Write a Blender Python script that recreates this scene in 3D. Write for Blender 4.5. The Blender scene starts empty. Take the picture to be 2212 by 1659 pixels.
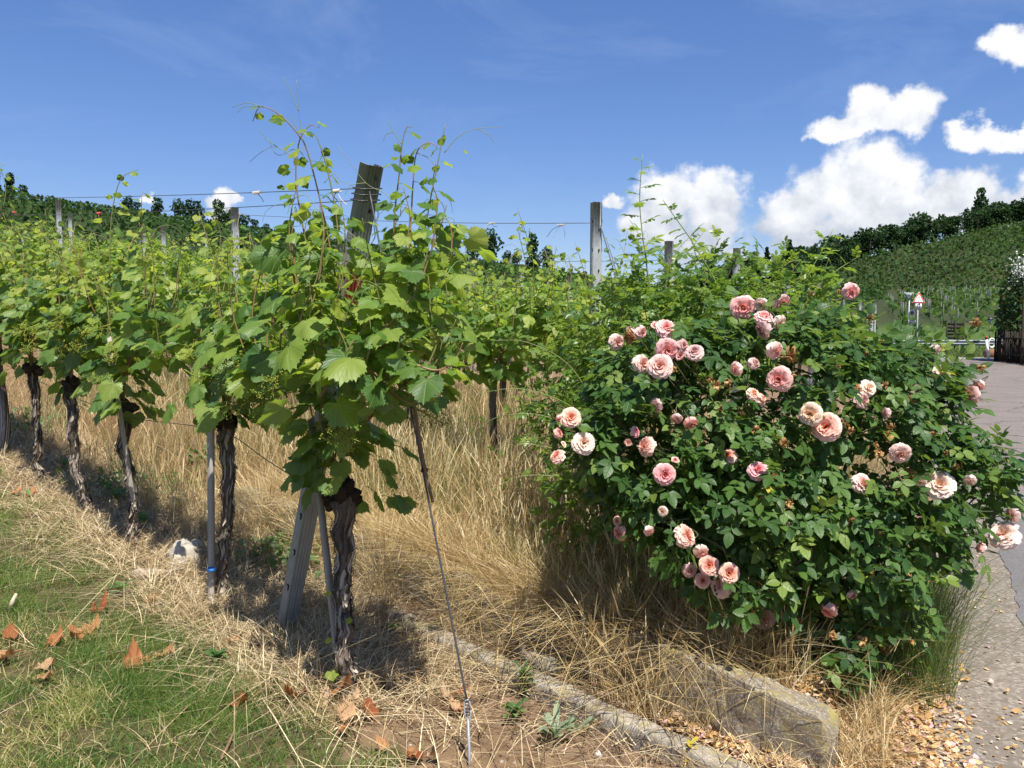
import bpy, math, numpy as np
from mathutils import Vector, Matrix, noise as mnoise

# ------------------------------------------------------------------ camera, sky, sun, exposure
scene = bpy.context.scene
col = scene.collection
R = math.radians
CAM_H, PITCH, FPX, CU, CV = 1.6, R(4.1), 1784.0, 1106.0, 829.5
cam_data = bpy.data.cameras.new("camera")
cam_data.sensor_width = 36.0
cam_data.lens = FPX / 2212.0 * 36.0
cam_data.clip_start = 0.05
cam_data.clip_end = 6000
cam = bpy.data.objects.new("camera", cam_data)
cam.location = (0, 0, CAM_H)
cam.rotation_euler = (R(90) - PITCH, 0, 0)
col.objects.link(cam)
scene.camera = cam

SUN_AZ = (0.32, -0.947)          # horizontal direction towards the sun
SUN_EL = 62.0
SKY_STRENGTH = 0.066
SUN_STRENGTH = 4.8
EXPOSURE = 0.8
vs = scene.view_settings
scene.display_settings.display_device = 'sRGB'
vs.view_transform = 'Standard'
vs.look = 'None'
vs.gamma = 1.0
vs.exposure = EXPOSURE
vs.use_curve_mapping = False
scene.render.film_transparent = False
scene.cycles.use_denoising = True
scene.cycles.max_bounces = 8
scene.cycles.transmission_bounces = 6
scene.cycles.diffuse_bounces = 4
scene.cycles.caustics_reflective = False
scene.cycles.caustics_refractive = False
scene.cycles.sample_clamp_indirect = 6.0


def ray(u, v):
    a = (u - CU) / FPX
    b = (CV - v) / FPX
    return np.array([a, math.cos(PITCH) + b * math.sin(PITCH), -math.sin(PITCH) + b * math.cos(PITCH)])


def at(u, v, y):
    """the point of the place seen at (u, v) of a 2212 px wide copy of the photo, y metres ahead"""
    r = ray(u, v)
    p = r * (y / r[1])
    return np.array([p[0], p[1], p[2] + CAM_H])


class NT:
    """small helper for node trees"""
    def __init__(self, tree):
        self.t = tree
        self.n = tree.nodes
        self.l = tree.links

    def new(self, kind, **kw):
        nd = self.n.new(kind)
        for k, val in kw.items():
            setattr(nd, k, val)
        return nd

    def put(self, sock, val):
        if hasattr(val, 'is_output'):
            self.l.new(val, sock)
        elif val is not None:
            if isinstance(val, (tuple, list)) and len(val) == 3 and sock.type == 'RGBA':
                val = (*val, 1.0)
            sock.default_value = val

    def math(self, op, a, b=None, c=None, clamp=False):
        nd = self.new('ShaderNodeMath', operation=op, use_clamp=clamp)
        self.put(nd.inputs[0], a)
        if b is not None:
            self.put(nd.inputs[1], b)
        if c is not None:
            self.put(nd.inputs[2], c)
        return nd.outputs[0]

    def vmath(self, op, a, b=None, scale=None):
        nd = self.new('ShaderNodeVectorMath', operation=op)
        self.put(nd.inputs[0], a)
        if b is not None:
            self.put(nd.inputs[1], b)
        if scale is not None:
            self.put(nd.inputs['Scale'], scale)
        return nd.outputs['Value'] if op in ('LENGTH', 'DOT_PRODUCT', 'DISTANCE') else nd.outputs['Vector']

    def mix(self, fac, a, b, blend='MIX'):
        nd = self.new('ShaderNodeMix', data_type='RGBA', blend_type=blend)
        self.put(nd.inputs[0], fac)
        self.put(nd.inputs[6], a)
        self.put(nd.inputs[7], b)
        return nd.outputs[2]

    def maprange(self, v, a, b, c=0.0, d=1.0, smooth=False):
        nd = self.new('ShaderNodeMapRange')
        nd.interpolation_type = 'SMOOTHSTEP' if smooth else 'LINEAR'
        nd.clamp = True
        self.put(nd.inputs[0], v)
        for i, x in zip((1, 2, 3, 4), (a, b, c, d)):
            self.put(nd.inputs[i], x)
        return nd.outputs[0]

    def noise(self, vec, scale, detail=4.0, rough=0.55, out='Fac', dist=0.0):
        nd = self.new('ShaderNodeTexNoise')
        self.put(nd.inputs['Vector'], vec)
        nd.inputs['Scale'].default_value = scale
        nd.inputs['Detail'].default_value = detail
        nd.inputs['Roughness'].default_value = rough
        nd.inputs['Distortion'].default_value = dist
        return nd.outputs[out]

    def voronoi(self, vec, scale, out='Distance', feature='F1'):
        nd = self.new('ShaderNodeTexVoronoi')
        nd.feature = feature
        self.put(nd.inputs['Vector'], vec)
        nd.inputs['Scale'].default_value = scale
        return nd.outputs[out]

    def attr(self, name, out='Fac', kind='GEOMETRY'):
        nd = self.new('ShaderNodeAttribute', attribute_name=name)
        nd.attribute_type = kind
        return nd.outputs[out]

    def ramp(self, fac, stops):
        nd = self.new('ShaderNodeValToRGB')
        e = nd.color_ramp.elements
        while len(e) < len(stops):
            e.new(0.5)
        for el, (p, c) in zip(e, stops):
            el.position = p
            el.color = (*c, 1.0)
        self.put(nd.inputs[0], fac)
        return nd.outputs[0]

    def bump(self, h, strength=0.3, dist=0.01, normal=None):
        nd = self.new('ShaderNodeBump')
        nd.inputs['Strength'].default_value = strength
        nd.inputs['Distance'].default_value = dist
        self.put(nd.inputs['Height'], h)
        if normal is not None:
            self.put(nd.inputs['Normal'], normal)
        return nd.outputs[0]

    def sep(self, vec):
        nd = self.new('ShaderNodeSeparateXYZ')
        self.put(nd.inputs[0], vec)
        return nd.outputs

    def comb(self, x, y, z):
        nd = self.new('ShaderNodeCombineXYZ')
        for i, q in enumerate((x, y, z)):
            self.put(nd.inputs[i], q)
        return nd.outputs[0]


# ------------------------------------------------------------------ world
def az_el(u, v):
    r = ray(u, v)
    r = r / np.linalg.norm(r)
    return math.atan2(r[0], r[1]), math.asin(r[2])


world = bpy.data.worlds.new("World")
scene.world = world
world.use_nodes = True
w = NT(world.node_tree)
w.n.clear()
sky = w.new('ShaderNodeTexSky', sky_type='NISHITA')
sky.sun_disc = False
sky.sun_elevation = R(SUN_EL)
sky.sun_rotation = math.atan2(SUN_AZ[0], SUN_AZ[1])
sky.altitude = 300
sky.air_density = 1.0
sky.dust_density = 0.25
sky.ozone_density = 3.2
tc = w.new('ShaderNodeTexCoord')
dx, dy, dz = w.sep(tc.outputs['Generated'])[:3]
AZ = w.math('ARCTAN2', dx, dy)
EL = w.math('ARCSINE', dz)
P2 = w.comb(AZ, EL, 0.0)
warp_v = w.noise(P2, 22.0, 6.0, 0.62, out='Color')
warp = w.vmath('SCALE', w.vmath('SUBTRACT', warp_v, (0.5, 0.5, 0.5)), scale=0.055)
PW = w.vmath('ADD', P2, warp)
# cumulus puffs in view: (u, v, radius across, radius up)
PUFFS = [
    (1450, 440, 95, 85), (1540, 450, 85, 85), (1400, 490, 70, 60), (1500, 520, 90, 50), (1315, 433, 34, 22),
    (1700, 470, 75, 55), (1790, 420, 95, 80), (1880, 385, 95, 95), (1930, 430, 80, 90), (1840, 490, 130, 60), (1740, 510, 100, 40),
    (1960, 480, 90, 50), (2080, 420, 90, 60), (2160, 440, 75, 50), (2090, 470, 110, 40), (2260, 430, 90, 50),
    (1560, 545, 45, 26), (1650, 560, 60, 26),
    (1890, 225, 65, 40), (1830, 262, 80, 34), (1960, 240, 70, 44), (1910, 262, 95, 30), (1790, 280, 45, 22),
    (2070, 290, 50, 28), (2150, 298, 60, 26), (2205, 295, 45, 22),
    (2175, 95, 50, 34), (2215, 110, 60, 40),
    (475, 440, 34, 28), (320, 437, 14, 9), (505, 430, 20, 12), (480, 462, 36, 22),
]
field = None
shade = None
for (pu, pv, pr, ph) in PUFFS:
    a0, e0 = az_el(pu, pv)
    ra, re = pr / FPX * 1.02, ph / FPX * 1.03
    dvec = w.vmath('MULTIPLY', w.vmath('SUBTRACT', PW, (a0, e0, 0.0)), (1.0 / ra, 1.0 / re, 0.0))
    g = w.math('SUBTRACT', 1.0, w.vmath('LENGTH', dvec))
    lit = w.sep(dvec)[1]
    field = g if field is None else w.math('SMOOTH_MAX', field, g, 0.18)
# cumulus as in view carried round the unseen sky, cover raised to lift shade
other = w.noise(P2, 3.2, 3.0, 0.5)
az_abs = w.math('ABSOLUTE', AZ)
band = w.math('MULTIPLY', w.maprange(EL, 0.05, 0.13, 0, 1), w.maprange(EL, 0.75, 0.45, 0, 1))
outside = w.maprange(az_abs, 0.66, 0.8, 0, 1)
cover = w.math('MULTIPLY', band, outside)
og = w.math('ADD', w.math('MULTIPLY', w.math('MULTIPLY', w.math('SUBTRACT', other, 0.52), 6.0), cover), w.math('MULTIPLY', w.math('SUBTRACT', cover, 1.0), 3.0))
field = w.math('MAXIMUM', field, og)
fine = w.noise(P2, 26.0, 8.0, 0.55)
fine2 = w.noise(w.vmath('ADD', P2, (-0.010, -0.014, 0.0)), 26.0, 8.0, 0.55)
dens = w.math('ADD', field, w.math('MULTIPLY', w.math('SUBTRACT', fine, 0.5), 1.25))
alpha = w.maprange(dens, 0.0, 0.46, 0.0, 1.0, smooth=True)
# cloud brightness: thick tops bright, bases and hollows grey
relief = w.math('MULTIPLY', w.math('SUBTRACT', fine, fine2), 0.8)
base_h = w.maprange(EL, az_el(1106, 560)[1], az_el(1106, 380)[1], 0.0, 1.0)
soft = w.noise(P2, 16.0, 3.0, 0.5)
brt = w.math('ADD', w.math('ADD', w.math('MULTIPLY', base_h, 0.42), 0.58), relief)
brt = w.math('ADD', brt, w.math('MULTIPLY', w.math('SUBTRACT', soft, 0.5), 0.40))
brt = w.math('MINIMUM', w.math('MAXIMUM', brt, 0.45), 1.12)
ccol = w.mix(w.maprange(brt, 0.55, 1.0), (4.9, 5.4, 6.3), (9.0, 9.05, 9.2))
# thin cirrus veil
cir = w.noise(w.vmath('MULTIPLY', P2, (1.0, 2.6, 1.0)), 3.4, 7.0, 0.62, dist=0.6)
cirf = w.math('MULTIPLY', w.maprange(cir, 0.50, 0.85, 0.0, 0.26), w.maprange(EL, 0.1, 0.3, 0.25, 1))
hs = w.new('ShaderNodeHueSaturation')
hs.inputs['Saturation'].default_value = 1.16
w.l.new(sky.outputs[0], hs.inputs['Color'])
skt = w.vmath('MULTIPLY', hs.outputs[0], (1.03, 0.98, 1.16))
skt = w.vmath('SCALE', skt, scale=w.maprange(EL, 0.02, 0.55, 0.90, 1.22))
skyc = w.mix(cirf, skt, (5.6, 6.4, 7.8))
final = w.mix(w.math('MULTIPLY', alpha, 0.97), skyc, ccol)
bg = w.new('ShaderNodeBackground')
w.put(bg.inputs['Color'], final)
bg.inputs['Strength'].default_value = SKY_STRENGTH
wo = w.new('ShaderNodeOutputWorld')
w.l.new(bg.outputs[0], wo.inputs[0])

sun_data = bpy.data.lights.new("sun", 'SUN')
sun_data.energy = SUN_STRENGTH
sun_data.angle = R(0.5)
sun_data.color = (1.0, 0.955, 0.88)
sun = bpy.data.objects.new("sun", sun_data)
sd = Vector((SUN_AZ[0] * math.cos(R(SUN_EL)), SUN_AZ[1] * math.cos(R(SUN_EL)), math.sin(R(SUN_EL)))).normalized()
sun.rotation_euler = (-sd).to_track_quat('-Z', 'Y').to_euler()
sun.location = (4, -8, 20)
col.objects.link(sun)

# ------------------------------------------------------------------ numpy helpers
def rng_of(seed):
    return np.random.default_rng(seed)


def unit(v):
    v = np.asarray(v, float)
    return v / np.maximum(np.linalg.norm(v, axis=-1, keepdims=True), 1e-9)


def vnoise(x, y, seed=0):
    """smooth 2-D value noise in 0..1"""
    xi = np.floor(x).astype(np.int64)
    yi = np.floor(y).astype(np.int64)
    fx, fy = x - xi, y - yi
    fx = fx * fx * (3 - 2 * fx)
    fy = fy * fy * (3 - 2 * fy)

    def h(a, b):
        n = (a * 374761393 + b * 668265263 + seed * 974634777) & 0x7fffffff
        n = ((n ^ (n >> 13)) * 1274126177) & 0x7fffffff
        return ((n ^ (n >> 16)) & 0xffff) / 65535.0
    return (h(xi, yi) * (1 - fx) + h(xi + 1, yi) * fx) * (1 - fy) + (h(xi, yi + 1) * (1 - fx) + h(xi + 1, yi + 1) * fx) * fy


def fbm(x, y, seed=0, octs=4):
    s, a, t = 0, 1.0, 0
    for o in range(octs):
        s = s + a * vnoise(x * 2 ** o, y * 2 ** o, seed + o * 17)
        t += a
        a *= 0.5
    return s / t


def sstep(e0, e1, x):
    t = np.clip((x - e0) / (e1 - e0), 0, 1)
    return t * t * (3 - 2 * t)


def mesh_np(name, V, F, mats=None, attrs=None, smooth=True, fmat=None, vattrs=None):
    """mesh from arrays: V (n,3), F (m,3) triangles"""
    V = np.asarray(V, np.float32)
    F = np.asarray(F, np.int32)
    me = bpy.data.meshes.new(name)
    me.vertices.add(len(V))
    me.vertices.foreach_set('co', V.ravel())
    me.loops.add(len(F) * 3)
    me.loops.foreach_set('vertex_index', F.ravel())
    me.polygons.add(len(F))
    me.polygons.foreach_set('loop_start', np.arange(0, len(F) * 3, 3, dtype=np.int32))
    me.polygons.foreach_set('loop_total', np.full(len(F), 3, np.int32))
    if smooth:
        me.polygons.foreach_set('use_smooth', np.ones(len(F), bool))
    if fmat is not None:
        me.polygons.foreach_set('material_index', np.asarray(fmat, np.int32))
    for k, a in (attrs or {}).items():
        at_ = me.attributes.new(k, 'FLOAT', 'POINT')
        at_.data.foreach_set('value', np.asarray(a, np.float32).ravel())
    for k, a in (vattrs or {}).items():
        at_ = me.attributes.new(k, 'FLOAT_VECTOR', 'POINT')
        at_.data.foreach_set('vector', np.asarray(a, np.float32).ravel())
    me.update(calc_edges=True)
    for m in (mats if isinstance(mats, (list, tuple)) else [mats]):
        if m is not None:
            me.materials.append(m)
    return me


def link(name, me, parent=None):
    o = bpy.data.objects.new(name, me)
    col.objects.link(o)
    if parent is not None:
        o.parent = parent
    return o


def tag(o, label=None, cat=None, group=None, kind=None):
    for k, val in (('label', label), ('category', cat), ('group', group), ('kind', kind)):
        if val:
            o[k] = val
    return o


def thing(name, loc, label, cat, group=None, rotz=0.0):
    o = bpy.data.objects.new(name, None)
    o.empty_display_size = 0.2
    o.location = [float(q) for q in loc]
    o.rotation_euler = (0, 0, rotz)
    col.objects.link(o)
    return tag(o, label, cat, group)


class Geo:
    """collects triangles, then becomes ONE mesh object"""
    def __init__(self):
        self.V, self.F, self.A, self.L = [], [], [], []
        self.n = 0

    def add(self, V, F, rnd=0.0, luv=None):
        V = np.asarray(V, float)
        F = np.asarray(F, int)
        self.V.append(V)
        self.F.append(F + self.n)
        self.A.append(np.full(len(V), rnd) if np.isscalar(rnd) else np.asarray(rnd, float))
        self.L.append(np.zeros((len(V), 3)) if luv is None else np.asarray(luv, float))
        self.n += len(V)
        return self

    def box(self, c, size, rot=None, rnd=0.0, taper=1.0):
        sx, sy, sz = [q / 2 for q in size]
        v = np.array([[-sx, -sy, -sz], [sx, -sy, -sz], [sx, sy, -sz], [-sx, sy, -sz], [-sx * taper, -sy * taper, sz], [sx * taper, -sy * taper, sz], [sx * taper, sy * taper, sz], [-sx * taper, sy * taper, sz]])
        if rot is not None:
            v = v @ np.asarray(rot, float).T
        f = [[0, 2, 1], [0, 3, 2], [4, 5, 6], [4, 6, 7], [0, 1, 5], [0, 5, 4], [1, 2, 6], [1, 6, 5], [2, 3, 7], [2, 7, 6], [3, 0, 4], [3, 4, 7]]
        return self.add(v + np.asarray(c, float), f, rnd)

    def tube(self, path, radii, seg=8, rnd=0.0, rough=0.0, seed=0, caps=True, along=0.0):
        V, F, L = tube_np(path, radii, seg, rough, seed, caps, along)
        return self.add(V, F, rnd, L)

    def arrays(self):
        return np.concatenate(self.V), np.concatenate(self.F), np.concatenate(self.A), np.concatenate(self.L)

    def build(self, name, mat, parent=None, smooth=True, origin=None):
        V, F, A, L = self.arrays()
        if origin is not None:
            V = V - np.asarray(origin)
        me = mesh_np(name, V, F, mat, {'rnd': A}, smooth, vattrs={'luv': L})
        return link(name, me, parent)


def tube_np(path, radii, seg=8, rough=0.0, seed=0, caps=True, along=0.0):
    P = np.asarray(path, float)
    n = len(P)
    r = np.full(n, radii, float) if np.isscalar(radii) else np.asarray(radii, float)
    T = unit(np.gradient(P, axis=0))
    ref = np.array([0.0, 0, 1]) if abs(T[0][2]) < 0.9 else np.array([1.0, 0, 0])
    u = unit(np.cross(T[0], ref))
    ang = np.linspace(0, 2 * math.pi, seg, endpoint=False)
    V = np.zeros((n, seg, 3))
    L = np.zeros((n, seg, 3))
    dist = 0.0
    rg = rng_of(seed)
    for i in range(n):
        u = unit(u - T[i] * np.dot(u, T[i]))
        b = np.cross(T[i], u)
        rr = np.full(seg, r[i])
        if rough:
            if i == 0:
                ph = rg.random(6) * 6.28
            rr = rr * (1 + rough * (np.sin(ang * 3 + ph[0] + i * along) * 0.5 + np.sin(ang * 5 + ph[1] - i * along * 0.7) * 0.35 + rg.normal(0, 0.35, seg)))
        V[i] = P[i] + rr[:, None] * (np.cos(ang)[:, None] * u + np.sin(ang)[:, None] * b)
        if i:
            dist += np.linalg.norm(P[i] - P[i - 1])
        L[i, :, 0] = ang / 6.2832
        L[i, :, 1] = dist
    idx = np.arange(n * seg).reshape(n, seg)
    a, b_ = idx[:-1], np.roll(idx[:-1], -1, 1)
    c, d_ = idx[1:], np.roll(idx[1:], -1, 1)
    F = np.concatenate([np.stack([a, b_, d_], -1).reshape(-1, 3), np.stack([a, d_, c], -1).reshape(-1, 3)])
    V = V.reshape(-1, 3)
    L = L.reshape(-1, 3)
    if caps and seg > 2:
        V = np.concatenate([V, P[:1], P[-1:]])
        L = np.concatenate([L, [[0, 0, 0]], [[0, dist, 0]]])
        s, e = len(V) - 2, len(V) - 1
        k = np.arange(seg)
        F = np.concatenate([F, np.stack([np.full(seg, s), (k + 1) % seg, k], -1), np.stack([np.full(seg, e), idx[-1][k], idx[-1][(k + 1) % seg]], -1)])
    return V, F, L


def bez(pts, n):
    """smooth curve through points (Catmull-Rom), n samples"""
    P = np.asarray(pts, float)
    if len(P) == 2:
        t = np.linspace(0, 1, n)[:, None]
        return P[0] * (1 - t) + P[1] * t
    Q = np.concatenate([[2 * P[0] - P[1]], P, [2 * P[-1] - P[-2]]])
    out = []
    for t in np.linspace(0, len(P) - 1, n):
        i = min(int(t), len(P) - 2)
        f = t - i
        a, b, c, d = Q[i], Q[i + 1], Q[i + 2], Q[i + 3]
        out.append(0.5 * ((2 * b) + (-a + c) * f + (2 * a - 5 * b + 4 * c - d) * f * f + (-a + 3 * b - 3 * c + d) * f ** 3))
    return np.array(out)


def frames(t, nrm):
    """(N,3,3) matrices whose columns are x, y=t, z=normal"""
    t = unit(t)
    x = unit(np.cross(t, nrm))
    z = np.cross(x, t)
    return np.stack([x, t, z], -1)


def scatter(name, variants, pos, M, scale, mat, rnd, parent=None, origin=None, rs=None):
    """many copies of small shapes joined into one mesh; variants: [(V, F, luv)]"""
    N = len(pos)
    which = (rs or rng_of(5)).integers(0, len(variants), N)
    Vs, Fs, As, Ls, n = [], [], [], [], 0
    for k, (v, f, l) in enumerate(variants):
        m = np.where(which == k)[0]
        if not len(m):
            continue
        vv = np.einsum('nij,kj->nki', M[m], v) * scale[m][:, None, None] + pos[m][:, None, :]
        Vs.append(vv.reshape(-1, 3))
        Fs.append((f[None] + (np.arange(len(m)) * len(v))[:, None, None] + n).reshape(-1, 3))
        As.append(np.repeat(rnd[m], len(v)))
        Ls.append(np.tile(l, (len(m), 1)))
        n += len(m) * len(v)
    V = np.concatenate(Vs)
    if origin is not None:
        V = V - np.asarray(origin)
    me = mesh_np(name, V, np.concatenate(Fs), mat, {'rnd': np.concatenate(As)}, True, vattrs={'luv': np.concatenate(Ls)})
    return link(name, me, parent)


# ------------------------------------------------------------------ the lie of the land
P0 = np.array([-0.714, 3.475])          # foot of the first vine
DR = np.array([-0.697, 0.717])          # along the vine rows, uphill
NR = np.array([0.717, 0.697])           # across the rows
RP, NL = np.array([2.0, 3.57]), np.array([-0.893, 0.45])   # left edge of the road and the way up from it
RD = np.array([0.45, 0.893])            # along the road


def sc_of(x, y):
    return (x - P0[0]) * DR[0] + (y - P0[1]) * DR[1], (x - P0[0]) * NR[0] + (y - P0[1]) * NR[1]


def xy_of(s, c):
    return np.array([P0[0] + s * DR[0] + c * NR[0], P0[1] + s * DR[1] + c * NR[1]])


def q_of(x, y):
    return (x - RP[0]) * NL[0] + (y - RP[1]) * NL[1]


def slope(s):
    s = np.asarray(s, float)
    up = np.where(s < 18, 0.05 * s + 0.003 * s * s, np.where(s < 45, 1.872 + 0.06 * (s - 18), 3.492 + 0.1753 * (s - 45)))
    return np.where(s < 0, np.maximum(0.02 * s, -0.06), up)


E_R = np.array([0.386, 0.922])


def ground_z(x, y):
    x = np.asarray(x, float)
    y = np.asarray(y, float)
    s, c = sc_of(x, y)
    q = q_of(x, y)
    sq = (q - 2.38) / 0.945
    sqc = np.minimum(sq, 198.0)
    z = slope(sqc) - np.where(sq > 198, (sq - 198) * 0.02, 0)
    z = z - 0.06 * sstep(0.0, 0.5, c) * sstep(0.80, 0.74, c) * sstep(1.2, 0.0, s)
    z = z + 0.22 * sstep(0.93, 1.0, c) * sstep(0.42, 0.56, q)
    z = z * sstep(0.0, 0.9, q) * 1.0 + np.where(q < 0, 0, 0)
    # the hill beyond the end of the road
    e = x * E_R[0] + y * E_R[1]
    az = np.arctan2(x, np.maximum(y, 1e-3))
    m = sstep(0.10, 0.40, az)
    top = 300 + 140 * sstep(0.30, 0.62, az)
    ee = np.minimum(e, top)
    zr = 0.052 * np.maximum(0, ee - 58) + 0.172 * np.maximum(0, ee - 262)
    zr = zr * m
    far = sstep(40, 70, y)
    return np.where(y > 40, np.maximum(z, zr * far + z * 0.2 * far), z)


def hit(u, v):
    """where the line of sight through (u, v) meets the ground"""
    r = ray(u, v)
    z = 0.0
    for _ in range(30):
        t = (CAM_H - z) / max(-r[2], 1e-4)
        z = 0.5 * z + 0.5 * float(ground_z(r[0] * t, r[1] * t))
    return np.array([r[0] * t, r[1] * t, float(ground_z(r[0] * t, r[1] * t))])
# ------------------------------------------------------------------ materials
def new_mat(name):
    m = bpy.data.materials.new(name)
    m.use_nodes = True
    t = NT(m.node_tree)
    t.n.clear()
    out = t.new('ShaderNodeOutputMaterial')
    return m, t, out


def principled(t, color, rough=0.7, spec=0.3, normal=None, metallic=0.0):
    p = t.new('ShaderNodeBsdfPrincipled')
    t.put(p.inputs['Base Color'], color)
    t.put(p.inputs['Roughness'], rough)
    p.inputs['Specular IOR Level'].default_value = spec
    t.put(p.inputs['Metallic'], metallic)
    if normal is not None:
        t.l.new(normal, p.inputs['Normal'])
    return p.outputs[0]


def tint_value(t):
    r = t.math('ADD', t.attr('rnd'), t.new('ShaderNodeObjectInfo').outputs['Random'])
    return t.math('FRACT', r)


def leafy(name, stops, trans_col, trans=0.4, rough=0.42, spec=0.45, veins=None, spots=None, back=None):
    """thin leaf: stops = colour ramp over the random tint, light passes through"""
    m, t, out = new_mat(name)
    r = tint_value(t)
    c = t.ramp(r, stops)
    luv = t.attr('luv', 'Vector')
    nz = t.noise(luv, 5.0, 3.0, 0.6)
    c = t.mix(t.maprange(nz, 0.3, 0.7, 0.0, 0.35), c, t.mix(1.0, c, (0.55, 0.62, 0.5), 'MULTIPLY'))
    normal = None
    if veins:
        x, y, z = t.sep(luv)[:3]
        ax = t.math('ABSOLUTE', x)
        best = None
        for (vx, vy) in veins['main']:      # direction of a main vein, right half
            cr = t.math('ABSOLUTE', t.math('SUBTRACT', t.math('MULTIPLY', ax, vy), t.math('MULTIPLY', y, vx)))
            d = t.math('ADD', t.math('MULTIPLY', ax, vx), t.math('MULTIPLY', y, vy))
            line = t.math('MULTIPLY', t.maprange(cr, 0.004, 0.024, 1, 0), t.maprange(d, 0.0, 0.05, 0, 1))
            best = line if best is None else t.math('MAXIMUM', best, line)
        side = t.math('SINE', t.math('MULTIPLY', t.math('SUBTRACT', y, t.math('MULTIPLY', ax, veins['tilt'])), veins['freq']))
        side = t.maprange(side, 0.86, 1.0, 0, 0.55)
        best = t.math('MAXIMUM', best, side)
        c = t.mix(t.math('MULTIPLY', best, veins['fac']), c, veins['col'])
        normal = t.bump(t.math('SUBTRACT', t.math('MULTIPLY', nz, 0.5), best), 0.35, 0.004)
    if spots:
        sp = t.noise(luv, 14.0, 2.0, 0.5)
        c = t.mix(t.maprange(sp, 0.70, 0.78, 0, 0.7), c, spots)
    geo = t.new('ShaderNodeNewGeometry')
    if back is not None:
        c2 = t.mix(geo.outputs['Backfacing'], c, t.mix(back[1], c, back[0]))
    else:
        c2 = c
    p = principled(t, c2, rough, spec, normal)
    tr = t.new('ShaderNodeBsdfTranslucent')
    t.put(tr.inputs['Color'], t.mix(0.55, trans_col, t.mix(1.0, c, (3.0, 3.0, 2.0), 'MULTIPLY')))
    mx = t.new('ShaderNodeMixShader')
    mx.inputs[0].default_value = trans
    t.l.new(p, mx.inputs[1])
    t.l.new(tr.outputs[0], mx.inputs[2])
    t.l.new(mx.outputs[0], out.inputs[0])
    return m


def plain(name, stops, rough=0.8, spec=0.2, nscale=20.0, nvar=0.4, bump=0.0, bdist=0.005, coord='Object', trans=None, metallic=0.0, streak=None):
    """opaque stuff: tint ramp x noise"""
    m, t, out = new_mat(name)
    c = t.ramp(tint_value(t), stops)
    co = t.new('ShaderNodeTexCoord').outputs[coord]
    if streak:
        co = t.vmath('MULTIPLY', co, streak)
    n1 = t.noise(co, nscale, 6.0, 0.62)
    c = t.mix(t.maprange(n1, 0.25, 0.75, 0, nvar), c, t.mix(1.0, c, (0.42, 0.40, 0.38), 'MULTIPLY'))
    nb = t.bump(n1, bump, bdist) if bump else None
    s = principled(t, c, rough, spec, nb, metallic)
    if trans:
        tr = t.new('ShaderNodeBsdfTranslucent')
        t.put(tr.inputs['Color'], t.mix(0.5, c, trans[1]))
        mx = t.new('ShaderNodeMixShader')
        mx.inputs[0].default_value = trans[0]
        t.l.new(s, mx.inputs[1])
        t.l.new(tr.outputs[0], mx.inputs[2])
        s = mx.outputs[0]
    t.l.new(s, out.inputs[0])
    return m


VEINS = dict(main=[(0.0, 1.0), (0.64, 0.77), (0.96, 0.26), (0.80, -0.6)], tilt=0.75, freq=44.0, fac=0.42, col=(0.20, 0.27, 0.075))
M_VINE = leafy('vine_leaf', [(0.0, (0.040, 0.105, 0.022)), (0.35, (0.078, 0.155, 0.026)), (0.7, (0.135, 0.22, 0.034)), (1.0, (0.22, 0.28, 0.046))],
               (0.44, 0.54, 0.03), 0.36, 0.47, 0.42, VEINS, back=((0.13, 0.19, 0.09), 0.5))
M_VINE_YOUNG = leafy('young_vine_leaf', [(0.0, (0.17, 0.25, 0.04)), (0.5, (0.24, 0.31, 0.05)), (1.0, (0.34, 0.36, 0.07))],
                     (0.50, 0.55, 0.05), 0.45, 0.5, 0.35, VEINS)
M_VINE_FAR = leafy('vine_foliage', [(0.0, (0.045, 0.11, 0.022)), (0.4, (0.10, 0.19, 0.03)), (0.75, (0.18, 0.265, 0.042)), (1.0, (0.32, 0.37, 0.075))],
                   (0.46, 0.53, 0.04), 0.42, 0.5, 0.35)
M_ROSE = leafy('rose_leaf', [(0.0, (0.024, 0.066, 0.014)), (0.45, (0.046, 0.106, 0.021)), (0.8, (0.085, 0.158, 0.030)), (1.0, (0.16, 0.225, 0.042))],
               (0.30, 0.42, 0.035), 0.27, 0.44, 0.32, dict(main=[(0.0, 1.0)], tilt=0.8, freq=26.0, fac=0.30, col=(0.09, 0.16, 0.05)), back=((0.09, 0.14, 0.075), 0.5))
M_RAMBLER = leafy('rambler_leaf', [(0.0, (0.05, 0.115, 0.022)), (0.5, (0.10, 0.18, 0.03)), (1.0, (0.19, 0.255, 0.045))],
                  (0.38, 0.48, 0.04), 0.38, 0.38, 0.45)
M_YELLOW = leafy('yellowed_leaf', [(0.0, (0.35, 0.28, 0.03)), (1.0, (0.5, 0.42, 0.06))], (0.6, 0.5, 0.06), 0.3)
M_TREE = leafy('tree_foliage', [(0.0, (0.012, 0.036, 0.012)), (0.6, (0.022, 0.056, 0.016)), (1.0, (0.04, 0.082, 0.022))], (0.10, 0.17, 0.03), 0.22, 0.6, 0.2)
M_CONIFER = leafy('conifer_needles', [(0.0, (0.008, 0.024, 0.012)), (1.0, (0.016, 0.04, 0.016))], (0.04, 0.08, 0.02), 0.12, 0.7, 0.2)
M_HILLVINE = leafy('hill_vine_foliage', [(0.0, (0.026, 0.060, 0.015)), (0.6, (0.042, 0.085, 0.020)), (1.0, (0.062, 0.105, 0.026))], (0.10, 0.16, 0.02), 0.22, 0.7, 0.15)  # low albedo puts cloud shade over the far slope into the colour
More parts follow.
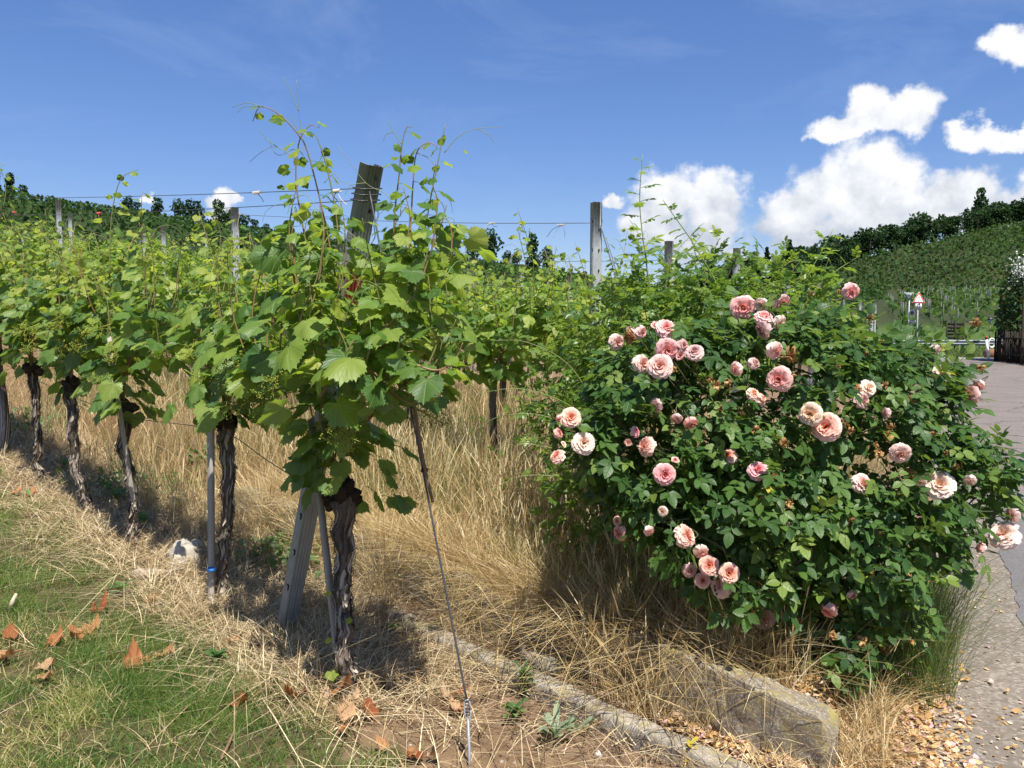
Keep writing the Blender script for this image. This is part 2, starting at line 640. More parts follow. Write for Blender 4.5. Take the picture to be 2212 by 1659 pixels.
M_HILLSHADE = leafy('cloud_shaded_vine_foliage', [(0.0, (0.024, 0.056, 0.014)), (0.6, (0.038, 0.078, 0.018)), (1.0, (0.056, 0.098, 0.024))], (0.06, 0.10, 0.015), 0.2, 0.7, 0.12)  # shade of clouds over the left hill painted into its leaf colour
M_MIDVINE = leafy('mid_vine_foliage', [(0.0, (0.035, 0.080, 0.018)), (0.6, (0.065, 0.125, 0.026)), (1.0, (0.105, 0.165, 0.036))], (0.18, 0.26, 0.03), 0.28, 0.6, 0.2)
M_HEDGE = leafy('hedge_leaf', [(0.0, (0.014, 0.042, 0.014)), (0.6, (0.03, 0.075, 0.018)), (1.0, (0.10, 0.085, 0.03))], (0.14, 0.22, 0.03), 0.25, 0.5, 0.3)
M_GRASS = leafy('green_grass', [(0.0, (0.055, 0.12, 0.025)), (0.40, (0.105, 0.175, 0.035)), (0.68, (0.19, 0.235, 0.06)), (0.82, (0.42, 0.36, 0.16)), (1.0, (0.60, 0.50, 0.26))],
                (0.34, 0.42, 0.06), 0.35, 0.5, 0.3)
M_TALLGREEN = leafy('tall_green_grass', [(0.0, (0.05, 0.10, 0.022)), (0.6, (0.10, 0.15, 0.04)), (1.0, (0.22, 0.21, 0.07))], (0.30, 0.34, 0.08), 0.3, 0.5, 0.3)
M_DRY = plain('dry_grass', [(0.0, (0.22, 0.14, 0.055)), (0.3, (0.42, 0.29, 0.12)), (0.7, (0.66, 0.52, 0.27)), (1.0, (0.82, 0.71, 0.46))], 0.6, 0.3, 30, 0.25, trans=(0.30, (0.85, 0.65, 0.32)))
M_STRAW = plain('straw', [(0.0, (0.17, 0.105, 0.05)), (0.4, (0.42, 0.30, 0.15)), (1.0, (0.76, 0.64, 0.40))], 0.6, 0.3, 30, 0.3)
M_BARK = plain('vine_bark', [(0.0, (0.085, 0.064, 0.050)), (0.5, (0.16, 0.125, 0.10)), (1.0, (0.26, 0.215, 0.175))], 0.9, 0.1, 170, 0.9, 1.0, 0.012, streak=(1.0, 1.0, 0.22))
M_BARKSTRIP = plain('bark_strip', [(0.0, (0.055, 0.04, 0.03)), (0.5, (0.20, 0.16, 0.125)), (1.0, (0.50, 0.43, 0.35))], 0.9, 0.1, 70, 0.5, streak=(1.0, 1.0, 0.2))
M_DARKBARK = plain('dark_gnarled_bark', [(0.0, (0.04, 0.028, 0.022)), (1.0, (0.10, 0.075, 0.058))], 0.95, 0.1, 80, 0.7, 1.0, 0.015)
M_CANE = plain('brown_cane', [(0.0, (0.16, 0.085, 0.045)), (1.0, (0.26, 0.16, 0.09))], 0.7, 0.25, 40, 0.5)
M_SHOOT = plain('green_shoot', [(0.0, (0.17, 0.19, 0.055)), (0.5, (0.22, 0.17, 0.07)), (1.0, (0.30, 0.15, 0.08))], 0.5, 0.35, 20, 0.3)
M_TENDRIL = plain('tendril', [(0.0, (0.17, 0.24, 0.08)), (1.0, (0.26, 0.28, 0.12))], 0.5, 0.35, 20, 0.2)
M_GRAPE = plain('flower_cluster', [(0.0, (0.14, 0.20, 0.03)), (0.5, (0.25, 0.28, 0.04)), (1.0, (0.36, 0.34, 0.06))], 0.6, 0.2, 60, 0.3)
M_DEADLEAF = plain('dry_leaf', [(0.0, (0.30, 0.085, 0.03)), (0.4, (0.44, 0.19, 0.075)), (0.8, (0.60, 0.34, 0.16)), (1.0, (0.60, 0.42, 0.26))], 0.7, 0.2, 30, 0.75, 0.6, 0.006, trans=(0.2, (0.8, 0.35, 0.12)))
M_WITHER = plain('withered_petals', [(0.0, (0.24, 0.12, 0.045)), (0.5, (0.46, 0.26, 0.09)), (1.0, (0.62, 0.42, 0.20))], 0.7, 0.2, 90, 0.5, trans=(0.2, (0.7, 0.4, 0.15)))
M_ROSECANE = plain('rose_cane', [(0.0, (0.05, 0.075, 0.025)), (0.6, (0.09, 0.10, 0.04)), (1.0, (0.09, 0.045, 0.03))], 0.6, 0.3, 30, 0.4)
M_NEWCANE = plain('new_rose_cane', [(0.0, (0.16, 0.24, 0.06)), (1.0, (0.22, 0.22, 0.08))], 0.5, 0.35, 20, 0.2)
M_WOOD = plain('grey_wood', [(0.0, (0.36, 0.32, 0.27)), (1.0, (0.48, 0.43, 0.37))], 0.85, 0.15, 60, 0.55, 0.4, 0.004, streak=(1, 1, 0.12))
M_OLDWOOD = plain('weathered_wood', [(0.0, (0.30, 0.24, 0.17)), (1.0, (0.62, 0.52, 0.38))], 0.9, 0.1, 60, 0.5, 0.5, 0.005)
M_WIRE = plain('wire', [(0.0, (0.10, 0.10, 0.11)), (1.0, (0.20, 0.20, 0.21))], 0.5, 0.5, 60, 0.4, metallic=0.6)
M_RUST = plain('dark_tie', [(0.0, (0.02, 0.018, 0.018)), (1.0, (0.035, 0.03, 0.028))], 0.7, 0.3, 60, 0.4)
M_ZINC_OBJ = None
M_STONE = plain('pale_stone', [(0.0, (0.42, 0.38, 0.30)), (1.0, (0.66, 0.62, 0.54))], 0.9, 0.15, 14, 0.6, 0.7, 0.01)
M_WHITE = plain('white_paint', [(0.0, (0.72, 0.72, 0.70)), (1.0, (0.78, 0.78, 0.76))], 0.45, 0.4, 8, 0.14)
M_RED = plain('red_paint', [(0.0, (0.42, 0.035, 0.03)), (1.0, (0.48, 0.045, 0.035))], 0.5, 0.4, 30, 0.3)
M_BRICKRED = plain('faded_red_paint', [(0.0, (0.26, 0.045, 0.028)), (1.0, (0.32, 0.06, 0.035))], 0.6, 0.3, 30, 0.5)
M_GREENP = plain('green_print', [(0.0, (0.02, 0.17, 0.09)), (1.0, (0.025, 0.19, 0.10))], 0.5, 0.4, 8, 0.1)
M_BLACK = plain('black_print', [(0.0, (0.02, 0.02, 0.022)), (1.0, (0.03, 0.03, 0.03))], 0.5, 0.4, 8, 0.1)
M_DARKWOOD = plain('dark_fence_wood', [(0.0, (0.022, 0.018, 0.015)), (1.0, (0.05, 0.04, 0.032))], 0.85, 0.15, 40, 0.5, streak=(1, 1, 0.1))
M_LOG = plain('red_brown_log', [(0.0, (0.17, 0.085, 0.05)), (1.0, (0.28, 0.15, 0.09))], 0.8, 0.2, 30, 0.5)
M_BLUE = plain('blue_ribbon', [(0.0, (0.02, 0.14, 0.42)), (1.0, (0.03, 0.18, 0.5))], 0.4, 0.4, 30, 0.2)
M_PINKTAPE = plain('red_clip', [(0.0, (0.55, 0.05, 0.07)), (1.0, (0.7, 0.09, 0.10))], 0.4, 0.4, 30, 0.2)
M_PALE = plain('pale_twine', [(0.0, (0.55, 0.48, 0.40)), (1.0, (0.7, 0.64, 0.56))], 0.8, 0.2, 30, 0.3)
M_PETALS = plain('fallen_petals', [(0.0, (0.42, 0.24, 0.09)), (0.35, (0.60, 0.38, 0.15)), (0.65, (0.72, 0.52, 0.28)), (0.82, (0.78, 0.62, 0.46)), (1.0, (0.82, 0.45, 0.48))], 0.6, 0.2, 40, 0.3, trans=(0.25, (0.85, 0.55, 0.3)))
M_BLOSSOM = plain('white_blossom', [(0.0, (0.75, 0.74, 0.68)), (1.0, (0.8, 0.8, 0.76))], 0.6, 0.2, 30, 0.2)


def zinc_material():
    m, t, out = new_mat('galvanised_steel')
    co = t.new('ShaderNodeTexCoord').outputs['Object']
    n1 = t.noise(co, 14.0, 5.0, 0.6)
    sp = t.voronoi(co, 90.0, 'Color')
    spv = t.sep(sp)[0]
    st = t.noise(t.vmath('MULTIPLY', co, (60.0, 60.0, 3.0)), 1.0, 3.0, 0.6)
    c = t.ramp(n1, [(0.25, (0.25, 0.265, 0.275)), (0.75, (0.43, 0.445, 0.455))])
    c = t.mix(t.math('MULTIPLY', spv, 0.28), c, (0.62, 0.63, 0.64))
    c = t.mix(t.maprange(st, 0.5, 0.8, 0, 0.45), c, (0.24, 0.235, 0.22))
    s = principled(t, c, t.maprange(n1, 0.3, 0.7, 0.42, 0.62), 0.5, t.bump(st, 0.15, 0.002), 0.12)
    t.l.new(s, out.inputs[0])
    return m


M_ZINC = zinc_material()


def old_zinc():
    m, t, out = new_mat('dull_old_steel')
    co = t.new('ShaderNodeTexCoord').outputs['Object']
    n1 = t.noise(co, 9.0, 5.0, 0.6)
    st = t.noise(t.vmath('MULTIPLY', co, (90.0, 90.0, 2.5)), 1.0, 4.0, 0.6)
    c = t.mix(t.maprange(n1, 0.3, 0.7), (0.25, 0.265, 0.275), (0.36, 0.375, 0.38))
    c = t.mix(t.maprange(st, 0.45, 0.75, 0, 0.6), c, (0.15, 0.155, 0.15))
    c = t.mix(t.maprange(t.noise(co, 26.0, 4.0, 0.6), 0.62, 0.72, 0, 0.5), c, (0.36, 0.37, 0.37))
    t.l.new(principled(t, c, 0.5, 0.5, t.bump(st, 0.2, 0.002), 0.25), out.inputs[0])
    return m


M_OLDZINC = old_zinc()


def rose_petal_material():
    m, t, out = new_mat('rose_petal')
    oc = t.new('ShaderNodeObjectInfo').outputs['Color']
    inner = t.sep(t.attr('luv', 'Vector'))[2]          # 0 rim petals .. 1 heart
    along = t.sep(t.attr('luv', 'Vector'))[1]
    deep = t.mix(1.0, oc, t.mix(1.0, oc, oc, 'MULTIPLY'), 'MULTIPLY')
    pale = t.mix(0.52, oc, (0.92, 0.84, 0.78))
    c = t.mix(t.maprange(inner, 0.0, 0.75, 0.0, 1.0), pale, t.mix(0.65, oc, deep))
    c = t.mix(t.maprange(along, 0.55, 1.0, 0.0, 0.60), c, pale)
    nz = t.noise(t.attr('luv', 'Vector'), 9.0, 3.0, 0.6)
    c = t.mix(t.maprange(nz, 0.35, 0.75, 0, 0.25), c, (0.80, 0.52, 0.42))
    p = principled(t, c, 0.55, 0.25)
    tr = t.new('ShaderNodeBsdfTranslucent')
    t.put(tr.inputs['Color'], t.mix(0.4, c, (0.98, 0.50, 0.38)))
    mx = t.new('ShaderNodeMixShader')
    mx.inputs[0].default_value = 0.30
    t.l.new(p, mx.inputs[1])
    t.l.new(tr.outputs[0], mx.inputs[2])
    t.l.new(mx.outputs[0], out.inputs[0])
    return m


M_PETAL = rose_petal_material()


def concrete_material(name, base, light, lichen=0.5, agg=160.0):
    m, t, out = new_mat(name)
    co = t.new('ShaderNodeTexCoord').outputs['Object']
    n1 = t.noise(co, 6.0, 7.0, 0.65)
    n2 = t.noise(co, 45.0, 5.0, 0.65)
    ag = t.voronoi(co, agg, 'Color')
    agv = t.sep(ag)[0]
    c = t.mix(t.maprange(n1, 0.3, 0.7), base, light)
    c = t.mix(t.maprange(agv, 0.72, 0.95, 0, 0.55), c, (0.52, 0.49, 0.43))
    c = t.mix(t.maprange(n2, 0.55, 0.75, 0, 0.6), c, tuple(q * 0.45 for q in base))
    nrm = t.new('ShaderNodeNewGeometry').outputs['Normal']
    up = t.sep(nrm)[2]
    li = t.math('MULTIPLY', t.maprange(t.noise(co, 11.0, 5.0, 0.65), 0.48, 0.62), t.maprange(up, -0.2, 0.7, 0.35, 1.0))
    c = t.mix(t.math('MULTIPLY', li, lichen), c, (0.30, 0.25, 0.075))
    h = t.math('ADD', t.math('MULTIPLY', n2, 0.6), t.math('MULTIPLY', agv, 0.4))
    s = principled(t, c, 0.92, 0.15, t.bump(h, 0.6, 0.006))
    t.l.new(s, out.inputs[0])
    return m


M_CONC = concrete_material('old_concrete', (0.15, 0.125, 0.09), (0.26, 0.22, 0.165), 0.85)
M_CURB = concrete_material('curb_concrete', (0.19, 0.165, 0.13), (0.34, 0.30, 0.25), 0.5)


def road_material(name, a, b, grit, cracks=0.0, gscale=120.0):
    m, t, out = new_mat(name)
    co = t.new('ShaderNodeTexCoord').outputs['Object']
    n1 = t.noise(co, 1.3, 6.0, 0.6)
    n2 = t.noise(co, 18.0, 5.0, 0.6)
    vo = t.sep(t.voronoi(co, gscale, 'Color'))
    c = t.mix(t.maprange(n1, 0.3, 0.7), a, b)
    c = t.mix(t.math('MULTIPLY', t.maprange(vo[0], 0.6, 1.0), 0.55), c, grit)
    c = t.mix(t.math('MULTIPLY', t.maprange(vo[1], 0.7, 1.0), 0.5), c, tuple(q * 0.5 for q in a))
    c = t.mix(t.maprange(n2, 0.5, 0.75, 0, 0.3), c, tuple(q * 0.55 for q in a))
    h = vo[0]
    if cracks:
        w1 = t.vmath('ADD', co, t.vmath('SCALE', t.noise(co, 2.2, 4.0, 0.6, out='Color'), scale=0.5))
        ed = t.voronoi(w1, 0.55, 'Distance', 'DISTANCE_TO_EDGE')
        cr = t.maprange(ed, 0.003, 0.012, 1, 0)
        c = t.mix(t.math('MULTIPLY', cr, cracks), c, tuple(q * 0.3 for q in a))
    s = principled(t, c, 0.9, 0.2, t.bump(h, 0.35, 0.003))
    t.l.new(s, out.inputs[0])
    return m


M_ROAD = road_material('worn_asphalt', (0.150, 0.124, 0.107), (0.195, 0.166, 0.145), (0.30, 0.27, 0.235), 0.75)
M_GUTTER = road_material('exposed_aggregate', (0.155, 0.13, 0.103), (0.215, 0.183, 0.148), (0.40, 0.355, 0.295), 0.0, 70.0)
M_PATCH = road_material('smooth_asphalt', (0.130, 0.121, 0.118), (0.160, 0.151, 0.147), (0.20, 0.19, 0.18), 0.0, 160.0)
M_COBBLE = road_material('pale_setts', (0.21, 0.195, 0.17), (0.27, 0.25, 0.22), (0.36, 0.34, 0.30), 0.0, 40.0)


def ground_material():
    m, t, out = new_mat('ground_cover')
    co = t.new('ShaderNodeTexCoord').outputs['Object']
    n1 = t.noise(co, 0.9, 6.0, 0.6)
    n2 = t.noise(co, 9.0, 7.0, 0.65)
    n3 = t.noise(co, 60.0, 5.0, 0.7)
    soil = t.mix(t.maprange(n2, 0.3, 0.7), (0.115, 0.072, 0.045), (0.26, 0.175, 0.115))
    soil = t.mix(t.maprange(n3, 0.55, 0.75, 0, 0.5), soil, (0.36, 0.27, 0.19))
    lawn = t.mix(t.maprange(n2, 0.3, 0.7), (0.034, 0.036, 0.014), (0.125, 0.092, 0.048))
    dry = t.mix(t.maprange(n2, 0.3, 0.7), (0.10, 0.062, 0.032), (0.24, 0.16, 0.08))
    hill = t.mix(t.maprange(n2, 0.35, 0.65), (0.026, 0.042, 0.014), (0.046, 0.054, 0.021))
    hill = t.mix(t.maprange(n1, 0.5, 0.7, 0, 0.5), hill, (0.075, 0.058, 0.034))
    verge = t.mix(t.maprange(n2, 0.3, 0.7), (0.045, 0.085, 0.018), (0.085, 0.12, 0.03))
    c = t.mix(t.attr('lawn'), soil, lawn)
    c = t.mix(t.attr('dry'), c, dry)
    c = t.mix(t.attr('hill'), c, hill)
    c = t.mix(t.attr('bare'), c, t.mix(t.maprange(n2, 0.3, 0.7), (0.12, 0.09, 0.052), (0.17, 0.13, 0.078)))
    c = t.mix(t.attr('verge'), c, verge)
    h = t.math('ADD', t.math('MULTIPLY', n2, 0.6), t.math('MULTIPLY', n3, 0.4))
    s = principled(t, c, 0.95, 0.1, t.bump(h, 0.8, 0.02))
    t.l.new(s, out.inputs[0])
    return m


M_GROUND = ground_material()

# ------------------------------------------------------------------ ground
def axis(lo, a, b, hi, step, grow):
    mid = np.arange(a, b + 1e-6, step)
    up, st, x = [], step, b
    while x < hi:
        st *= grow
        x += st
        up.append(x)
    dn, st, x = [], step, a
    while x > lo:
        st *= grow
        x -= st
        dn.append(x)
    return np.concatenate([dn[::-1], mid, up])


def lawn_mask(x, y):
    s, c = sc_of(x, y)
    e = c + 0.55 * (fbm(x * 1.3, y * 1.3, 3) - 0.5) + 0.25 * (fbm(x * 5, y * 5, 4) - 0.5)
    return sstep(-0.16, -0.36, e - 0.03 * np.maximum(s, 0) + 0.10 * np.maximum(-s, 0))


def dry_mask(x, y):
    """the tall straw-coloured grass between the rows"""
    s, c = sc_of(x, y)
    q = q_of(x, y)
    upper = sstep(0.98, 1.06, c) * sstep(0.5, 0.62, q)
    left = sstep(0.30, 0.55, c + 0.25 * (fbm(x * 2, y * 2, 8) - 0.5)) * sstep(1.9, 2.6, s)
    left2 = sstep(0.2, 0.45, c) * sstep(1.2, 2.2, s) * 0.6
    return np.clip(np.maximum(np.maximum(upper, left), left2), 0, 1) * sstep(9.0, 7.6, c)


gx = axis(-900, -6.5, 5.0, 1500, 0.055, 1.085)
gy = axis(-60, 1.2, 9.5, 1500, 0.055, 1.075)
GX, GY = np.meshgrid(gx, gy)
fx, fy = GX.ravel(), GY.ravel()
gz = ground_z(fx, fy)
near = sstep(16, 8, np.hypot(fx, fy)) * sstep(-0.05, 0.25, q_of(fx, fy))
gz = gz + near * (0.05 * (fbm(fx * 2.1, fy * 2.1, 21) - 0.5) + 0.035 * (fbm(fx * 9, fy * 9, 22) - 0.5))
gz = gz - 0.02 * (q_of(fx, fy) < 0.0) * (fy < 60)
nx, ny = len(gx), len(gy)
idx = np.arange(nx * ny).reshape(ny, nx)
a, b, c_, d_ = idx[:-1, :-1], idx[:-1, 1:], idx[1:, 1:], idx[1:, :-1]
GF = np.concatenate([np.stack([a, b, c_], -1).reshape(-1, 3), np.stack([a, c_, d_], -1).reshape(-1, 3)])
s_, cc_ = sc_of(fx, fy)
rr_ = np.hypot(fx, fy)
qq_ = q_of(fx, fy)
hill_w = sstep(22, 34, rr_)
bare_w = np.zeros(len(fx))
e_ = fx * E_R[0] + fy * E_R[1]
a_ = fx * E_R[1] - fy * E_R[0]
# dry access lanes between blocks on the far slope
for lane, wd in ((66.0, 3.2), (88.0, 3.0), (120.0, 4.0)):
    bare_w = np.maximum(bare_w, sstep(wd, wd * 0.5, np.abs(a_ - lane)) * sstep(255, 262, e_) * sstep(330, 320, e_))
bare_w = np.maximum(bare_w, 0.45 * sstep(20, 60, a_) * sstep(255, 262, e_) * sstep(322, 312, e_))
verge_w = sstep(41, 43, fy) * sstep(85, 70, fy) * sstep(-40, -30, -np.abs(qq_))
ground_me = mesh_np('ground', np.stack([fx, fy, gz], -1), GF, M_GROUND,
                    {'lawn': lawn_mask(fx, fy), 'dry': np.maximum(dry_mask(fx, fy), 0.55 * sstep(-0.35, -0.05, cc_) * sstep(0.6, 0.2, cc_)), 'hill': hill_w, 'bare': bare_w, 'verge': verge_w})
tag(link('ground', ground_me), kind='structure')


# ------------------------------------------------------------------ road and its edge
def strip(name, mat, q0, q1, t0, t1, z, nq, nt, edge=None, kind='structure'):
    """a sheet beside the road line: q across (up from the road edge), t along it"""
    ts = np.linspace(0, 1, nt) ** 1.6 * (t1 - t0) + t0
    qs = np.linspace(0, 1, nq)
    Tq, Tt = np.meshgrid(qs, ts)
    lo = q0 if not callable(q0) else q0(Tt)
    hi = q1 if not callable(q1) else q1(Tt)
    Q = lo + (hi - lo) * Tq
    X = RP[0] + Q * NL[0] + Tt * RD[0]
    Y = RP[1] + Q * NL[1] + Tt * RD[1]
    i = np.arange(nq * nt).reshape(nt, nq)
    F = np.concatenate([np.stack([i[:-1, :-1], i[:-1, 1:], i[1:, 1:]], -1).reshape(-1, 3), np.stack([i[:-1, :-1], i[1:, 1:], i[1:, :-1]], -1).reshape(-1, 3)])
    F = F[:, ::-1]
    return tag(link(name, mesh_np(name, np.stack([X.ravel(), Y.ravel(), np.full(X.size, z)], -1), F, mat)), kind=kind)


wob = lambda T, s, a: a * (fbm(T * s, T * 0 + 3.1, 31) - 0.5)
strip('road', M_ROAD, -5.6, lambda T: -0.02 + wob(T, 2.0, 0.05), -8, 37, 0.004, 24, 120)
strip('gutter_strip', M_GUTTER, lambda T: -0.34 + wob(T, 1.6, 0.10) + wob(T, 7.0, 0.05), lambda T: 0.10 + wob(T, 2.5, 0.10), -6, 12, 0.009, 6, 260)
strip('asphalt_patch', M_PATCH, lambda T: -1.9 + wob(T, 1.2, 0.5), lambda T: -0.345 + wob(T, 1.6, 0.10) + wob(T, 7.0, 0.05), -2.5, 4.6, 0.009, 6, 200)
# the crossing road and pale setts at the far end
g = Geo()
cx = np.linspace(17.8, 75, 60)
for nm, y0, y1, z, mt in (('crossing_road', 33.5, 37.8, 0.014, M_ROAD), ('sett_strip', 37.8, 40.4, 0.020, M_COBBLE)):
    V, F = [], []
    ys = np.linspace(y0, y1, 5)
    for yy in ys:
        for xx in cx:
            V.append((xx, yy - 0.0 * xx, z))
    n_ = len(cx)
    for j in range(4):
        for k in range(n_ - 1):
            p_ = j * n_ + k
            F += [(p_, p_ + 1, p_ + n_ + 1), (p_, p_ + n_ + 1, p_ + n_)]
    V = np.array(V)
    V[:, 0] += (V[:, 1] - 36) * 0.5
    tag(link(nm, mesh_np(nm, V, F, mt)), kind='structure')
# ------------------------------------------------------------------ kerb and little retaining wall
def rough_block(name, s0, s1, prof, mat, label, cat, ns=160, amp=0.012, seed=1, end_cut=None, zfun=None):
    """a concrete strip along the row direction: prof = closed (c, z) outline"""
    prof = np.array(prof)
    # densify the outline
    pts = []
    for i in range(len(prof)):
        a, b = prof[i], prof[(i + 1) % len(prof)]
        k = max(1, int(np.linalg.norm(b - a) / 0.018))
        for j in range(k):
            pts.append(a + (b - a) * j / k)
    pts = np.array(pts)
    S = np.linspace(s0, s1, ns)
    V = np.zeros((ns, len(pts), 3))
    cen = pts.mean(0)
    for i, s in enumerate(S):
        pr = pts.copy()
        if end_cut:
            k = end_cut(s)
            pr[:, 1] = np.minimum(pr[:, 1], k)
        c, z = pr[:, 0], pr[:, 1]
        d = amp * (fbm(s * 9 + c * 14, z * 23 + c * 9, seed) - 0.5) * 2 + amp * 0.7 * (fbm(s * 42 + 7, z * 50 + c * 45, seed + 3) - 0.5) * 2
        dirc = unit(pr - cen)
        c2, z2 = c + dirc[:, 0] * d, z + dirc[:, 1] * d
        xy = P0[None] + s * DR[None] + c2[:, None] * NR[None]
        V[i, :, :2] = xy
        V[i, :, 2] = z2 + (zfun(s) if zfun else 0)
    m = len(pts)
    i = np.arange(ns * m).reshape(ns, m)
    a, b = i[:-1], np.roll(i[:-1], -1, 1)
    c, d = i[1:], np.roll(i[1:], -1, 1)
    F = np.concatenate([np.stack([a, b, d], -1).reshape(-1, 3), np.stack([a, d, c], -1).reshape(-1, 3)])
    VV = V.reshape(-1, 3)
    e0, e1 = VV[:m].mean(0), VV[-m:].mean(0)
    VV = np.concatenate([VV, [e0], [e1]])
    k = np.arange(m)
    F = np.concatenate([F, np.stack([np.full(m, len(VV) - 2), (k + 1) % m, k], -1), np.stack([np.full(m, len(VV) - 1), i[-1][k], i[-1][(k + 1) % m]], -1)])
    return tag(link(name, mesh_np(name, VV, F, mat, smooth=False)), label, cat)


zrow = lambda s: float(slope(s))
rough_block('concrete_kerb', -2.02, 3.2, [(0.655, -0.16), (0.655, 0.014), (0.665, 0.024), (0.738, 0.024), (0.748, 0.014), (0.748, -0.16)], M_CURB,
            'long low concrete kerb running uphill beside the bare soil', 'kerb', 220, 0.010, 5, zfun=lambda s: zrow(s) * 0.8)
rough_block('retaining_wall', -1.72, 3.0, [(0.895, -0.14), (0.90, 0.255), (0.908, 0.262), (1.0, 0.264), (1.012, 0.255), (1.015, -0.14)], M_CONC,
            'mossy old concrete retaining wall below the rose bush, broken off at its lower end', 'wall', 220, 0.011, 9,
            end_cut=lambda s: 0.268 - 0.05 * max(0.0, (-1.69 - s) / 0.03) - 0.05 * max(0, math.sin(s * 4.0 + 1.9)), zfun=lambda s: zrow(s) * 0.8)
# flat slab lying in the channel between the two
g = Geo()
p = xy_of(-0.36, 0.83)
ang = math.atan2(DR[1], DR[0])
rot = np.array([[math.cos(ang), -math.sin(ang), 0], [math.sin(ang), math.cos(ang), 0], [0, 0, 1]])
g.box((0, 0, 0.03), (0.26, 0.115, 0.06), rot, 0.5, 0.93)
o = g.build('stone_slab', M_CURB, None, False)
o.location = (p[0], p[1], 0.0)
tag(o, 'flat grey slab lying in the channel between kerb and retaining wall', 'slab')

# ------------------------------------------------------------------ posts
def post_profile(wd=0.045, dp=0.030, th=0.003, ribs=5):
    """half-open steel section: corrugated face, two folded sides (outline points x, y)"""
    face = []
    n = ribs * 4
    for i in range(n + 1):
        x = -wd + 2 * wd * i / n
        face.append((x, -dp + (0.0035 * math.sin(i * math.pi / 2 + math.pi / 2) if 0 < i < n else 0.0)))
    outer = [(-wd + 0.004, dp)] + [(-wd, dp - 0.004)] + face + [(wd, dp - 0.004), (wd - 0.004, dp)]
    inner = [(x * (1 - th / wd * 1.2), y + (th if abs(y + dp) < 0.01 else 0.0)) for x, y in outer]
    return outer + inner[::-1]


def steel_post(loc, top, label, group, wd=0.045, yaw=None, hooks=True, name='trellis_post', paint=None, dp=0.03, ribs=5):
    """a folded steel vineyard post from loc to top (world points)"""
    loc, top = np.asarray(loc, float), np.asarray(top, float)
    L = np.linalg.norm(top - loc)
    root = thing(name, loc, label, 'post', group)
    z = unit(top - loc)
    fwd = np.array([0.697, -0.717, 0]) if yaw is None else np.array([math.cos(yaw), math.sin(yaw), 0])
    y = unit(-(fwd - z * np.dot(fwd, z)))
    x = np.cross(y, z)
    root.rotation_euler = Matrix(np.stack([x, y, z], -1).tolist()).to_euler()
    pr = np.array(post_profile(wd, dp, ribs=ribs))
    m = len(pr)
    zs = np.linspace(-0.35, L, 9)
    V = np.concatenate([np.column_stack([pr, np.full(m, q)]) for q in zs])
    i = np.arange(9 * m).reshape(9, m)
    a, b, c, d = i[:-1], np.roll(i[:-1], -1, 1), i[1:], np.roll(i[1:], -1, 1)
    F = [np.stack([a, b, d], -1).reshape(-1, 3), np.stack([a, d, c], -1).reshape(-1, 3)]
    h = m // 2
    k = np.arange(h - 1)
    for r_, fl in ((0, 1), (8, 0)):
        q0, q1, q2, q3 = i[r_][k], i[r_][k + 1], i[r_][m - 2 - k], i[r_][m - 1 - k]
        t1 = np.stack([q0, q1, q2], -1)
        t2 = np.stack([q0, q2, q3], -1)
        F += [t1 if fl else t1[:, ::-1], t2 if fl else t2[:, ::-1]]
    o = link('post_body', mesh_np('post_body', V, np.concatenate(F), M_OLDZINC if paint else M_ZINC, smooth=False), root)
    if hooks:
        hk = Geo()
        hk.box((0, 0, 0.012), (0.006, 0.014, 0.005)).box((0.0, -0.006, 0.0), (0.006, 0.004, 0.026))
        hv, hf, ha, hl = hk.arrays()
        hm = mesh_np('hook', hv, hf, M_RUST, smooth=False)
        zz = 0.3
        while zz < L - 0.08:
            for sx in (-1, 1):
                q = link('hook', hm, root)
                q.location = (sx * (wd + 0.003), -dp * 0.5, zz)
            zz += 0.2
        hole = Geo()
        a8 = np.linspace(0, 2 * math.pi, 10, endpoint=False)
        hvv = np.concatenate([[[0, 0, 0]], np.column_stack([np.cos(a8) * 0.007, np.zeros(10), np.sin(a8) * 0.010])])
        hff = [[0, 1 + j, 1 + (j + 1) % 10] for j in range(10)]
        hme = mesh_np('hole', hvv, hff, M_BLACK, smooth=False)
        zz = L - 0.05
        while zz > 0.9:
            q = link('hole', hme, root)
            q.location = (wd * 0.25, -dp - 0.0048, zz)
            zz -= 0.14
    if paint:
        # sprayed band on the corrugated face, a skin of paint following the ribs
        n = 41
        xs = np.linspace(-wd + 0.002, wd - 0.002, n)
        zs = np.linspace(paint[0], paint[1], 46)
        V = []
        for q in zs:
            for x_ in xs:
                ii = (x_ + wd) / (2 * wd) * ribs * 4
                V.append((x_, -dp + 0.0035 * math.sin(ii * math.pi / 2 + math.pi / 2) - 0.0022, q))
        i = np.arange(n * 46).reshape(46, n)
        V = np.array(V)
        cx_ = (V[:, 0] / wd)
        edge = 0.05 + 0.12 * fbm(V[:, 0] * 60 + 5, V[:, 2] * 9, 77)
        rel = (V[:, 2] - paint[0]) / (paint[1] - paint[0])
        ok = ((rel > edge + 0.04 * np.abs(cx_)) & (rel < 1 - edge - 0.12 * (cx_ > 0.3)))
        F = []
        for t in np.concatenate([np.stack([i[:-1, :-1], i[:-1, 1:], i[1:, 1:]], -1).reshape(-1, 3), np.stack([i[:-1, :-1], i[1:, 1:], i[1:, :-1]], -1).reshape(-1, 3)]):
            if ok[t].all():
                F.append(t)
        link('red_paint', mesh_np('red_paint', V, F, M_BRICKRED), root)['label'] = 'band of faded red paint across the ribs'
    return root


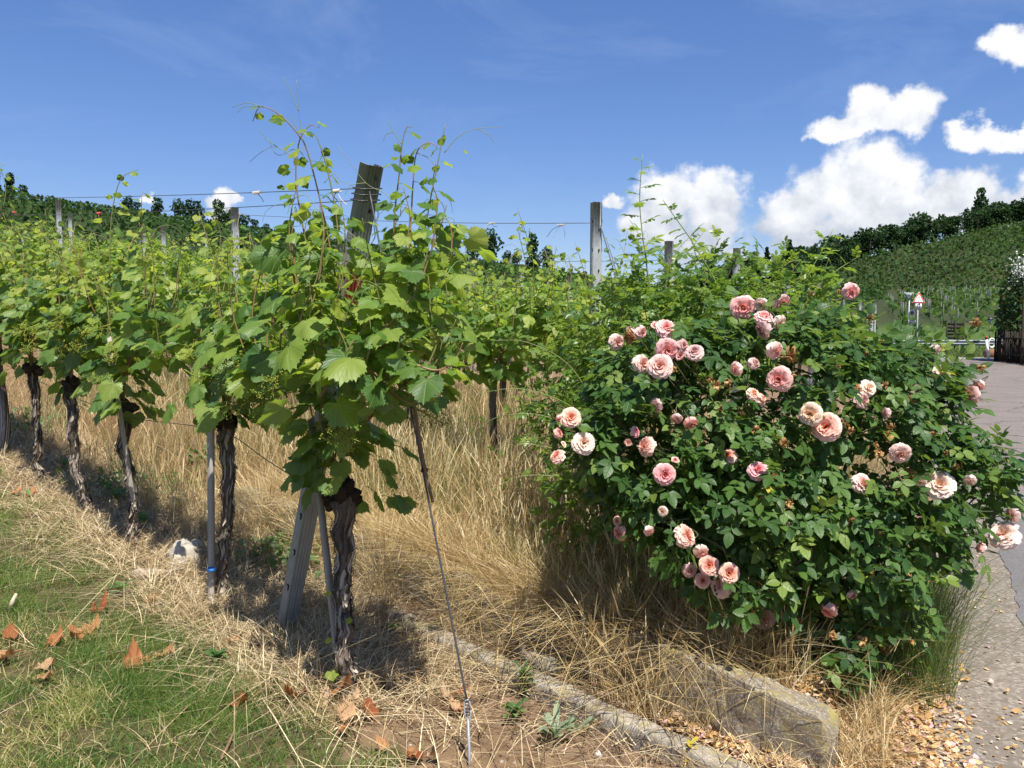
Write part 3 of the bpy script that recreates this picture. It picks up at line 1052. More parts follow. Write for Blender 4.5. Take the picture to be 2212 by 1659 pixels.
def wire_coil(name, centre, axis, rad, turns, thick, mat, parent, length=0.04):
    n = turns * 14
    z = unit(np.asarray(axis, float))
    x = unit(np.cross(z, [0.3, 0.8, 0.1]))
    y = np.cross(z, x)
    t = np.linspace(0, 1, n)
    a = t * turns * 6.283
    rw = rad if np.ndim(rad) else (rad, rad)
    path = np.asarray(centre) + rw[0] * np.cos(a)[:, None] * x + rw[1] * np.sin(a)[:, None] * y + ((t - 0.5) * length)[:, None] * z
    g = Geo().tube(path, thick, 5, 0.5)
    return g.build(name, mat, parent)


END_BASE = hit(615, 1380)
END_BASE = np.array([-1.155, 4.10, float(ground_z(-1.155, 4.10))])
END_TOP = np.array([-0.588, 3.515, 2.27])
end_post = steel_post(END_BASE, END_TOP, 'leaning grey ribbed steel end post with a sprayed red band', None, 0.041, paint=(1.62, 1.98), name='end_post')
Lp = np.linalg.norm(END_TOP - END_BASE)
for dz_, nm in ((0.10, 'wire_wrap'), (0.125, 'wire_wrap'), (0.15, 'wire_wrap'), (0.75, 'wire_wrap')):
    a4 = np.array([(-0.049, -0.036), (0.049, -0.036), (0.049, 0.034), (-0.049, 0.034), (-0.049, -0.036)])
    path = bez(np.column_stack([a4, Lp - dz_ + np.array([0, 0.012, 0.0, -0.01, 0.0])]), 21)
    Geo().tube(path, 0.0024, 5, 0.5).build(nm, M_WIRE, end_post)
path = bez([(0.03, -0.04, Lp - 0.14), (0.045, -0.05, Lp - 0.2), (0.03, -0.055, Lp - 0.24), (0.05, -0.05, Lp - 0.29), (0.035, -0.05, Lp - 0.33)], 24)
Geo().tube(path, 0.002, 5, 0.6).build('wire_tail', M_WIRE, end_post)

# second-row and later row end posts, and the posts within the rows
def row_c(k):
    return 0.0 if k == 1 else 2.55 + 2.2 * (k - 2)


def row_start(k):
    return 0.346 * row_c(k) - 0.08


def gpt(s, c, dz=0.0):
    p = xy_of(s, c)
    return np.array([p[0], p[1], float(ground_z(p[0], p[1])) + dz])


POSTS = []
pl = gpt(5.85, 0.0)
POSTS.append(steel_post(pl, (pl[0], pl[1], pl[2] + 2.46), 'tall grey steel post cut by the left edge, pierced by a row of holes', 'steel posts of the vineyard rows'))
p2 = gpt(row_start(2), row_c(2))
p2 = np.array([0.583, 5.8, float(ground_z(0.583, 5.8))])
END2 = steel_post(p2, (p2[0], p2[1], 2.445), 'bare grey steel post with slack stay wire, left of the tall rose cane', 'steel posts of the vineyard rows', 0.032, yaw=-1.25)
p3 = np.array([1.505, 8.0, float(ground_z(1.505, 8.0))])
END3 = steel_post(p3, (1.505, 8.0, 2.40), 'grey steel post rising behind the small-leaved rose canes', 'steel posts of the vineyard rows', 0.033, yaw=-1.25)
named = {
    (2, 1): (5.46 + 0.765, 'upright grey steel post above the vines, halfway from left edge to leaning post'),
    (2, 2): (12.1 + 0.765, 'thin grey steel post over the vines close to the left edge of the photo'),
}
n_post = 0
for k in range(2, 17):
    c = row_c(k)
    s0 = row_start(k) if k > 3 else row_start(k)
    for j in range(0 if k > 3 else 1, 6):
        if (k, j) in named:
            s, lab = named[(k, j)]
        else:
            s, lab = s0 + 6.1 * j + (0.4 * math.sin(k * 7.1 + j * 3.3)), None
        p = gpt(s, c)
        if p[1] < 3 or math.hypot(p[0], p[1]) > 42 or abs(p[0] / p[1]) > 0.66:
            continue
        hgt = 2.2 + 0.12 * math.sin(k * 3.7 + j * 5.1)
        if (k, j) == (2, 1):
            hgt = 2.96 - p[2]
        if (k, j) == (2, 2):
            hgt = 3.75 - p[2]
        u_ = CU + FPX * p[0] / p[1]
        if lab is None:
            lab = f'grey steel post topping the vines, {["first", "second", "third", "fourth", "fifth", "sixth"][j]} along row {["one", "two", "three", "four", "five", "six", "seven", "eight", "nine", "ten", "eleven", "twelve", "thirteen", "fourteen", "fifteen", "sixteen"][k - 1]}'
        POSTS.append(steel_post(p, (p[0], p[1], p[2] + hgt), lab, 'steel posts of the vineyard rows', 0.037, hooks=(math.hypot(p[0], p[1]) < 15), ribs=3))

# ------------------------------------------------------------------ wires
def wire(label, pts, thick=0.0016, sag=0.0, name='trellis_wire', mat=None, n=40):
    P = bez(pts, n)
    t = np.linspace(0, 1, n)
    P[:, 2] -= sag * 4 * t * (1 - t)
    o = Geo().tube(P, thick, 5, 0.4).build(name, mat or M_WIRE, None, origin=P[0])
    o.location = P[0]
    return tag(o, label, 'wire', 'trellis wires')


lt = pl + np.array([0, 0, 2.46])
za = unit(END_TOP - END_BASE)
ea = END_TOP - za * 0.10
eb = END_TOP - za * 0.15
far_dir = np.array([DR[0], DR[1], 0.09])
wire('thin top wire from the head of the leaning end post to the tall left post', [ea, ea * 0.5 + (lt + [0, 0, -0.07]) * 0.5, lt + [0, 0, -0.07], lt + far_dir * 5], 0.0020, 0.03)
wire('second wire just below the top one, running to the tall left post', [eb, eb * 0.5 + (lt + [0, 0, -0.20]) * 0.5, lt + [0, 0, -0.20], lt + far_dir * 5 + [0, 0, -.1]], 0.0020, 0.05)
for hgt, lab in ((1.72, 'catch wire half hidden among the upper leaves of the front vine row'), (1.28, 'lower catch wire threaded through the leaves of the front vine row')):
    a_ = END_BASE + za * (hgt + 0.05)
    b_ = gpt(5.85, 0.0, hgt)
    wire(lab, [a_, (a_ + b_) / 2 + [0.04, 0.0, -0.02], b_, b_ + far_dir * 5], 0.0018, 0.02)
tw = [gpt(0.05, 0.03, 0.80), gpt(0.7, 0.02, 0.90), gpt(1.28, 0.03, 0.965), gpt(2.5, 0.02, 0.86), gpt(3.4, 0.02, 0.84), gpt(4.6, 0.0, 0.86), gpt(5.85, 0.0, 0.88)]
wire('twisted lower wire tied along the heads of the front vine trunks', tw, 0.0024, 0.0)
t2 = np.array([0.583, 5.8, 2.445])
q2 = gpt(6.225, 2.55)
wire('top wire hung with twine ends, running left from the bare post', [t2 + [-.02, 0, -0.14], (t2 * 0.6 + np.array([q2[0], q2[1], 2.9]) * 0.4) + [0, 0, -0.10], np.array([q2[0], q2[1], 2.88])], 0.0026, 0.02)
wire('lower wire running left from the bare post behind the vines', [t2 + [-.02, 0, -0.62], np.array([q2[0], q2[1], 2.36])], 0.002, 0.03)
t3 = np.array([1.505, 8.0, 2.40])
q3 = gpt(row_start(3) + 6, row_c(3))
wire('thin wire running left from the post behind the rose canes', [t3 + [0, 0, -0.18], np.array([q3[0], q3[1], q3[2] + 2.05])], 0.0024, 0.06)
st = np.array([0.86, 5.45, 1.0])
wire('slack stay wire slanting down to the right of the bare post', [t2 + [0.03, -0.03, -0.16], (t2 + st) / 2 + [0.03, 0, 0.0], st, [1.05, 5.2, 0.3]], 0.0042, 0.0, 'stay_wire')

# the front stay wire with its rod and eye in the ground
GA = np.array([-0.150, 2.90, float(ground_z(-0.15, 2.90)) - 0.02])
top = END_TOP - za * 0.12 + np.array([0.02, -0.04, 0])
low = np.array([-0.163, 2.955, 0.165])
root = thing('ground_anchor', (GA[0], GA[1], GA[2]), 'galvanised anchor rod with an eye at the foot of the long stay wire', 'anchor')
d_ = unit(low - GA)
Geo().tube([(0, 0, -0.1), d_ * 0.19], 0.0058, 8, 0.5).build('rod', M_OLDZINC, root)
a12 = np.linspace(0, 2 * math.pi, 15)
eye = d_ * 0.225 + np.column_stack([0.012 * np.cos(a12), 0 * a12, 0 * a12]) + np.sin(a12)[:, None] * d_ * 0.036
Geo().tube(eye, 0.0042, 6, 0.5).build('eye', M_OLDZINC, root)
wire('long stay wire from the leaning end post down to its ground anchor', [top, top * 0.5 + (GA + d_ * 0.25) * 0.5, GA + d_ * 0.25], 0.0040, 0.0, 'stay_wire')
wire_coil('wire_twist', d_ * 0.235, d_, 0.0085, 5, 0.002, M_WIRE, root, 0.06)

# ties and twine caught on the wires
def twist(p, label, mat, size=0.04, seed=0, name='twine_knot', cat='twine', along=None, dangle=0.0):
    rg = rng_of(seed)
    ax = unit(along if along is not None else [-1, 0.9, 0.05])
    n = 46
    t = np.linspace(0, 1, n)
    x = unit(np.cross(ax, [0, 0, 1]))
    y = np.cross(ax, x)
    a = t * 6.283 * 6
    P = ((t - 0.5) * size)[:, None] * ax + 0.006 * np.cos(a)[:, None] * x + 0.006 * np.sin(a)[:, None] * y
    root = thing(name, p, label, cat, 'twine and clips on the trellis wires')
    Geo().tube(P, 0.0024, 5, rg.random()).build('knot', mat, root)
    for k in range(3):
        e = rg.normal(0, 1, 3) * size * 0.5
        e[2] = -abs(e[2]) - dangle * (0.6 + 0.4 * k)
        Geo().tube(bez([(0, 0, 0), e * 0.5 + rg.normal(0, 0.008, 3), e], 12), 0.0016, 4, rg.random()).build('loose_end', mat if k else M_RUST, root)
    return root


L1 = lt + np.array([0, 0, -0.07])
twist(ea * 0.84 + L1 * 0.16 + [0, 0, -0.012], 'white twine wound round the top wire left of the leaning end post', M_PALE, 0.07, 1)
L2 = lt + np.array([0, 0, -0.20])
twist(eb * 0.47 + L2 * 0.53 + [0, 0, -0.045], 'red clip hanging on the second wire near the cloud behind the trees', M_PINKTAPE, 0.055, 2, 'red_clip', 'clip')
twist(eb * 0.13 + L2 * 0.87 + [0, 0, -0.03], 'red clip on the second wire close to the tall left post', M_PINKTAPE, 0.06, 3, 'red_clip', 'clip')
twist(ea * 0.97 + L1 * 0.03 + [-0.03, 0, -0.01], 'pale twine with dangling ends beside the head of the leaning end post', M_PALE, 0.05, 4, dangle=0.03)
A2, B2 = t2 + np.array([-.02, 0, -0.14]), np.array([q2[0], q2[1], 2.88])
for f_, lab, dg in ((0.055, 'white twine coil with a dark dangling end, nearest to the bare post', 0.06), (0.13, 'thin pale twine end dangling straight down from the bare post wire', 0.08),
                    (0.19, 'white knot of twine on the bare post wire, third from the post', 0.0), (0.31, 'small pale twist at the left end of the bare post wire', 0.01)):
    twist(A2 * (1 - f_) + B2 * f_ + [0, 0, -0.02], lab, M_PALE, 0.07 if dg < 0.07 else 0.03, int(f_ * 1000), dangle=dg, along=[-.7, .72, .05])

# wooden stakes
def stake(p0, p1, label, wd=0.03, mat=None):
    p0, p1 = np.asarray(p0, float), np.asarray(p1, float)
    root = Geo()
    L = np.linalg.norm(p1 - p0)
    n = 8
    V = []
    for i in range(n + 1):
        z = L * i / n
        r = 0.5 * wd * (1 + 0.05 * math.sin(i * 2.3))
        V += [(-r, -r * 0.75, z), (r, -r * 0.75, z), (r, r * 0.75, z), (-r, r * 0.75, z + (0.012 if i == n else 0))]
    V = np.array(V)
    i = np.arange((n + 1) * 4).reshape(n + 1, 4)
    a, b, c, d = i[:-1], np.roll(i[:-1], -1, 1), i[1:], np.roll(i[1:], -1, 1)
    F = np.concatenate([np.stack([a, b, d], -1).reshape(-1, 3), np.stack([a, d, c], -1).reshape(-1, 3), [[i[n][0], i[n][1], i[n][2]], [i[n][0], i[n][2], i[n][3]]]])
    me = mesh_np('wooden_stake', V, F, mat or M_WOOD, {'rnd': np.full(len(V), 0.4)}, smooth=False)
    o = link('wooden_stake', me)
    o.location = p0
    z = Vector(unit(p1 - p0))
    o.rotation_euler = z.to_track_quat('Z', 'Y').to_euler()
    return tag(o, label, 'stake', 'wooden stakes beside the vines')


b3 = gpt(2.46, -0.05)
tp = at(236, 730, 5.2)
bt = at(255, 860, 5.22)
stake(bt + (bt - tp) * 1.9, tp, 'pale wooden stake standing proud of the third vine trunk', 0.034)
tp = at(455, 820, 4.42)
bt = at(456, 1300, 4.36)
stake(bt + [0, 0, -0.1], tp, 'grey weathered stake tied with blue ribbon behind the second vine trunk', 0.03)
tp = at(672, 905, 3.62)
bt = at(732, 1440, 3.50)
stake(bt + (bt - tp) * 0.12, tp, 'whitish thin stake leaning behind the front vine trunk', 0.026)
rb = at(457, 1230, 4.33)
o = wire_coil('blue_ribbon', (0, 0, 0), (0, 0.1, 1), 0.021, 2, 0.0055, M_BLUE, None, 0.012)
o.location = rb
tag(o, 'bright blue ribbon knotted round the stake of the second vine', 'ribbon')
# ------------------------------------------------------------------ vine leaves
HALF = [(0.05, -0.06), (0.17, -0.20), (0.33, -0.23), (0.45, -0.12), (0.55, 0.02), (0.62, 0.16), (0.58, 0.27), (0.60, 0.40), (0.60, 0.55), (0.50, 0.62), (0.40, 0.69), (0.31, 0.83), (0.16, 0.95)]


def vine_leaf(seed, teeth=True, fold=0.25, droop=0.22, wave=0.06, ring=True, petiole=True, curl=0.0):
    rg = rng_of(seed)
    pts = []
    full = [(x, y) for x, y in HALF] + [(0.0, 1.06)] + [(-x, y) for x, y in HALF[::-1]]
    full = [(x * (1 + rg.normal(0, 0.05)), y * (1 + rg.normal(0, 0.04))) for x, y in full]
    for i, (x, y) in enumerate(full):
        pts.append((x, y))
        if teeth and i < len(full) - 1:
            x2, y2 = full[i + 1]
            mx_, my_ = (x + x2) / 2, (y + y2) / 2
            k = 0.915
            pts.append((mx_ * k, my_ * k if my_ > 0 else my_ * k))
    pts = np.array(pts)
    n = len(pts)
    P = [np.zeros((1, 2))]
    if ring:
        P.append(pts * 0.55)
    P.append(pts)
    P = np.concatenate(P)
    r = np.linalg.norm(P, axis=1)
    th = np.arctan2(P[:, 0], P[:, 1])
    ph = rg.random() * 6.28
    z = -fold * np.abs(P[:, 0]) * (0.6 + 0.4 * P[:, 1]) + 0.10 * np.sqrt(np.abs(P[:, 0]) + 1e-4) - droop * r * r + wave * r * np.sin(th * 5 + ph) - curl * r ** 3
    V = np.column_stack([P[:, 0], P[:, 1], z])
    F = []
    o1 = 1
    if ring:
        o2 = 1 + n
        for i in range(n - 1):
            F.append((0, o1 + i + 1, o1 + i))
            F += [(o1 + i, o1 + i + 1, o2 + i + 1), (o1 + i, o2 + i + 1, o2 + i)]
    else:
        for i in range(n - 1):
            F.append((0, o1 + i + 1, o1 + i))
    F = np.array(F)
    nrm = np.cross(V[F[:, 1]] - V[F[:, 0]], V[F[:, 2]] - V[F[:, 0]])
    if nrm[:, 2].sum() < 0:
        F = F[:, ::-1]
    luv = np.column_stack([P[:, 0], P[:, 1], np.zeros(len(P))])
    if petiole:
        tv, tf, tl = tube_np(bez([(0, -0.72, -0.26), (0, -0.35, -0.06), (0, 0.0, 0.0)], 4), 0.018, 4, caps=False)
        F = np.concatenate([F, tf + len(V)])
        V = np.concatenate([V, tv])
        luv = np.concatenate([luv, np.full((len(tv), 3), 9.0)])
    return V, F, luv


SUNV = np.array(sd)
PET = np.array([0.0, 0.72, 0.26])


def leaf_meshes(name, mat, shapes):
    return [mesh_np(name, v, f, mat, None, True, vattrs={'luv': l}) for v, f, l in shapes]


BIG = [vine_leaf(100 + i, True, 0.16 + 0.17 * (i % 4), 0.05 + 0.16 * (i % 3), 0.06 + 0.04 * (i % 2)) for i in range(8)]
MID = [vine_leaf(130 + i, False, 0.15 + 0.2 * (i % 3), 0.08 + 0.16 * (i % 2), 0.08) for i in range(5)]
LOW = [vine_leaf(150 + i, False, 0.2, 0.2, 0.06, ring=False, petiole=False) for i in range(3)]
ME_BIG = leaf_meshes('vine_leaf', M_VINE, BIG)
ME_YOUNG = leaf_meshes('young_vine_leaf', M_VINE_YOUNG, BIG[:5])
ME_MID = leaf_meshes('vine_leaf', M_VINE, MID)
ME_MIDLIGHT = leaf_meshes('vine_leaf', M_VINE_FAR, MID)


def grape_bloom(seed):
    """a loose branching cluster of tiny green buds, about 1 unit long"""
    rg = rng_of(seed)
    g = Geo()
    g.tube([(0, 0, 0), (0.05, 0.5, -0.02), (0.0, 1.0, -0.1)], [0.02, 0.016, 0.008], 4, 0.2)
    for k in range(15):
        t = 0.18 + 0.8 * k / 15
        a = k * 2.4
        L = 0.30 * (1 - t) + 0.10
        e = np.array([math.cos(a) * L, t + 0.12, math.sin(a) * L])
        g.tube([(0, t, -0.08 * t), e], 0.009, 3, 0.3, caps=False)
        for j in range(7):
            q = e * 1.0 + rg.normal(0, 0.045, 3) - np.array([0, 0.06, 0]) * rg.random()
            s = 0.017 + 0.010 * rg.random()
            v = q + s * np.array([[1, 0, -0.6], [-0.6, 0.9, -0.6], [-0.6, -0.9, -0.6], [0, 0, 1.1]])
            g.add(v, [[0, 1, 3], [1, 2, 3], [2, 0, 3], [0, 2, 1]], rg.random())
    V, F, A, L = g.arrays()
    return mesh_np('flower_cluster', V, F, M_GRAPE, {'rnd': A}, True, vattrs={'luv': L})


ME_BLOOM = [grape_bloom(i) for i in range(3)]


def put_leaf(parent, origin, me, pos, M, size, name='leaf'):
    o = bpy.data.objects.new(name, me)
    mat = Matrix.Identity(4)
    for i in range(3):
        for j in range(3):
            mat[i][j] = float(M[i][j]) * size
        mat[i][3] = float(pos[i] - origin[i])
    o.matrix_basis = mat
    o.parent = parent
    col.objects.link(o)
    return o


def shoot_leaves(path, rg, across, base=0.085, top=0.035, spacing=0.075, lateral=0.6, first=0.06, updroop=0.5):
    """leaves along one shoot: rows of (attach point, tip direction, normal, size)"""
    seg = np.linalg.norm(np.diff(path, axis=0), axis=1)
    cum = np.concatenate([[0], np.cumsum(seg)])
    L = cum[-1]
    out = []
    d, side = first, 1 if rg.random() < 0.5 else -1
    while d < L:
        i = max(0, min(int(np.searchsorted(cum, d)) - 1, len(path) - 2))
        p = path[i] + (path[i + 1] - path[i]) * ((d - cum[i]) / max(seg[i], 1e-6))
        t = d / L
        size = (base * (0.75 + 0.5 * math.sin(math.pi * min(1, t * 1.25 + 0.2)))) * (1 - t) + top * t
        size *= rg.uniform(0.78, 1.22)
        h = across * side + rg.normal(0, 0.55, 3)
        h[2] = 0
        h = unit(h)
        tip = h * rg.uniform(0.55, 1.0) + np.array([0, 0, -1]) * rg.uniform(0.1, 0.85) * updroop * 1.6
        nr = np.array([0, 0, 1.0]) * rg.uniform(0.3, 0.8) + h * rg.uniform(0.1, 0.8) + SUNV * rg.uniform(0.0, 0.5) + rg.normal(0, 0.38, 3)
        out.append((p, tip, nr, size))
        if rg.random() < lateral and t < 0.8:
            h2 = unit(across * (1 if rg.random() < 0.5 else -1) * 0.8 + rg.normal(0, 0.8, 3) * [1, 1, 0.0])
            out.append((p + h2 * rg.uniform(0.02, 0.10) + [0, 0, rg.uniform(-0.05, 0.05)], h2 + [0, 0, -rg.uniform(0.0, 0.9)], np.array([0, 0, 0.6]) + h2 * 0.6 + rg.normal(0, 0.35, 3), size * rg.uniform(0.5, 0.95)))
        side = -side
        d += spacing * rg.uniform(0.75, 1.25) * (1 - 0.35 * t)
    return out


def trunk_geo(path, radii, seed, parent, origin, strips=70, knobs=True, fine=True):
    P = np.asarray(path)
    n = 74 if fine else 14
    pp = bez(P, n)
    rr = np.interp(np.linspace(0, 1, n), np.linspace(0, 1, len(radii)), radii)
    rg = rng_of(seed)
    rr = rr * (1 + 0.16 * (fbm(np.arange(n) * 0.2, np.full(n, seed * 1.7), 3) - 0.5) * 2)
    pp = pp + np.column_stack([fbm(np.arange(n) * (0.10 if fine else 0.16), np.full(n, 5.0 + seed), 4) - 0.5, fbm(np.arange(n) * (0.10 if fine else 0.16), np.full(n, 15.0 + seed), 6) - 0.5, np.zeros(n)]) * 0.075
    g = Geo().tube(pp, rr, 22 if fine else 9, 0.45, rough=0.24 if fine else 0.1, seed=seed, along=0.16)
    g.build('trunk', M_BARK, parent, origin=origin)
    if strips:
        b = Geo()
        for k in range(strips):
            i = int(rg.integers(2, n - 6))
            m = int(rg.integers(3, 8))
            a = rg.random() * 6.283
            t = unit(pp[min(i + 3, n - 1)] - pp[i])
            x = unit(np.cross(t, [0.2, 1, 0.1]))
            y = np.cross(t, x)
            wd = rg.uniform(0.0025, 0.0065) * (1.5 if rg.random() < 0.3 else 1)
            V, F = [], []
            for j in range(m):
                ii = min(i + j, n - 1)
                lift = 0.002 + (0.026 * rg.random() ** 2 if j in (0, m - 1) else 0.003)
                ca, sa = math.cos(a + 0.05 * j), math.sin(a + 0.05 * j)
                o = ca * x + sa * y
                q = -sa * x + ca * y
                c = pp[ii] + o * (rr[ii] * 1.06 + lift)
                ww = wd * (0.4 if j in (0, m - 1) else 1.0)
                V += [c - q * ww, c + q * ww, c + o * 0.002]
            for j in range(m - 1):
                for s in (0, 2):
                    p0, p1 = j * 3 + (0 if s == 0 else 2), j * 3 + (2 if s == 0 else 1)
                    F += [(p0, p1, p1 + 3), (p0, p1 + 3, p0 + 3)]
            b.add(V, F, rg.random())
        tag(b.build('bark_strips', M_BARKSTRIP, parent, False, origin), kind='stuff')
    if knobs:
        hp = pp[-1]
        k = Geo()
        for j in range(15 if fine else 7):
            dv = unit(rg.normal(0, 1, 3) * [1, 1, 0.8] + [0, 0, 0.1])
            L = rg.uniform(0.045, 0.095) * (1.25 if seed == 11 else 1)
            k.tube(bez([hp - dv * 0.02, hp + dv * L * 0.6 + rg.normal(0, 0.006, 3), hp + dv * L], 5), [0.034, 0.032, 0.028, 0.022, 0.010], 8, rg.random(), 0.35, seed + j)
        k.build('gnarled_head', M_DARKBARK, parent, origin=origin)
    return pp, rr


def grapevine(s, c, head_h, label, group, seed, cane=(-0.55, 0.6), n_shoots=11, length=(0.75, 1.0), as_objects=300, extra=None, thick=1.0, base_pt=None, extra_full=None, head_off=(0, 0), big=True, cane_h=1.08,
              leaf_base=0.105, blooms=3, low_leaves=14, tie=True, light=False, spread=0.16):
    rg = rng_of(seed)
    base = gpt(s, c) if base_pt is None else np.asarray(base_pt, float)
    root = thing('grapevine', base, label, 'vine', group)
    dr3 = np.array([DR[0], DR[1], 0.055])
    nr3 = np.array([NR[0], NR[1], 0.0])
    head = base + np.array([head_off[0], head_off[1], head_h])
    pp, rr = trunk_geo([base - [0, 0, 0.12], base + [0.0, 0, 0.1], base * 0.5 + head * 0.5 + nr3 * rg.normal(0, 0.02), head],
                       np.array([0.052, 0.042, 0.035, 0.037, 0.043, 0.058]) * thick * 0.64, seed, root, base, 380 if big else 40, True, big)
    if tie:
        for h in ((0.36, 0.62) if big else (0.5,)):
            i = int(h * (len(pp) - 1))
            r = rr[i] * 1.18
            a = np.linspace(0, 6.283, 16)
            Geo().tube(np.column_stack([pp[i][0] + r * np.cos(a), pp[i][1] + r * np.sin(a), pp[i][2] + 0.006 * np.sin(a * 2)]), 0.0035, 5, 0.5).build('tie', M_RUST, root, origin=base)
    # canes along the wire
    starts = []
    for end in cane:
        if abs(end) < 0.05:
            continue
        sg = 1 if end > 0 else -1
        pts = [head - [0, 0, 0.02], head + dr3 * sg * 0.06 + [0, 0, (cane_h - head_h) * 0.6], base + dr3 * sg * 0.22 + [0, 0, cane_h + 0.02], base + dr3 * end * 0.7 + [0, 0, cane_h + 0.06 + rg.normal(0, 0.03)], base + dr3 * end + [0, 0, cane_h + 0.02 + rg.normal(0, 0.04)]]
        cp = bez(pts, 22)
        Geo().tube(cp, np.linspace(0.011, 0.006, 22), 7, rg.random(), 0.08, seed).build('cane', M_CANE, root, origin=base)
        k = max(2, int(n_shoots * abs(end) / (abs(cane[0]) + abs(cane[1]))))
        for q in np.linspace(0.15, 1.0, k):
            starts.append(cp[int(q * 21)])
    leaves, paths = [], []
    for st in starts:
        L = rg.uniform(*length)
        lean = dr3 * rg.normal(0, 0.14) + nr3 * rg.normal(0, spread)
        pts = [st, st + np.array([0, 0, L * 0.35]) + lean * 0.6 * L, st + np.array([0, 0, L * 0.72]) + lean * L + rg.normal(0, 0.02, 3), st + np.array([0, 0, L * 0.95]) + lean * 1.5 * L + rg.normal(0, 0.05, 3)]
        paths.append((bez(pts, 14), 1.0, 0.0045))
    for e in (extra_full or []):
        paths.append((bez(np.array(e), 22), 0.9, 0.0045))
    for e in (extra or []):
        paths.append((bez(np.array(e), 26), 0.25, 0.0042))
    for k, (pt, lat, r) in enumerate(paths):
        n = len(pt)
        Geo().tube(pt, np.linspace(r, 0.0014, n), 6, rg.random()).build('shoot', M_SHOOT, root, origin=base)
        ex = lat < 0.5
        leaves += shoot_leaves(pt, rg, nr3, leaf_base * (0.95 if ex else 1), 0.032 if ex else 0.034, 0.080 if ex else 0.070, 0.45 if ex else 0.95, 0.02)
        # curling tip and tendrils
        d = unit(pt[-1] - pt[-3])
        for j in range(1 if not ex else 0):
            sd_ = unit(nr3 * rg.normal(0, 1) + dr3 * rg.normal(0, 1))
            L = rg.uniform(0.10, 0.22)
            tpts = [pt[-4], pt[-4] + sd_ * L * 0.5 + [0, 0, L * 0.4], pt[-4] + sd_ * L + [0, 0, L * 0.3], pt[-4] + sd_ * L * 1.15 + [0, 0, L * 0.05]]
            Geo().tube(bez(tpts, 12), np.linspace(0.0013, 0.0007, 12), 4, rg.random()).build('tendril', M_TENDRIL, root, origin=base)
    for j in range(low_leaves):
        # leaves hanging round the head and down the first hand of trunk
        q = rg.normal(0, 0.17)
        h2 = unit(nr3 * (1 if rg.random() < 0.5 else -1) + rg.normal(0, 0.6, 3) * [1, 1, 0])
        p = base + dr3 * q + [0, 0, head_h + rg.uniform(0.0, 1.0) * max(0.12, cane_h - head_h)] + h2 * rg.uniform(0.02, 0.13)
        leaves.append((p, h2 * 0.6 + [0, 0, -rg.uniform(0.3, 1.2)], h2 + [0, 0, rg.uniform(0.0, 0.8)] + rg.normal(0, 0.25, 3), leaf_base * rg.uniform(0.7, 1.2)))
    pos = np.array([l[0] for l in leaves])
    M = frames(np.array([l[1] for l in leaves]), np.array([l[2] for l in leaves]))
    size = np.array([l[3] for l in leaves])
    blade = pos + np.einsum('nij,j->ni', M, PET) * size[:, None]
    # the largest and nearest leaves are objects of their own
    dist = np.linalg.norm(blade - [0, 0, CAM_H], axis=1)
    order = np.argsort(-(size / dist) * (1 + 0.35 * ((blade - base) @ -nr3 > 0)))
    keep = order[:as_objects]
    ms = (ME_BIG if big else ME_MID) if not light else ME_MIDLIGHT
    for i in keep:
        high = (blade[i][2] - base[2] - cane_h) / 0.9
        young = (size[i] < 0.058 and rg.random() < 0.8) or rg.random() < 0.75 * high - 0.18
        put_leaf(root, base, (ME_YOUNG if young else ms)[int(rg.integers(0, 5))], blade[i], M[i], size[i])
    rest = order[as_objects:]
    if len(rest):
        o = scatter('small_leaves', MID[:3], blade[rest], M[rest], size[rest], M_VINE_FAR, rg.random(len(rest)), root, base, rg)
        tag(o, kind='stuff')
    for j in range(blooms):
        q = rg.uniform(cane[0] * 0.9, cane[1] * 0.9)
        sd_ = 1 if rg.random() < 0.3 else -1
        p = base + dr3 * q + nr3 * sd_ * rg.uniform(0.10, 0.20) + [0, 0, cane_h + rg.uniform(-0.02, 0.22)]
        Mx = frames(np.array([[rg.normal(0, 0.6) + nr3[0] * sd_ * 0.6, rg.normal(0, 0.3) + nr3[1] * sd_ * 0.6, -0.4]]), np.array([[0.1, 0.2, 1.0]]))[0]
        put_leaf(root, base, ME_BLOOM[j % 3], p, Mx, rg.uniform(0.13, 0.20), 'flower_cluster')
    return root


# --- the front row, one vine after the other
def px(pts, y):
    """shoots given by where they run in the photo, at distance y (may change along them)"""
    ys = np.linspace(y[0], y[1], len(pts)) if isinstance(y, tuple) else [y] * len(pts)
    return np.array([at(u, v, yy) for (u, v), yy in zip(pts, ys)])


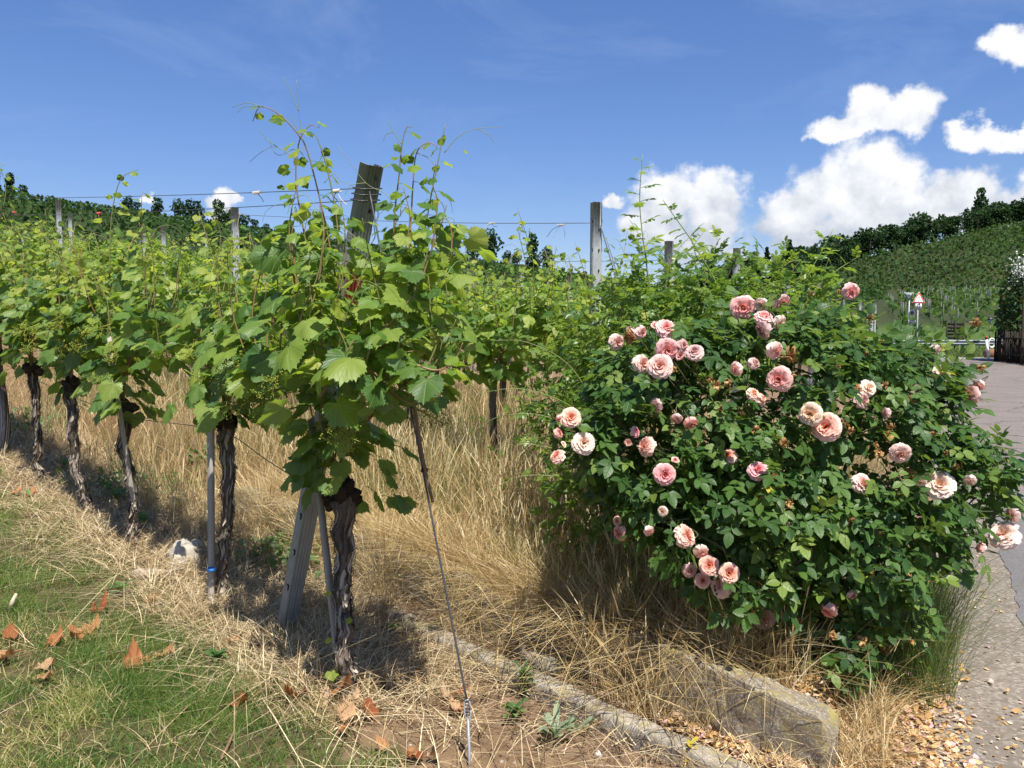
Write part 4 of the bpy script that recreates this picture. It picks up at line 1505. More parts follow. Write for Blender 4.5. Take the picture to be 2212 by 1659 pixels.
extra0 = [
    px([(742, 700), (725, 600), (700, 470), (665, 330), (640, 285), (600, 245), (562, 231), (546, 262)], (3.45, 3.30)),
    px([(690, 680), (660, 520), (640, 400), (642, 330), (652, 292), (672, 270), (690, 276)], 3.50),
    px([(735, 640), (728, 480), (708, 370), (688, 305), (680, 290)], 3.40),
    px([(640, 640), (625, 520), (632, 440), (650, 380)], 3.42),
    px([(845, 640), (852, 470), (862, 380), (868, 315), (878, 276), (890, 275)], 3.35),
    px([(870, 640), (886, 500), (892, 400), (900, 330), (925, 308), (945, 318)], 3.40),
    px([(905, 650), (912, 540), (930, 430), (948, 340), (962, 268)], 3.28),
    px([(930, 560), (945, 440), (935, 400), (942, 350)], 3.30),
    px([(955, 600), (975, 540), (970, 480), (940, 470)], 3.22),
    px([(760, 760), (790, 690), (812, 620), (835, 570)], 3.16),
    px([(700, 760), (680, 690), (668, 600), (672, 520)], 3.20),
    px([(820, 780), (850, 700), (880, 640), (920, 590)], 3.10),
    px([(560, 780), (545, 690), (560, 600), (590, 540)], 3.62),
    px([(880, 860), (930, 800), (965, 740), (985, 690)], 3.02),
    px([(770, 880), (800, 800), (880, 760), (940, 770)], 3.05),
    px([(800, 800), (850, 850), (895, 870), (910, 800)], 3.02),
    px([(620, 860), (600, 800), (560, 760), (520, 800)], 3.55),
]
extra_full0 = [px(a, y) for a, y in [
    ([(600, 800), (608, 700), (600, 600), (620, 510)], 3.5), ([(720, 800), (742, 700), (772, 620), (800, 540)], 3.1), ([(850, 800), (872, 700), (905, 610), (930, 520)], 3.02), ([(905, 830), (945, 740), (965, 650), (955, 560)], 3.0),
    ([(640, 780), (652, 680), (688, 590), (700, 490)], 3.15), ([(780, 830), (805, 740), (850, 690), (890, 640)], 2.98), ([(690, 860), (730, 790), (762, 740), (800, 690)], 3.0), ([(560, 820), (522, 740), (500, 650), (520, 570)], 3.6),
    ([(840, 700), (860, 600), (850, 500), (880, 440)], 3.2), ([(680, 700), (700, 600), (660, 520), (665, 460)], 3.3), ([(930, 700), (925, 600), (900, 520), (915, 470)], 3.15), ([(500, 780), (480, 700), (470, 620), (480, 560)], 3.9), ([(620, 800), (660, 740), (640, 660), (650, 600)], 3.2), ([(880, 780), (940, 800), (980, 780), (1000, 740)], 2.95), ([(760, 800), (745, 740), (720, 680), (735, 620)], 3.05), ([(705, 960), (690, 900), (700, 850), (680, 800)], 3.4), ([(660, 700), (690, 600), (700, 500), (690, 440)], 3.2), ([(720, 700), (740, 600), (745, 500), (735, 430)], 3.35), ([(830, 660), (870, 560), (885, 470), (870, 400)], 3.15), ([(900, 650), (925, 560), (955, 480), (965, 440)], 3.12), ([(600, 700), (640, 620), (630, 520), (640, 450)], 3.4)]]
V1 = grapevine(0.0, 0.0, 0.86, 'nearest grapevine, tall shoots against the sky, in front of the leaning end post', 'grapevines of the front row', 11, (-0.40, 0.62), 9, (0.55, 0.8),
               300, extra0, 1.24, np.array([-0.70, 3.46, float(ground_z(-0.70, 3.46))]), extra_full0, (-0.045, 0.04), leaf_base=0.100, blooms=13, low_leaves=30, cane_h=1.25)
# tendrils of the nearest vine against the sky
b1 = np.array(V1.location)
for k, (pts, y) in enumerate([
    ([(562, 231), (535, 222), (500, 232)], 3.3), ([(562, 231), (530, 230), (512, 243)], 3.3), ([(650, 290), (646, 240), (640, 172)], 3.5), ([(645, 240), (630, 205), (612, 165)], 3.5),
    ([(648, 300), (638, 268), (625, 252)], 3.48), ([(640, 345), (600, 318), (570, 325), (539, 350)], 3.4), ([(600, 318), (575, 300), (560, 280)], 3.4), ([(665, 350), (640, 322), (600, 335), (578, 300)], 3.4),
    ([(960, 330), (990, 295), (1030, 278), (1085, 275)], 3.28), ([(1030, 278), (1055, 290), (1067, 308)], 3.28), ([(868, 312), (850, 285), (837, 262)], 3.35), ([(850, 285), (835, 290), (828, 304)], 3.35),
    ([(940, 478), (975, 470), (982, 485), (978, 520)], 3.25), ([(858, 470), (835, 420), (790, 395), (730, 315)], 3.33), ([(790, 395), (760, 400), (745, 420)], 3.33), ([(700, 395), (722, 375), (735, 390), (762, 400)], 3.4),
    ([(640, 520), (600, 560), (580, 610), (570, 655)], 3.3), ([(700, 330), (690, 350), (695, 372)], 3.4), ([(935, 420), (955, 440), (962, 462)], 3.3), ([(900, 330), (930, 345), (945, 380)], 3.4)]):
    P_ = px(pts, y)
    Geo().tube(bez(P_, 16), np.linspace(0.0016, 0.0008, 16), 4, 0.3).build('tendril', M_TENDRIL, V1, origin=b1)
# old cane tied down to the stay wire
oc = px([(820, 745), (862, 800), (890, 860), (898, 900), (912, 985), (925, 1045), (935, 1085)], (3.15, 3.16))
Geo().tube(bez(oc, 30), np.linspace(0.0085, 0.006, 30), 8, 0.3, 0.08, 3).build('old_cane', M_CANE, V1, origin=b1)
o = wire_coil('tie', px([(917, 1015)], 3.17)[0] - b1, (0.1, 0.1, 1), 0.012, 3, 0.003, M_RUST, V1, 0.014)

ROW1 = [
    (1.287, 1.02, 0.055, 'second grapevine, its dark shaggy trunk bound to a pale stake with blue ribbon', (0.02, 0.03)),
    (2.52, 0.92, -0.01, 'third grapevine, behind the pale wooden stake that stands proud of its head', (-0.02, 0.0)),
    (3.417, 0.95, 0.0, 'fourth grapevine, slanting trunk with a fig-like sucker leaf at its foot', (-0.10, 0.05)),
    (4.587, 0.95, 0.0, 'fifth grapevine with a thin dead side branch on its trunk', (-0.03, 0.0)),
    (5.72, 0.95, 0.0, 'sixth grapevine, its trunk cut by the left edge of the photo', (0.0, 0.0)),
    (6.75, 0.95, 0.0, 'seventh grapevine, only leaves showing behind the tall left post', (0.0, 0.0)),
]
extra_by = {2: [px([(236, 600), (240, 480), (252, 410), (268, 380), (300, 366)], 5.3), px([(330, 640), (320, 560), (300, 480)], 5.3)],
            4: [px([(0, 480), (12, 420), (8, 385), (-8, 350)], 7.2)]}
for k, (s, hh, cc, lab, off) in enumerate(ROW1):
    grapevine(s, cc, hh, lab, 'grapevines of the front row', 20 + k, (-0.62, 0.62), 14, (0.55, 0.92), 300, extra_by.get(k + 1), 1.0 if k else 1.05, None, None, off, k < 4, 1.30, 0.105, 7, 30, True)

# --- the second row, seen through the gap right of the nearest vine
for k, (t, lab) in enumerate([(0.0, 'light green vine of the second row at the foot of the bare post'), (1.05, 'second-row vine whose dark trunk shows in the gap right of the front vine'),
                              (2.15, 'vine of the second row just right of the leaning end post'), (3.25, 'vine of the second row hidden behind the leaning end post')]):
    grapevine(0.765 + t, 2.55, 0.92, lab, 'grapevines of the second row', 50 + k, (-0.6, 0.6), 16, (0.62, 0.98), 280, None, 0.95, None, None, (0, 0), False, 1.16, 0.088, 2, 44, True, light=True, spread=0.26)


# --- further vines: three patterns, each vine placed singly
def far_vine(seed):
    rg = rng_of(seed)
    leaves = []
    for k in range(11):
        x = -0.6 + 1.2 * k / 10 + rg.normal(0, 0.03)
        L = rg.uniform(0.65, 1.05)
        lean = rg.normal(0, 0.14, 2)
        pt = bez([(x, 0, 1.0), (x + lean[0] * 0.4, lean[1] * 0.4, 1.0 + L * 0.5), (x + lean[0], lean[1], 1.0 + L)], 10)
        leaves += shoot_leaves(pt, rg, np.array([0.0, 1.0, 0.0]), 0.095, 0.034, 0.075, 0.9, 0.0)
    for j in range(40):
        sgn = 1 if rg.random() < 0.5 else -1
        leaves.append((np.array([rg.uniform(-0.65, 0.65), sgn * rg.uniform(0, 0.15), rg.uniform(0.82, 1.1)]), np.array([rg.normal(0, 0.4), sgn * 0.5, -0.8]), np.array([0, sgn, 0.4]), rg.uniform(0.07, 0.11)))
    pos = np.array([l[0] for l in leaves])
    M = frames(np.array([l[1] for l in leaves]), np.array([l[2] for l in leaves]))
    size = np.array([l[3] for l in leaves])
    blade = pos + np.einsum('nij,j->ni', M, PET) * size[:, None]
    root = thing('grapevine', (0, 0, -50), 'x', 'vine')
    o = scatter('foliage', LOW, blade, M, size * 1.12, M_VINE_FAR, rg.random(len(leaves)), root, None, rg)
    tag(o, kind='stuff')
    Geo().tube(bez([(0, 0, -0.1), (0.02, 0.01, 0.5), (0, 0, 1.0)], 8), [0.05, 0.04, 0.036, 0.036, 0.037, 0.04, 0.05, 0.03], 8, 0.4, 0.15, seed).build('trunk', M_BARK, root)
    return root


FAR = [far_vine(70 + i) for i in range(4)]
WORDS = ['one', 'two', 'three', 'four', 'five', 'six', 'seven', 'eight', 'nine', 'ten', 'eleven', 'twelve', 'thirteen', 'fourteen', 'fifteen', 'sixteen']
ORD = ['first', 'second', 'third', 'fourth', 'fifth', 'sixth', 'seventh', 'eighth', 'ninth', 'tenth', 'eleventh', 'twelfth', 'thirteenth', 'fourteenth', 'fifteenth', 'sixteenth', 'seventeenth', 'eighteenth', 'nineteenth', 'twentieth']
rg = rng_of(9)
used = 0
yaw0 = math.atan2(DR[1], DR[0])


def copy_tree(o, parent=None):
    c = o.copy()
    col.objects.link(c)
    if parent is not None:
        c.parent = parent
    for ch in o.children:
        copy_tree(ch, c)
    return c


far_spots = []
for k in range(2, 17):
    c = row_c(k)
    n = 0
    t = 4.35 if k == 2 else 0.15
    while n < 20:
        s = row_start(k) + t
        p = gpt(s, c)
        r_ = math.hypot(p[0], p[1])
        if r_ > 27:
            break
        if p[1] > 1 and -0.68 < p[0] / p[1] < 0.5:
            far_spots.append((k, n, p))
        n += 1
        t += 1.18
protos = [[ch for ch in f.children] for f in FAR]
for i, (k, n, p) in enumerate(far_spots):
    src = FAR[i % 4]
    if i < 4:
        o = src
    else:
        o = copy_tree(src)
    o.location = p
    o.rotation_euler = (0, -math.atan(0.06), yaw0 + (math.pi if rg.random() < 0.5 else 0))
    if abs(o.rotation_euler.z - yaw0) > 1:
        o.rotation_euler.y = math.atan(0.06)
    sc_ = rg.uniform(0.94, 1.08)
    o.scale = (1.0, rg.uniform(0.9, 1.2), sc_)
    tag(o, f'leafy grapevine in row {WORDS[k - 1]} uphill of the gap, {ORD[n]} from the row end', 'vine', 'grapevines of the rows behind')
# ------------------------------------------------------------------ rose leaves
def leaflet(L, W, fold=0.18, droop=0.15):
    n = 5
    V, F, U = [], [], []
    ts = np.linspace(0, 1, n)
    for t in ts:
        wd = W * math.sin(math.pi * min(1, t ** 0.80)) ** 0.85 if 0 < t < 1 else 0.0
        z = -droop * t * t * L
        for s in (-1, 0, 1):
            V.append((s * wd, t * L, z + fold * abs(s) * wd))
            U.append((s * wd / max(L, 1e-6), t, 0))
    for i in range(n - 1):
        for s in (0, 1):
            a = i * 3 + s
            F += [(a, a + 1, a + 4), (a, a + 4, a + 3)]
    F = [f for f in F if not (f[0] // 3 == 0 and f[1] // 3 == 0) and not (f[1] // 3 == n - 1 and f[2] // 3 == n - 1)]
    return np.array(V), np.array(F), np.array(U)


def compound_leaf(seed, pairs=2, slim=1.0):
    """a rose leaf: stalk with five leaflets, about 1 unit long, tip along +Y"""
    rg = rng_of(seed)
    g = Geo()
    g.tube([(0, 0, 0), (0, 0.35, 0.03), (0, 0.62, 0.0)], 0.012, 3, 0, caps=False)
    spots = [(0.62, 0, 0.44)]
    for p in range(pairs):
        y = 0.52 - 0.30 * p / (pairs - 1)
        for sg in (-1, 1):
            spots.append((y, sg * R(62 + rg.normal(0, 9)), 0.37 - 0.05 * p))
    for y, a, L in spots:
        V, F, U = leaflet(L * rg.uniform(0.9, 1.1), L * 0.31 * slim * rg.uniform(0.9, 1.1), rg.uniform(0.05, 0.32), rg.uniform(0.05, 0.3))
        t = rg.normal(0, 0.18)
        ca, sa, ct, st = math.cos(a), math.sin(a), math.cos(t), math.sin(t)
        V = V @ np.array([[ct, 0, st], [0, 1, 0], [-st, 0, ct]]).T
        V = V @ np.array([[ca, sa, 0], [-sa, ca, 0], [0, 0, 1]]).T
        g.add(V + [0, y, 0.0], F, 0.0, U)
    V, F, A, L = g.arrays()
    return V, F, L


ROSE_SH = [compound_leaf(200 + i) for i in range(6)]
RAMB_SH = [compound_leaf(220 + i, 3, 0.85) for i in range(4)]
ME_ROSE = leaf_meshes('rose_leaf', M_ROSE, ROSE_SH)
ME_RAMB = leaf_meshes('rambler_leaf', M_RAMBLER, RAMB_SH)


def blob_points(blobs, n, rg, inner=0.5, outer=1.06, thr=0.74):
    """points through the outer shell of a union of balls, with the outward direction there"""
    C = np.array([b[0] for b in blobs])
    Rr = np.array([b[1] for b in blobs])
    wgt = Rr ** 2
    P, O = [], []
    while len(P) < n:
        k = rg.choice(len(blobs), p=wgt / wgt.sum())
        d = unit(rg.normal(0, 1, 3))
        f = inner + (outer - inner) * rg.random() ** 0.55
        p = C[k] + d * Rr[k] * f * np.array([1, 1, 1])
        dist = np.linalg.norm(C - p, axis=1) / Rr
        dist[k] = 9
        if (dist < thr).any():
            continue
        P.append(p)
        O.append(d)
    return np.array(P), np.array(O)


def front_of(blobs, u, v, back=0.0):
    """where the line of sight first meets the union of balls"""
    r = ray(u, v)
    r = r / np.linalg.norm(r)
    o = np.array([0, 0, CAM_H])
    best = None
    for c, rad in blobs:
        oc = np.asarray(c) - o
        b = oc @ r
        d2 = oc @ oc - b * b
        if d2 < rad * rad:
            t = b - math.sqrt(rad * rad - d2)
            best = t if best is None else min(best, t)
    if best is None:
        gaps = [(np.linalg.norm(np.cross(np.asarray(c) - o, r)) - rad, (np.asarray(c) - o) @ r) for c, rad in blobs]
        best = min(gaps)[1] - 0.05
    return o + r * (best + back)


RB = [(at(u, v, y), r) for u, v, y, r in [
    (1640, 900, 3.75, 0.50), (1820, 960, 3.75, 0.46), (1470, 860, 3.65, 0.36), (1375, 955, 3.50, 0.21), (1700, 790, 3.8, 0.27), (1930, 850, 3.9, 0.27), (1560, 800, 3.75, 0.23),
    (1800, 1165, 3.6, 0.36), (1650, 1110, 3.5, 0.36), (2020, 1080, 3.7, 0.26), (1780, 1330, 3.5, 0.22), (1440, 1030, 3.45, 0.20), (1810, 780, 3.9, 0.20), (1890, 800, 4.0, 0.16),
    (1890, 1320, 3.5, 0.16), (1540, 1200, 3.35, 0.13), (2130, 1010, 3.65, 0.13), (1460, 1130, 3.30, 0.12), (1620, 1250, 3.25, 0.12), (1252, 930, 3.42, 0.085), (1980, 950, 3.8, 0.20), (1440, 740, 3.75, 0.17)]]
rb0 = np.array([1.16, 3.75, float(ground_z(1.16, 3.75))])
rose = thing('rose_bush', rb0, 'big dark green rose bush full of pink and peach blooms above the retaining wall', 'rose bush')
rg = rng_of(301)
# woody stems
for k, (c, r) in enumerate(RB):
    foot = rb0 + np.array([rg.normal(0, 0.14), rg.normal(0, 0.12), -0.05])
    mid = foot * 0.45 + c * 0.55 + np.array([0, 0, 0.12]) + rg.normal(0, 0.05, 3)
    Geo().tube(bez([foot, mid, c, c + unit(c - foot) * r * 0.8], 18), np.linspace(0.011, 0.0035, 18), 6, rg.random(), 0.05, k).build('stem', M_ROSECANE, rose, origin=rb0)
for k in range(46):
    c, r = RB[int(rg.integers(0, len(RB)))]
    d = unit(rg.normal(0, 1, 3) + [0, -0.2, 0.3])
    Geo().tube(bez([c - d * r * 0.2, c + d * r * 0.5 + rg.normal(0, 0.03, 3), c + d * r * 1.0], 10), np.linspace(0.005, 0.002, 10), 5, rg.random()).build('twig', M_ROSECANE, rose, origin=rb0)

def c1(px_, py_, d):
    return 1152 + px_ * .2976, 576 + py_ * .2976, d * .2976


def c2(px_, py_, d):
    return 1591 + px_ * .2976, 576 + py_ * .2976, d * .2976


def c6(px_, py_, d):
    return 1591 + px_ * .2976, 932.6 + py_ * .2976, d * .2976


def c7(px_, py_, d):
    return 1042 + px_ * .3473, 1097 + py_ * .3473, d * .3473


BLOOMS = [
    (c1(1522, 303, 172), 'pink', 0, 0.2), (c1(1655, 280, 105), 'white', 1, 0.5), (c1(1675, 360, 125), 'pink', 0, 0.9), (c1(1800, 265, 132), 'pink', 1, 0.7), (c1(1660, 462, 125), 'dusky', 2, 0.9),
    (c1(1800, 408, 100), 'white', 3, 0.9), (c1(610, 548, 115), 'pale', 0, 0.6), (c1(700, 495, 100), 'peach', 3, 0.8), (c1(790, 478, 95), 'pale', 3, 0.7), (c1(885, 432, 62), 'coral', 4, 0.6), (c1(965, 445, 142), 'pink', 0, 0.6),
    (c1(975, 605, 158), 'pink', 0, 0.3), (c1(1092, 572, 92), 'dusky', 3, 0.6), (c1(1170, 618, 125), 'dusky', 0, 0.6), (c1(1078, 650, 75), 'red', 4, 0.7), (c1(792, 705, 130), 'pale', 2, 0.7), (c1(920, 722, 172), 'pale', 0, 0.3),
    (c1(1762, 620, 135), 'pale', 3, 0.7), (c1(1785, 817, 172), 'pink', 0, 0.3), (c1(1462, 745, 100), 'pale', 3, 0.7), (c1(1612, 702, 92), 'dusky', 3, 0.8), (c1(885, 1010, 98), 'dusky', 2, 0.7),
    (c1(272, 1095, 142), 'peach', 0, 0.3), (c1(192, 1112, 62), 'pink', 3, 0.9), (c1(185, 1205, 78), 'coral', 2, 0.9), (c1(365, 1282, 158), 'white', 0, 0.25), (c1(170, 1372, 112), 'peach', 2, 0.8), (c1(215, 1292, 42), 'cream', 4, 0.7),
    (c1(745, 1198, 82), 'deep', 2, 1.0), (c1(810, 1302, 142), 'peach', 0, 0.9), (c1(692, 1275, 50), 'apricot', 4, 0.5), (c1(1040, 1112, 82), 'dusky', 3, 0.7), (c1(1150, 1145, 102), 'coral', 3, 0.9), (c1(1415, 1375, 125), 'peach', 2, 0.6),
    (c1(955, 1507, 152), 'deep', 0, 0.3), (c1(1630, 1477, 138), 'deep', 0, 0.5), (c1(2010, 1070, 162), 'cream', 0, 0.3), (c1(2125, 1165, 195), 'peach', 0, 0.3), (c1(1600, 920, 95), 'peach', 2, 0.8), (c1(1665, 962, 92), 'peach', 3, 0.8), (c1(1030, 1410, 52), 'coral', 4, 0.6),
    (c2(835, 187, 125), 'pink', 3, 0.5), (c2(960, 880, 125), 'white', 3, 0.5), (c2(920, 972, 115), 'dusky', 2, 0.8), (c2(1075, 1060, 75), 'dusky', 3, 0.9), (c2(1682, 930, 145), 'pink', 0, 0.6), (c2(1757, 868, 82), 'pale', 3, 0.7),
    (c2(1190, 1362, 142), 'pale', 0, 0.6), (c2(915, 1572, 142), 'pale', 0, 0.6), (c2(1475, 1582, 195), 'white', 0, 0.35), (c2(1330, 1562, 95), 'white', 3, 0.7), (c2(1690, 1560, 90), 'white', 3, 0.7), (c2(1482, 765, 105), 'pale', 3, 0.9), (c2(1450, 610, 85), 'white', 3, 0.9),
    (c6(195, 1352, 160), 'pale', 0, 0.7), (c6(665, 1312, 128), 'pink', 3, 1.0), (c6(1935, 742, 205), 'white', 0, 0.6), (c6(1990, 602, 110), 'pale', 3, 0.8), (c6(1760, 837, 85), 'pink', 3, 1.0), (c6(845, 1192, 75), 'dusky', 3, 0.9),
    (c7(1268, 172, 142), 'peach', 0, 0.8), (c7(838, 82, 58), 'apricot', 2, 0.6), (c7(850, 157, 95), 'coral', 2, 0.9), (c7(1040, 152, 72), 'pale', 3, 0.8), (c7(1410, 357, 120), 'apricot', 1, 0.15), (c7(1535, 407, 128), 'apricot', 1, 0.15),
    (c7(1370, 452, 95), 'apricot', 1, 0.25), (c7(1480, 478, 155), 'pale', 0, 0.7), (c7(1365, 282, 95), 'pale', 3, 0.7), (c7(1290, 392, 92), 'dusky', 2, 0.8), (c7(1120, 22, 62), 'cream', 2, 0.6),
]
P_, O_ = blob_points(RB, 6200, rg, 0.45, 1.12)
holes = np.array([0.8 * mnoise.noise(Vector(p * 4.0)) + 0.6 * mnoise.noise(Vector(p * 9.0)) for p in P_])
keep = (P_[:, 2] > ground_z(P_[:, 0], P_[:, 1]) + 0.08) & (holes > 0.0 - 0.20 * rg.random(len(P_)))
P_, O_ = P_[keep], O_[keep]
# nothing grows right in front of an open bloom
clear = np.ones(len(P_), bool)
uu = CU + FPX * P_[:, 0] / P_[:, 1]
vv = CV - FPX * np.tan(np.arctan2(P_[:, 2] - CAM_H, P_[:, 1]) + PITCH)
for (u, v, d), tone, kind, side in BLOOMS:
    fp = front_of(RB, u, v, -0.05)
    near_ = (np.hypot(uu - u, vv + 14 - v) < d * 0.55 + 12) & (np.linalg.norm(P_ - [0, 0, CAM_H], axis=1) < np.linalg.norm(fp - [0, 0, CAM_H]) + 0.06)
    clear &= ~near_
P_, O_ = P_[clear], O_[clear]
h = O_ * [1, 1, 0.35] + rg.normal(0, 0.45, P_.shape)
tip = unit(h) * rg.uniform(0.6, 1.0, (len(P_), 1)) + np.column_stack([np.zeros((len(P_), 2)), -rg.uniform(0.0, 0.9, len(P_))])
nr = O_ * rg.uniform(0.2, 0.8, (len(P_), 1)) + np.array([0, 0, 0.45]) + SUNV * 0.45 + rg.normal(0, 0.30, P_.shape)
M_ = frames(tip, nr)
S_ = rg.uniform(0.10, 0.155, len(P_))
cv = P_ - [0, 0, CAM_H]
dist = np.linalg.norm(cv, axis=1)
facing = np.einsum('ni,ni->n', O_, -unit(cv))
# leaf counted as an object where it is the first thing met along its line of sight
uu = CU + FPX * P_[:, 0] / P_[:, 1]
vv = CV - FPX * np.tan(np.arctan2(P_[:, 2] - CAM_H, P_[:, 1]) + PITCH)
cell = {}
for i in np.argsort(dist):
    cell.setdefault((int(uu[i] // 46), int(vv[i] // 46)), []).append(i)
front = sorted([ids[0] for ids in cell.values()], key=lambda i: -facing[i])
front = [i for i in front if -0.2 < facing[i]][:300]
isf = np.zeros(len(P_), bool)
isf[front] = True
for i in front:
    put_leaf(rose, rb0, ME_ROSE[int(rg.integers(0, 6))], P_[i], M_[i], S_[i])
o = scatter('inner_leaves', ROSE_SH, P_[~isf], M_[~isf], S_[~isf], M_ROSE, rg.random((~isf).sum()), rose, rb0, rg)
tag(o, kind='stuff')
yl = rng_of(5).choice(np.where(~isf)[0], 26)
o = scatter('yellow_leaves', ROSE_SH[:2], P_[yl] + O_[yl] * 0.03, M_[yl], S_[yl] * 0.6, M_YELLOW, rg.random(60), rose, rb0, rg)
tag(o, kind='stuff')

# ------------------------------------------------------------------ rose blooms
def petal(w_, l_, tilt, r0, phi, curl, rg, inner, z0=0.0, n=4):
    V, U, F = [], [], []
    m = 5
    for i in range(n):
        t = i / (n - 1)
        a = tilt * (0.55 + 0.6 * t) + curl * t ** 3
        for j in range(m):
            s = (j / (m - 1)) * 2 - 1
            ww = w_ * (0.45 + 0.75 * math.sin(math.pi * (0.18 + 0.60 * t))) * (1.0 if t < 0.99 else 0.8)
            cup = 0.30 * (s * s) * w_ * math.cos(min(tilt, 1.5))
            rad = r0 + math.sin(a) * l_ * t - cup * 0.9 + (0.02 * rg.normal() if t > 0.6 else 0)
            edge_ = 0.05 * t * t * math.sin(5.2 * s + phi * 7)
            hz = edge_ + z0 + math.cos(a) * l_ * t + 0.14 * s * s * w_ * math.sin(tilt) - (0.06 * l_ * abs(s) ** 3 if t > 0.9 else 0) + (0.03 * rg.normal() if t > 0.6 else 0)
            x, y = rad, s * ww
            V.append((x * math.cos(phi) - y * math.sin(phi), x * math.sin(phi) + y * math.cos(phi), hz))
            U.append((s, t, inner))
    for i in range(n - 1):
        for j in range(m - 1):
            a = i * m + j
            F += [(a, a + 1, a + m + 1), (a, a + m + 1, a + m)]
    return np.array(V), np.array(F), np.array(U)


def bloom_meshes(seed, openness=1.0, n_in=40, n_out=9):
    """heart mesh plus its separate outer petals; radius about 1, axis +Z"""
    rg = rng_of(seed)
    g = Geo()
    for k in range(n_in):
        f = ((k + 0.5) / n_in) ** 0.6
        phi = k * 2.39996 + rg.normal(0, 0.2)
        tilt = (0.10 + 1.02 * f * openness) + rg.normal(0, 0.09)
        V, F, U = petal(0.20 + 0.30 * f, 0.50 + 0.42 * f, tilt, 0.04 + 0.24 * f, phi, 0.35 * f, rg, 1 - f * 0.85, -0.02 - 0.18 * f)
        g.add(V, F, 0, U)
    V, F, A, L = g.arrays()
    heart = mesh_np('bloom', V, F, M_PETAL, None, True, vattrs={'luv': L})
    outs = []
    for k in range(n_out):
        phi = k * 6.283 / n_out + rg.normal(0, 0.15)
        V, F, U = petal(0.50 + rg.normal(0, 0.04), 0.98, (1.22 + 0.30 * (k % 2)) * openness + rg.normal(0, 0.08), 0.12, phi, 0.5, rg, 0.05, -0.20)
        outs.append(mesh_np('petal', V, F, M_PETAL, None, True, vattrs={'luv': U}))
    return heart, outs


OPEN = [bloom_meshes(401, 1.0), bloom_meshes(402, 0.92), bloom_meshes(403, 1.05, 46)]
CUP = [bloom_meshes(411, 0.72, 34, 8), bloom_meshes(412, 0.62, 30, 8)]
LOOSE = [bloom_meshes(421, 1.25, 18, 7), bloom_meshes(422, 1.4, 15, 6)]
BUD = [bloom_meshes(431, 0.28, 14, 5)]


def withered(seed):
    rg = rng_of(seed)
    g = Geo()
    for k in range(16):
        V, F, U = petal(0.16 + 0.10 * rg.random(), 0.75 + 0.35 * rg.random(), 0.35 + 1.3 * rg.random(), 0.08, k * 2.4, rg.normal(0.6, 0.7), rg, 0)
        g.add(V + rg.normal(0, 0.03, V.shape), F, rg.random())
    g.tube([(0, 0, -0.35), (0, 0, -0.1), (0, 0, 0.1)], [0.12, 0.22, 0.12], 7, 0.2)
    V, F, A, L = g.arrays()
    return mesh_np('withered_bloom', V, F, M_WITHER, {'rnd': A}, True, vattrs={'luv': L})


WITH = [withered(440 + i) for i in range(4)]
TONE = {'pink': (0.88, 0.43, 0.41), 'deep': (0.84, 0.28, 0.34), 'pale': (0.90, 0.61, 0.53), 'white': (0.91, 0.77, 0.67), 'peach': (0.90, 0.53, 0.37), 'cream': (0.85, 0.68, 0.47), 'coral': (0.80, 0.25, 0.17), 'apricot': (0.84, 0.37, 0.18), 'red': (0.62, 0.10, 0.075), 'dusky': (0.60, 0.30, 0.28)}


rg = rng_of(333)
KINDS = [OPEN, CUP, OPEN, LOOSE, BUD]
for k, ((u, v, d), tone, kind, side) in enumerate(BLOOMS):
    p = front_of(RB, u, v, -0.05)
    rad = 0.5 * d / FPX * p[1] * 1.0
    to_cam = unit(np.array([0, 0, CAM_H]) - p)
    # side = how far the bloom turns away from the viewer
    perp = unit(np.cross(to_cam, rg.normal(0, 1, 3)) * [1, 1, 0.5] + np.array([0, 0, 0.35 if kind != 3 else -0.5]))
    ax = unit(to_cam * (1 - 0.72 * side) + perp * side * 0.85)
    m = OPEN[k % 3] if kind in (0, 2) else KINDS[kind][k % len(KINDS[kind])]
    xx = unit(np.cross(ax, rg.normal(0, 1, 3)))
    M3 = np.stack([xx, np.cross(ax, xx), ax], -1)
    colr = np.clip(np.array(TONE[tone]) * rg.uniform(0.96, 1.04, 3), 0, 0.92)
    heart = put_leaf(rose, rb0, m[0], p, M3, rad * (0.98 if kind != 4 else 1.3), 'rose_bloom')
    heart.color = (*colr, 1)
    for mm in m[1]:
        q = bpy.data.objects.new('petal', mm)
        q.parent = heart
        q.color = (*colr, 1)
        col.objects.link(q)
    # flower stalk back into the bush
    back = p - ax * rad * 0.25
    inn = p + unit(rb0 + [0, 0, 0.6] - p) * 0.22
    Geo().tube(bez([back, back - ax * 0.06, inn], 8), 0.0022, 5, 0.3).build('flower_stalk', M_ROSECANE, rose, origin=rb0)
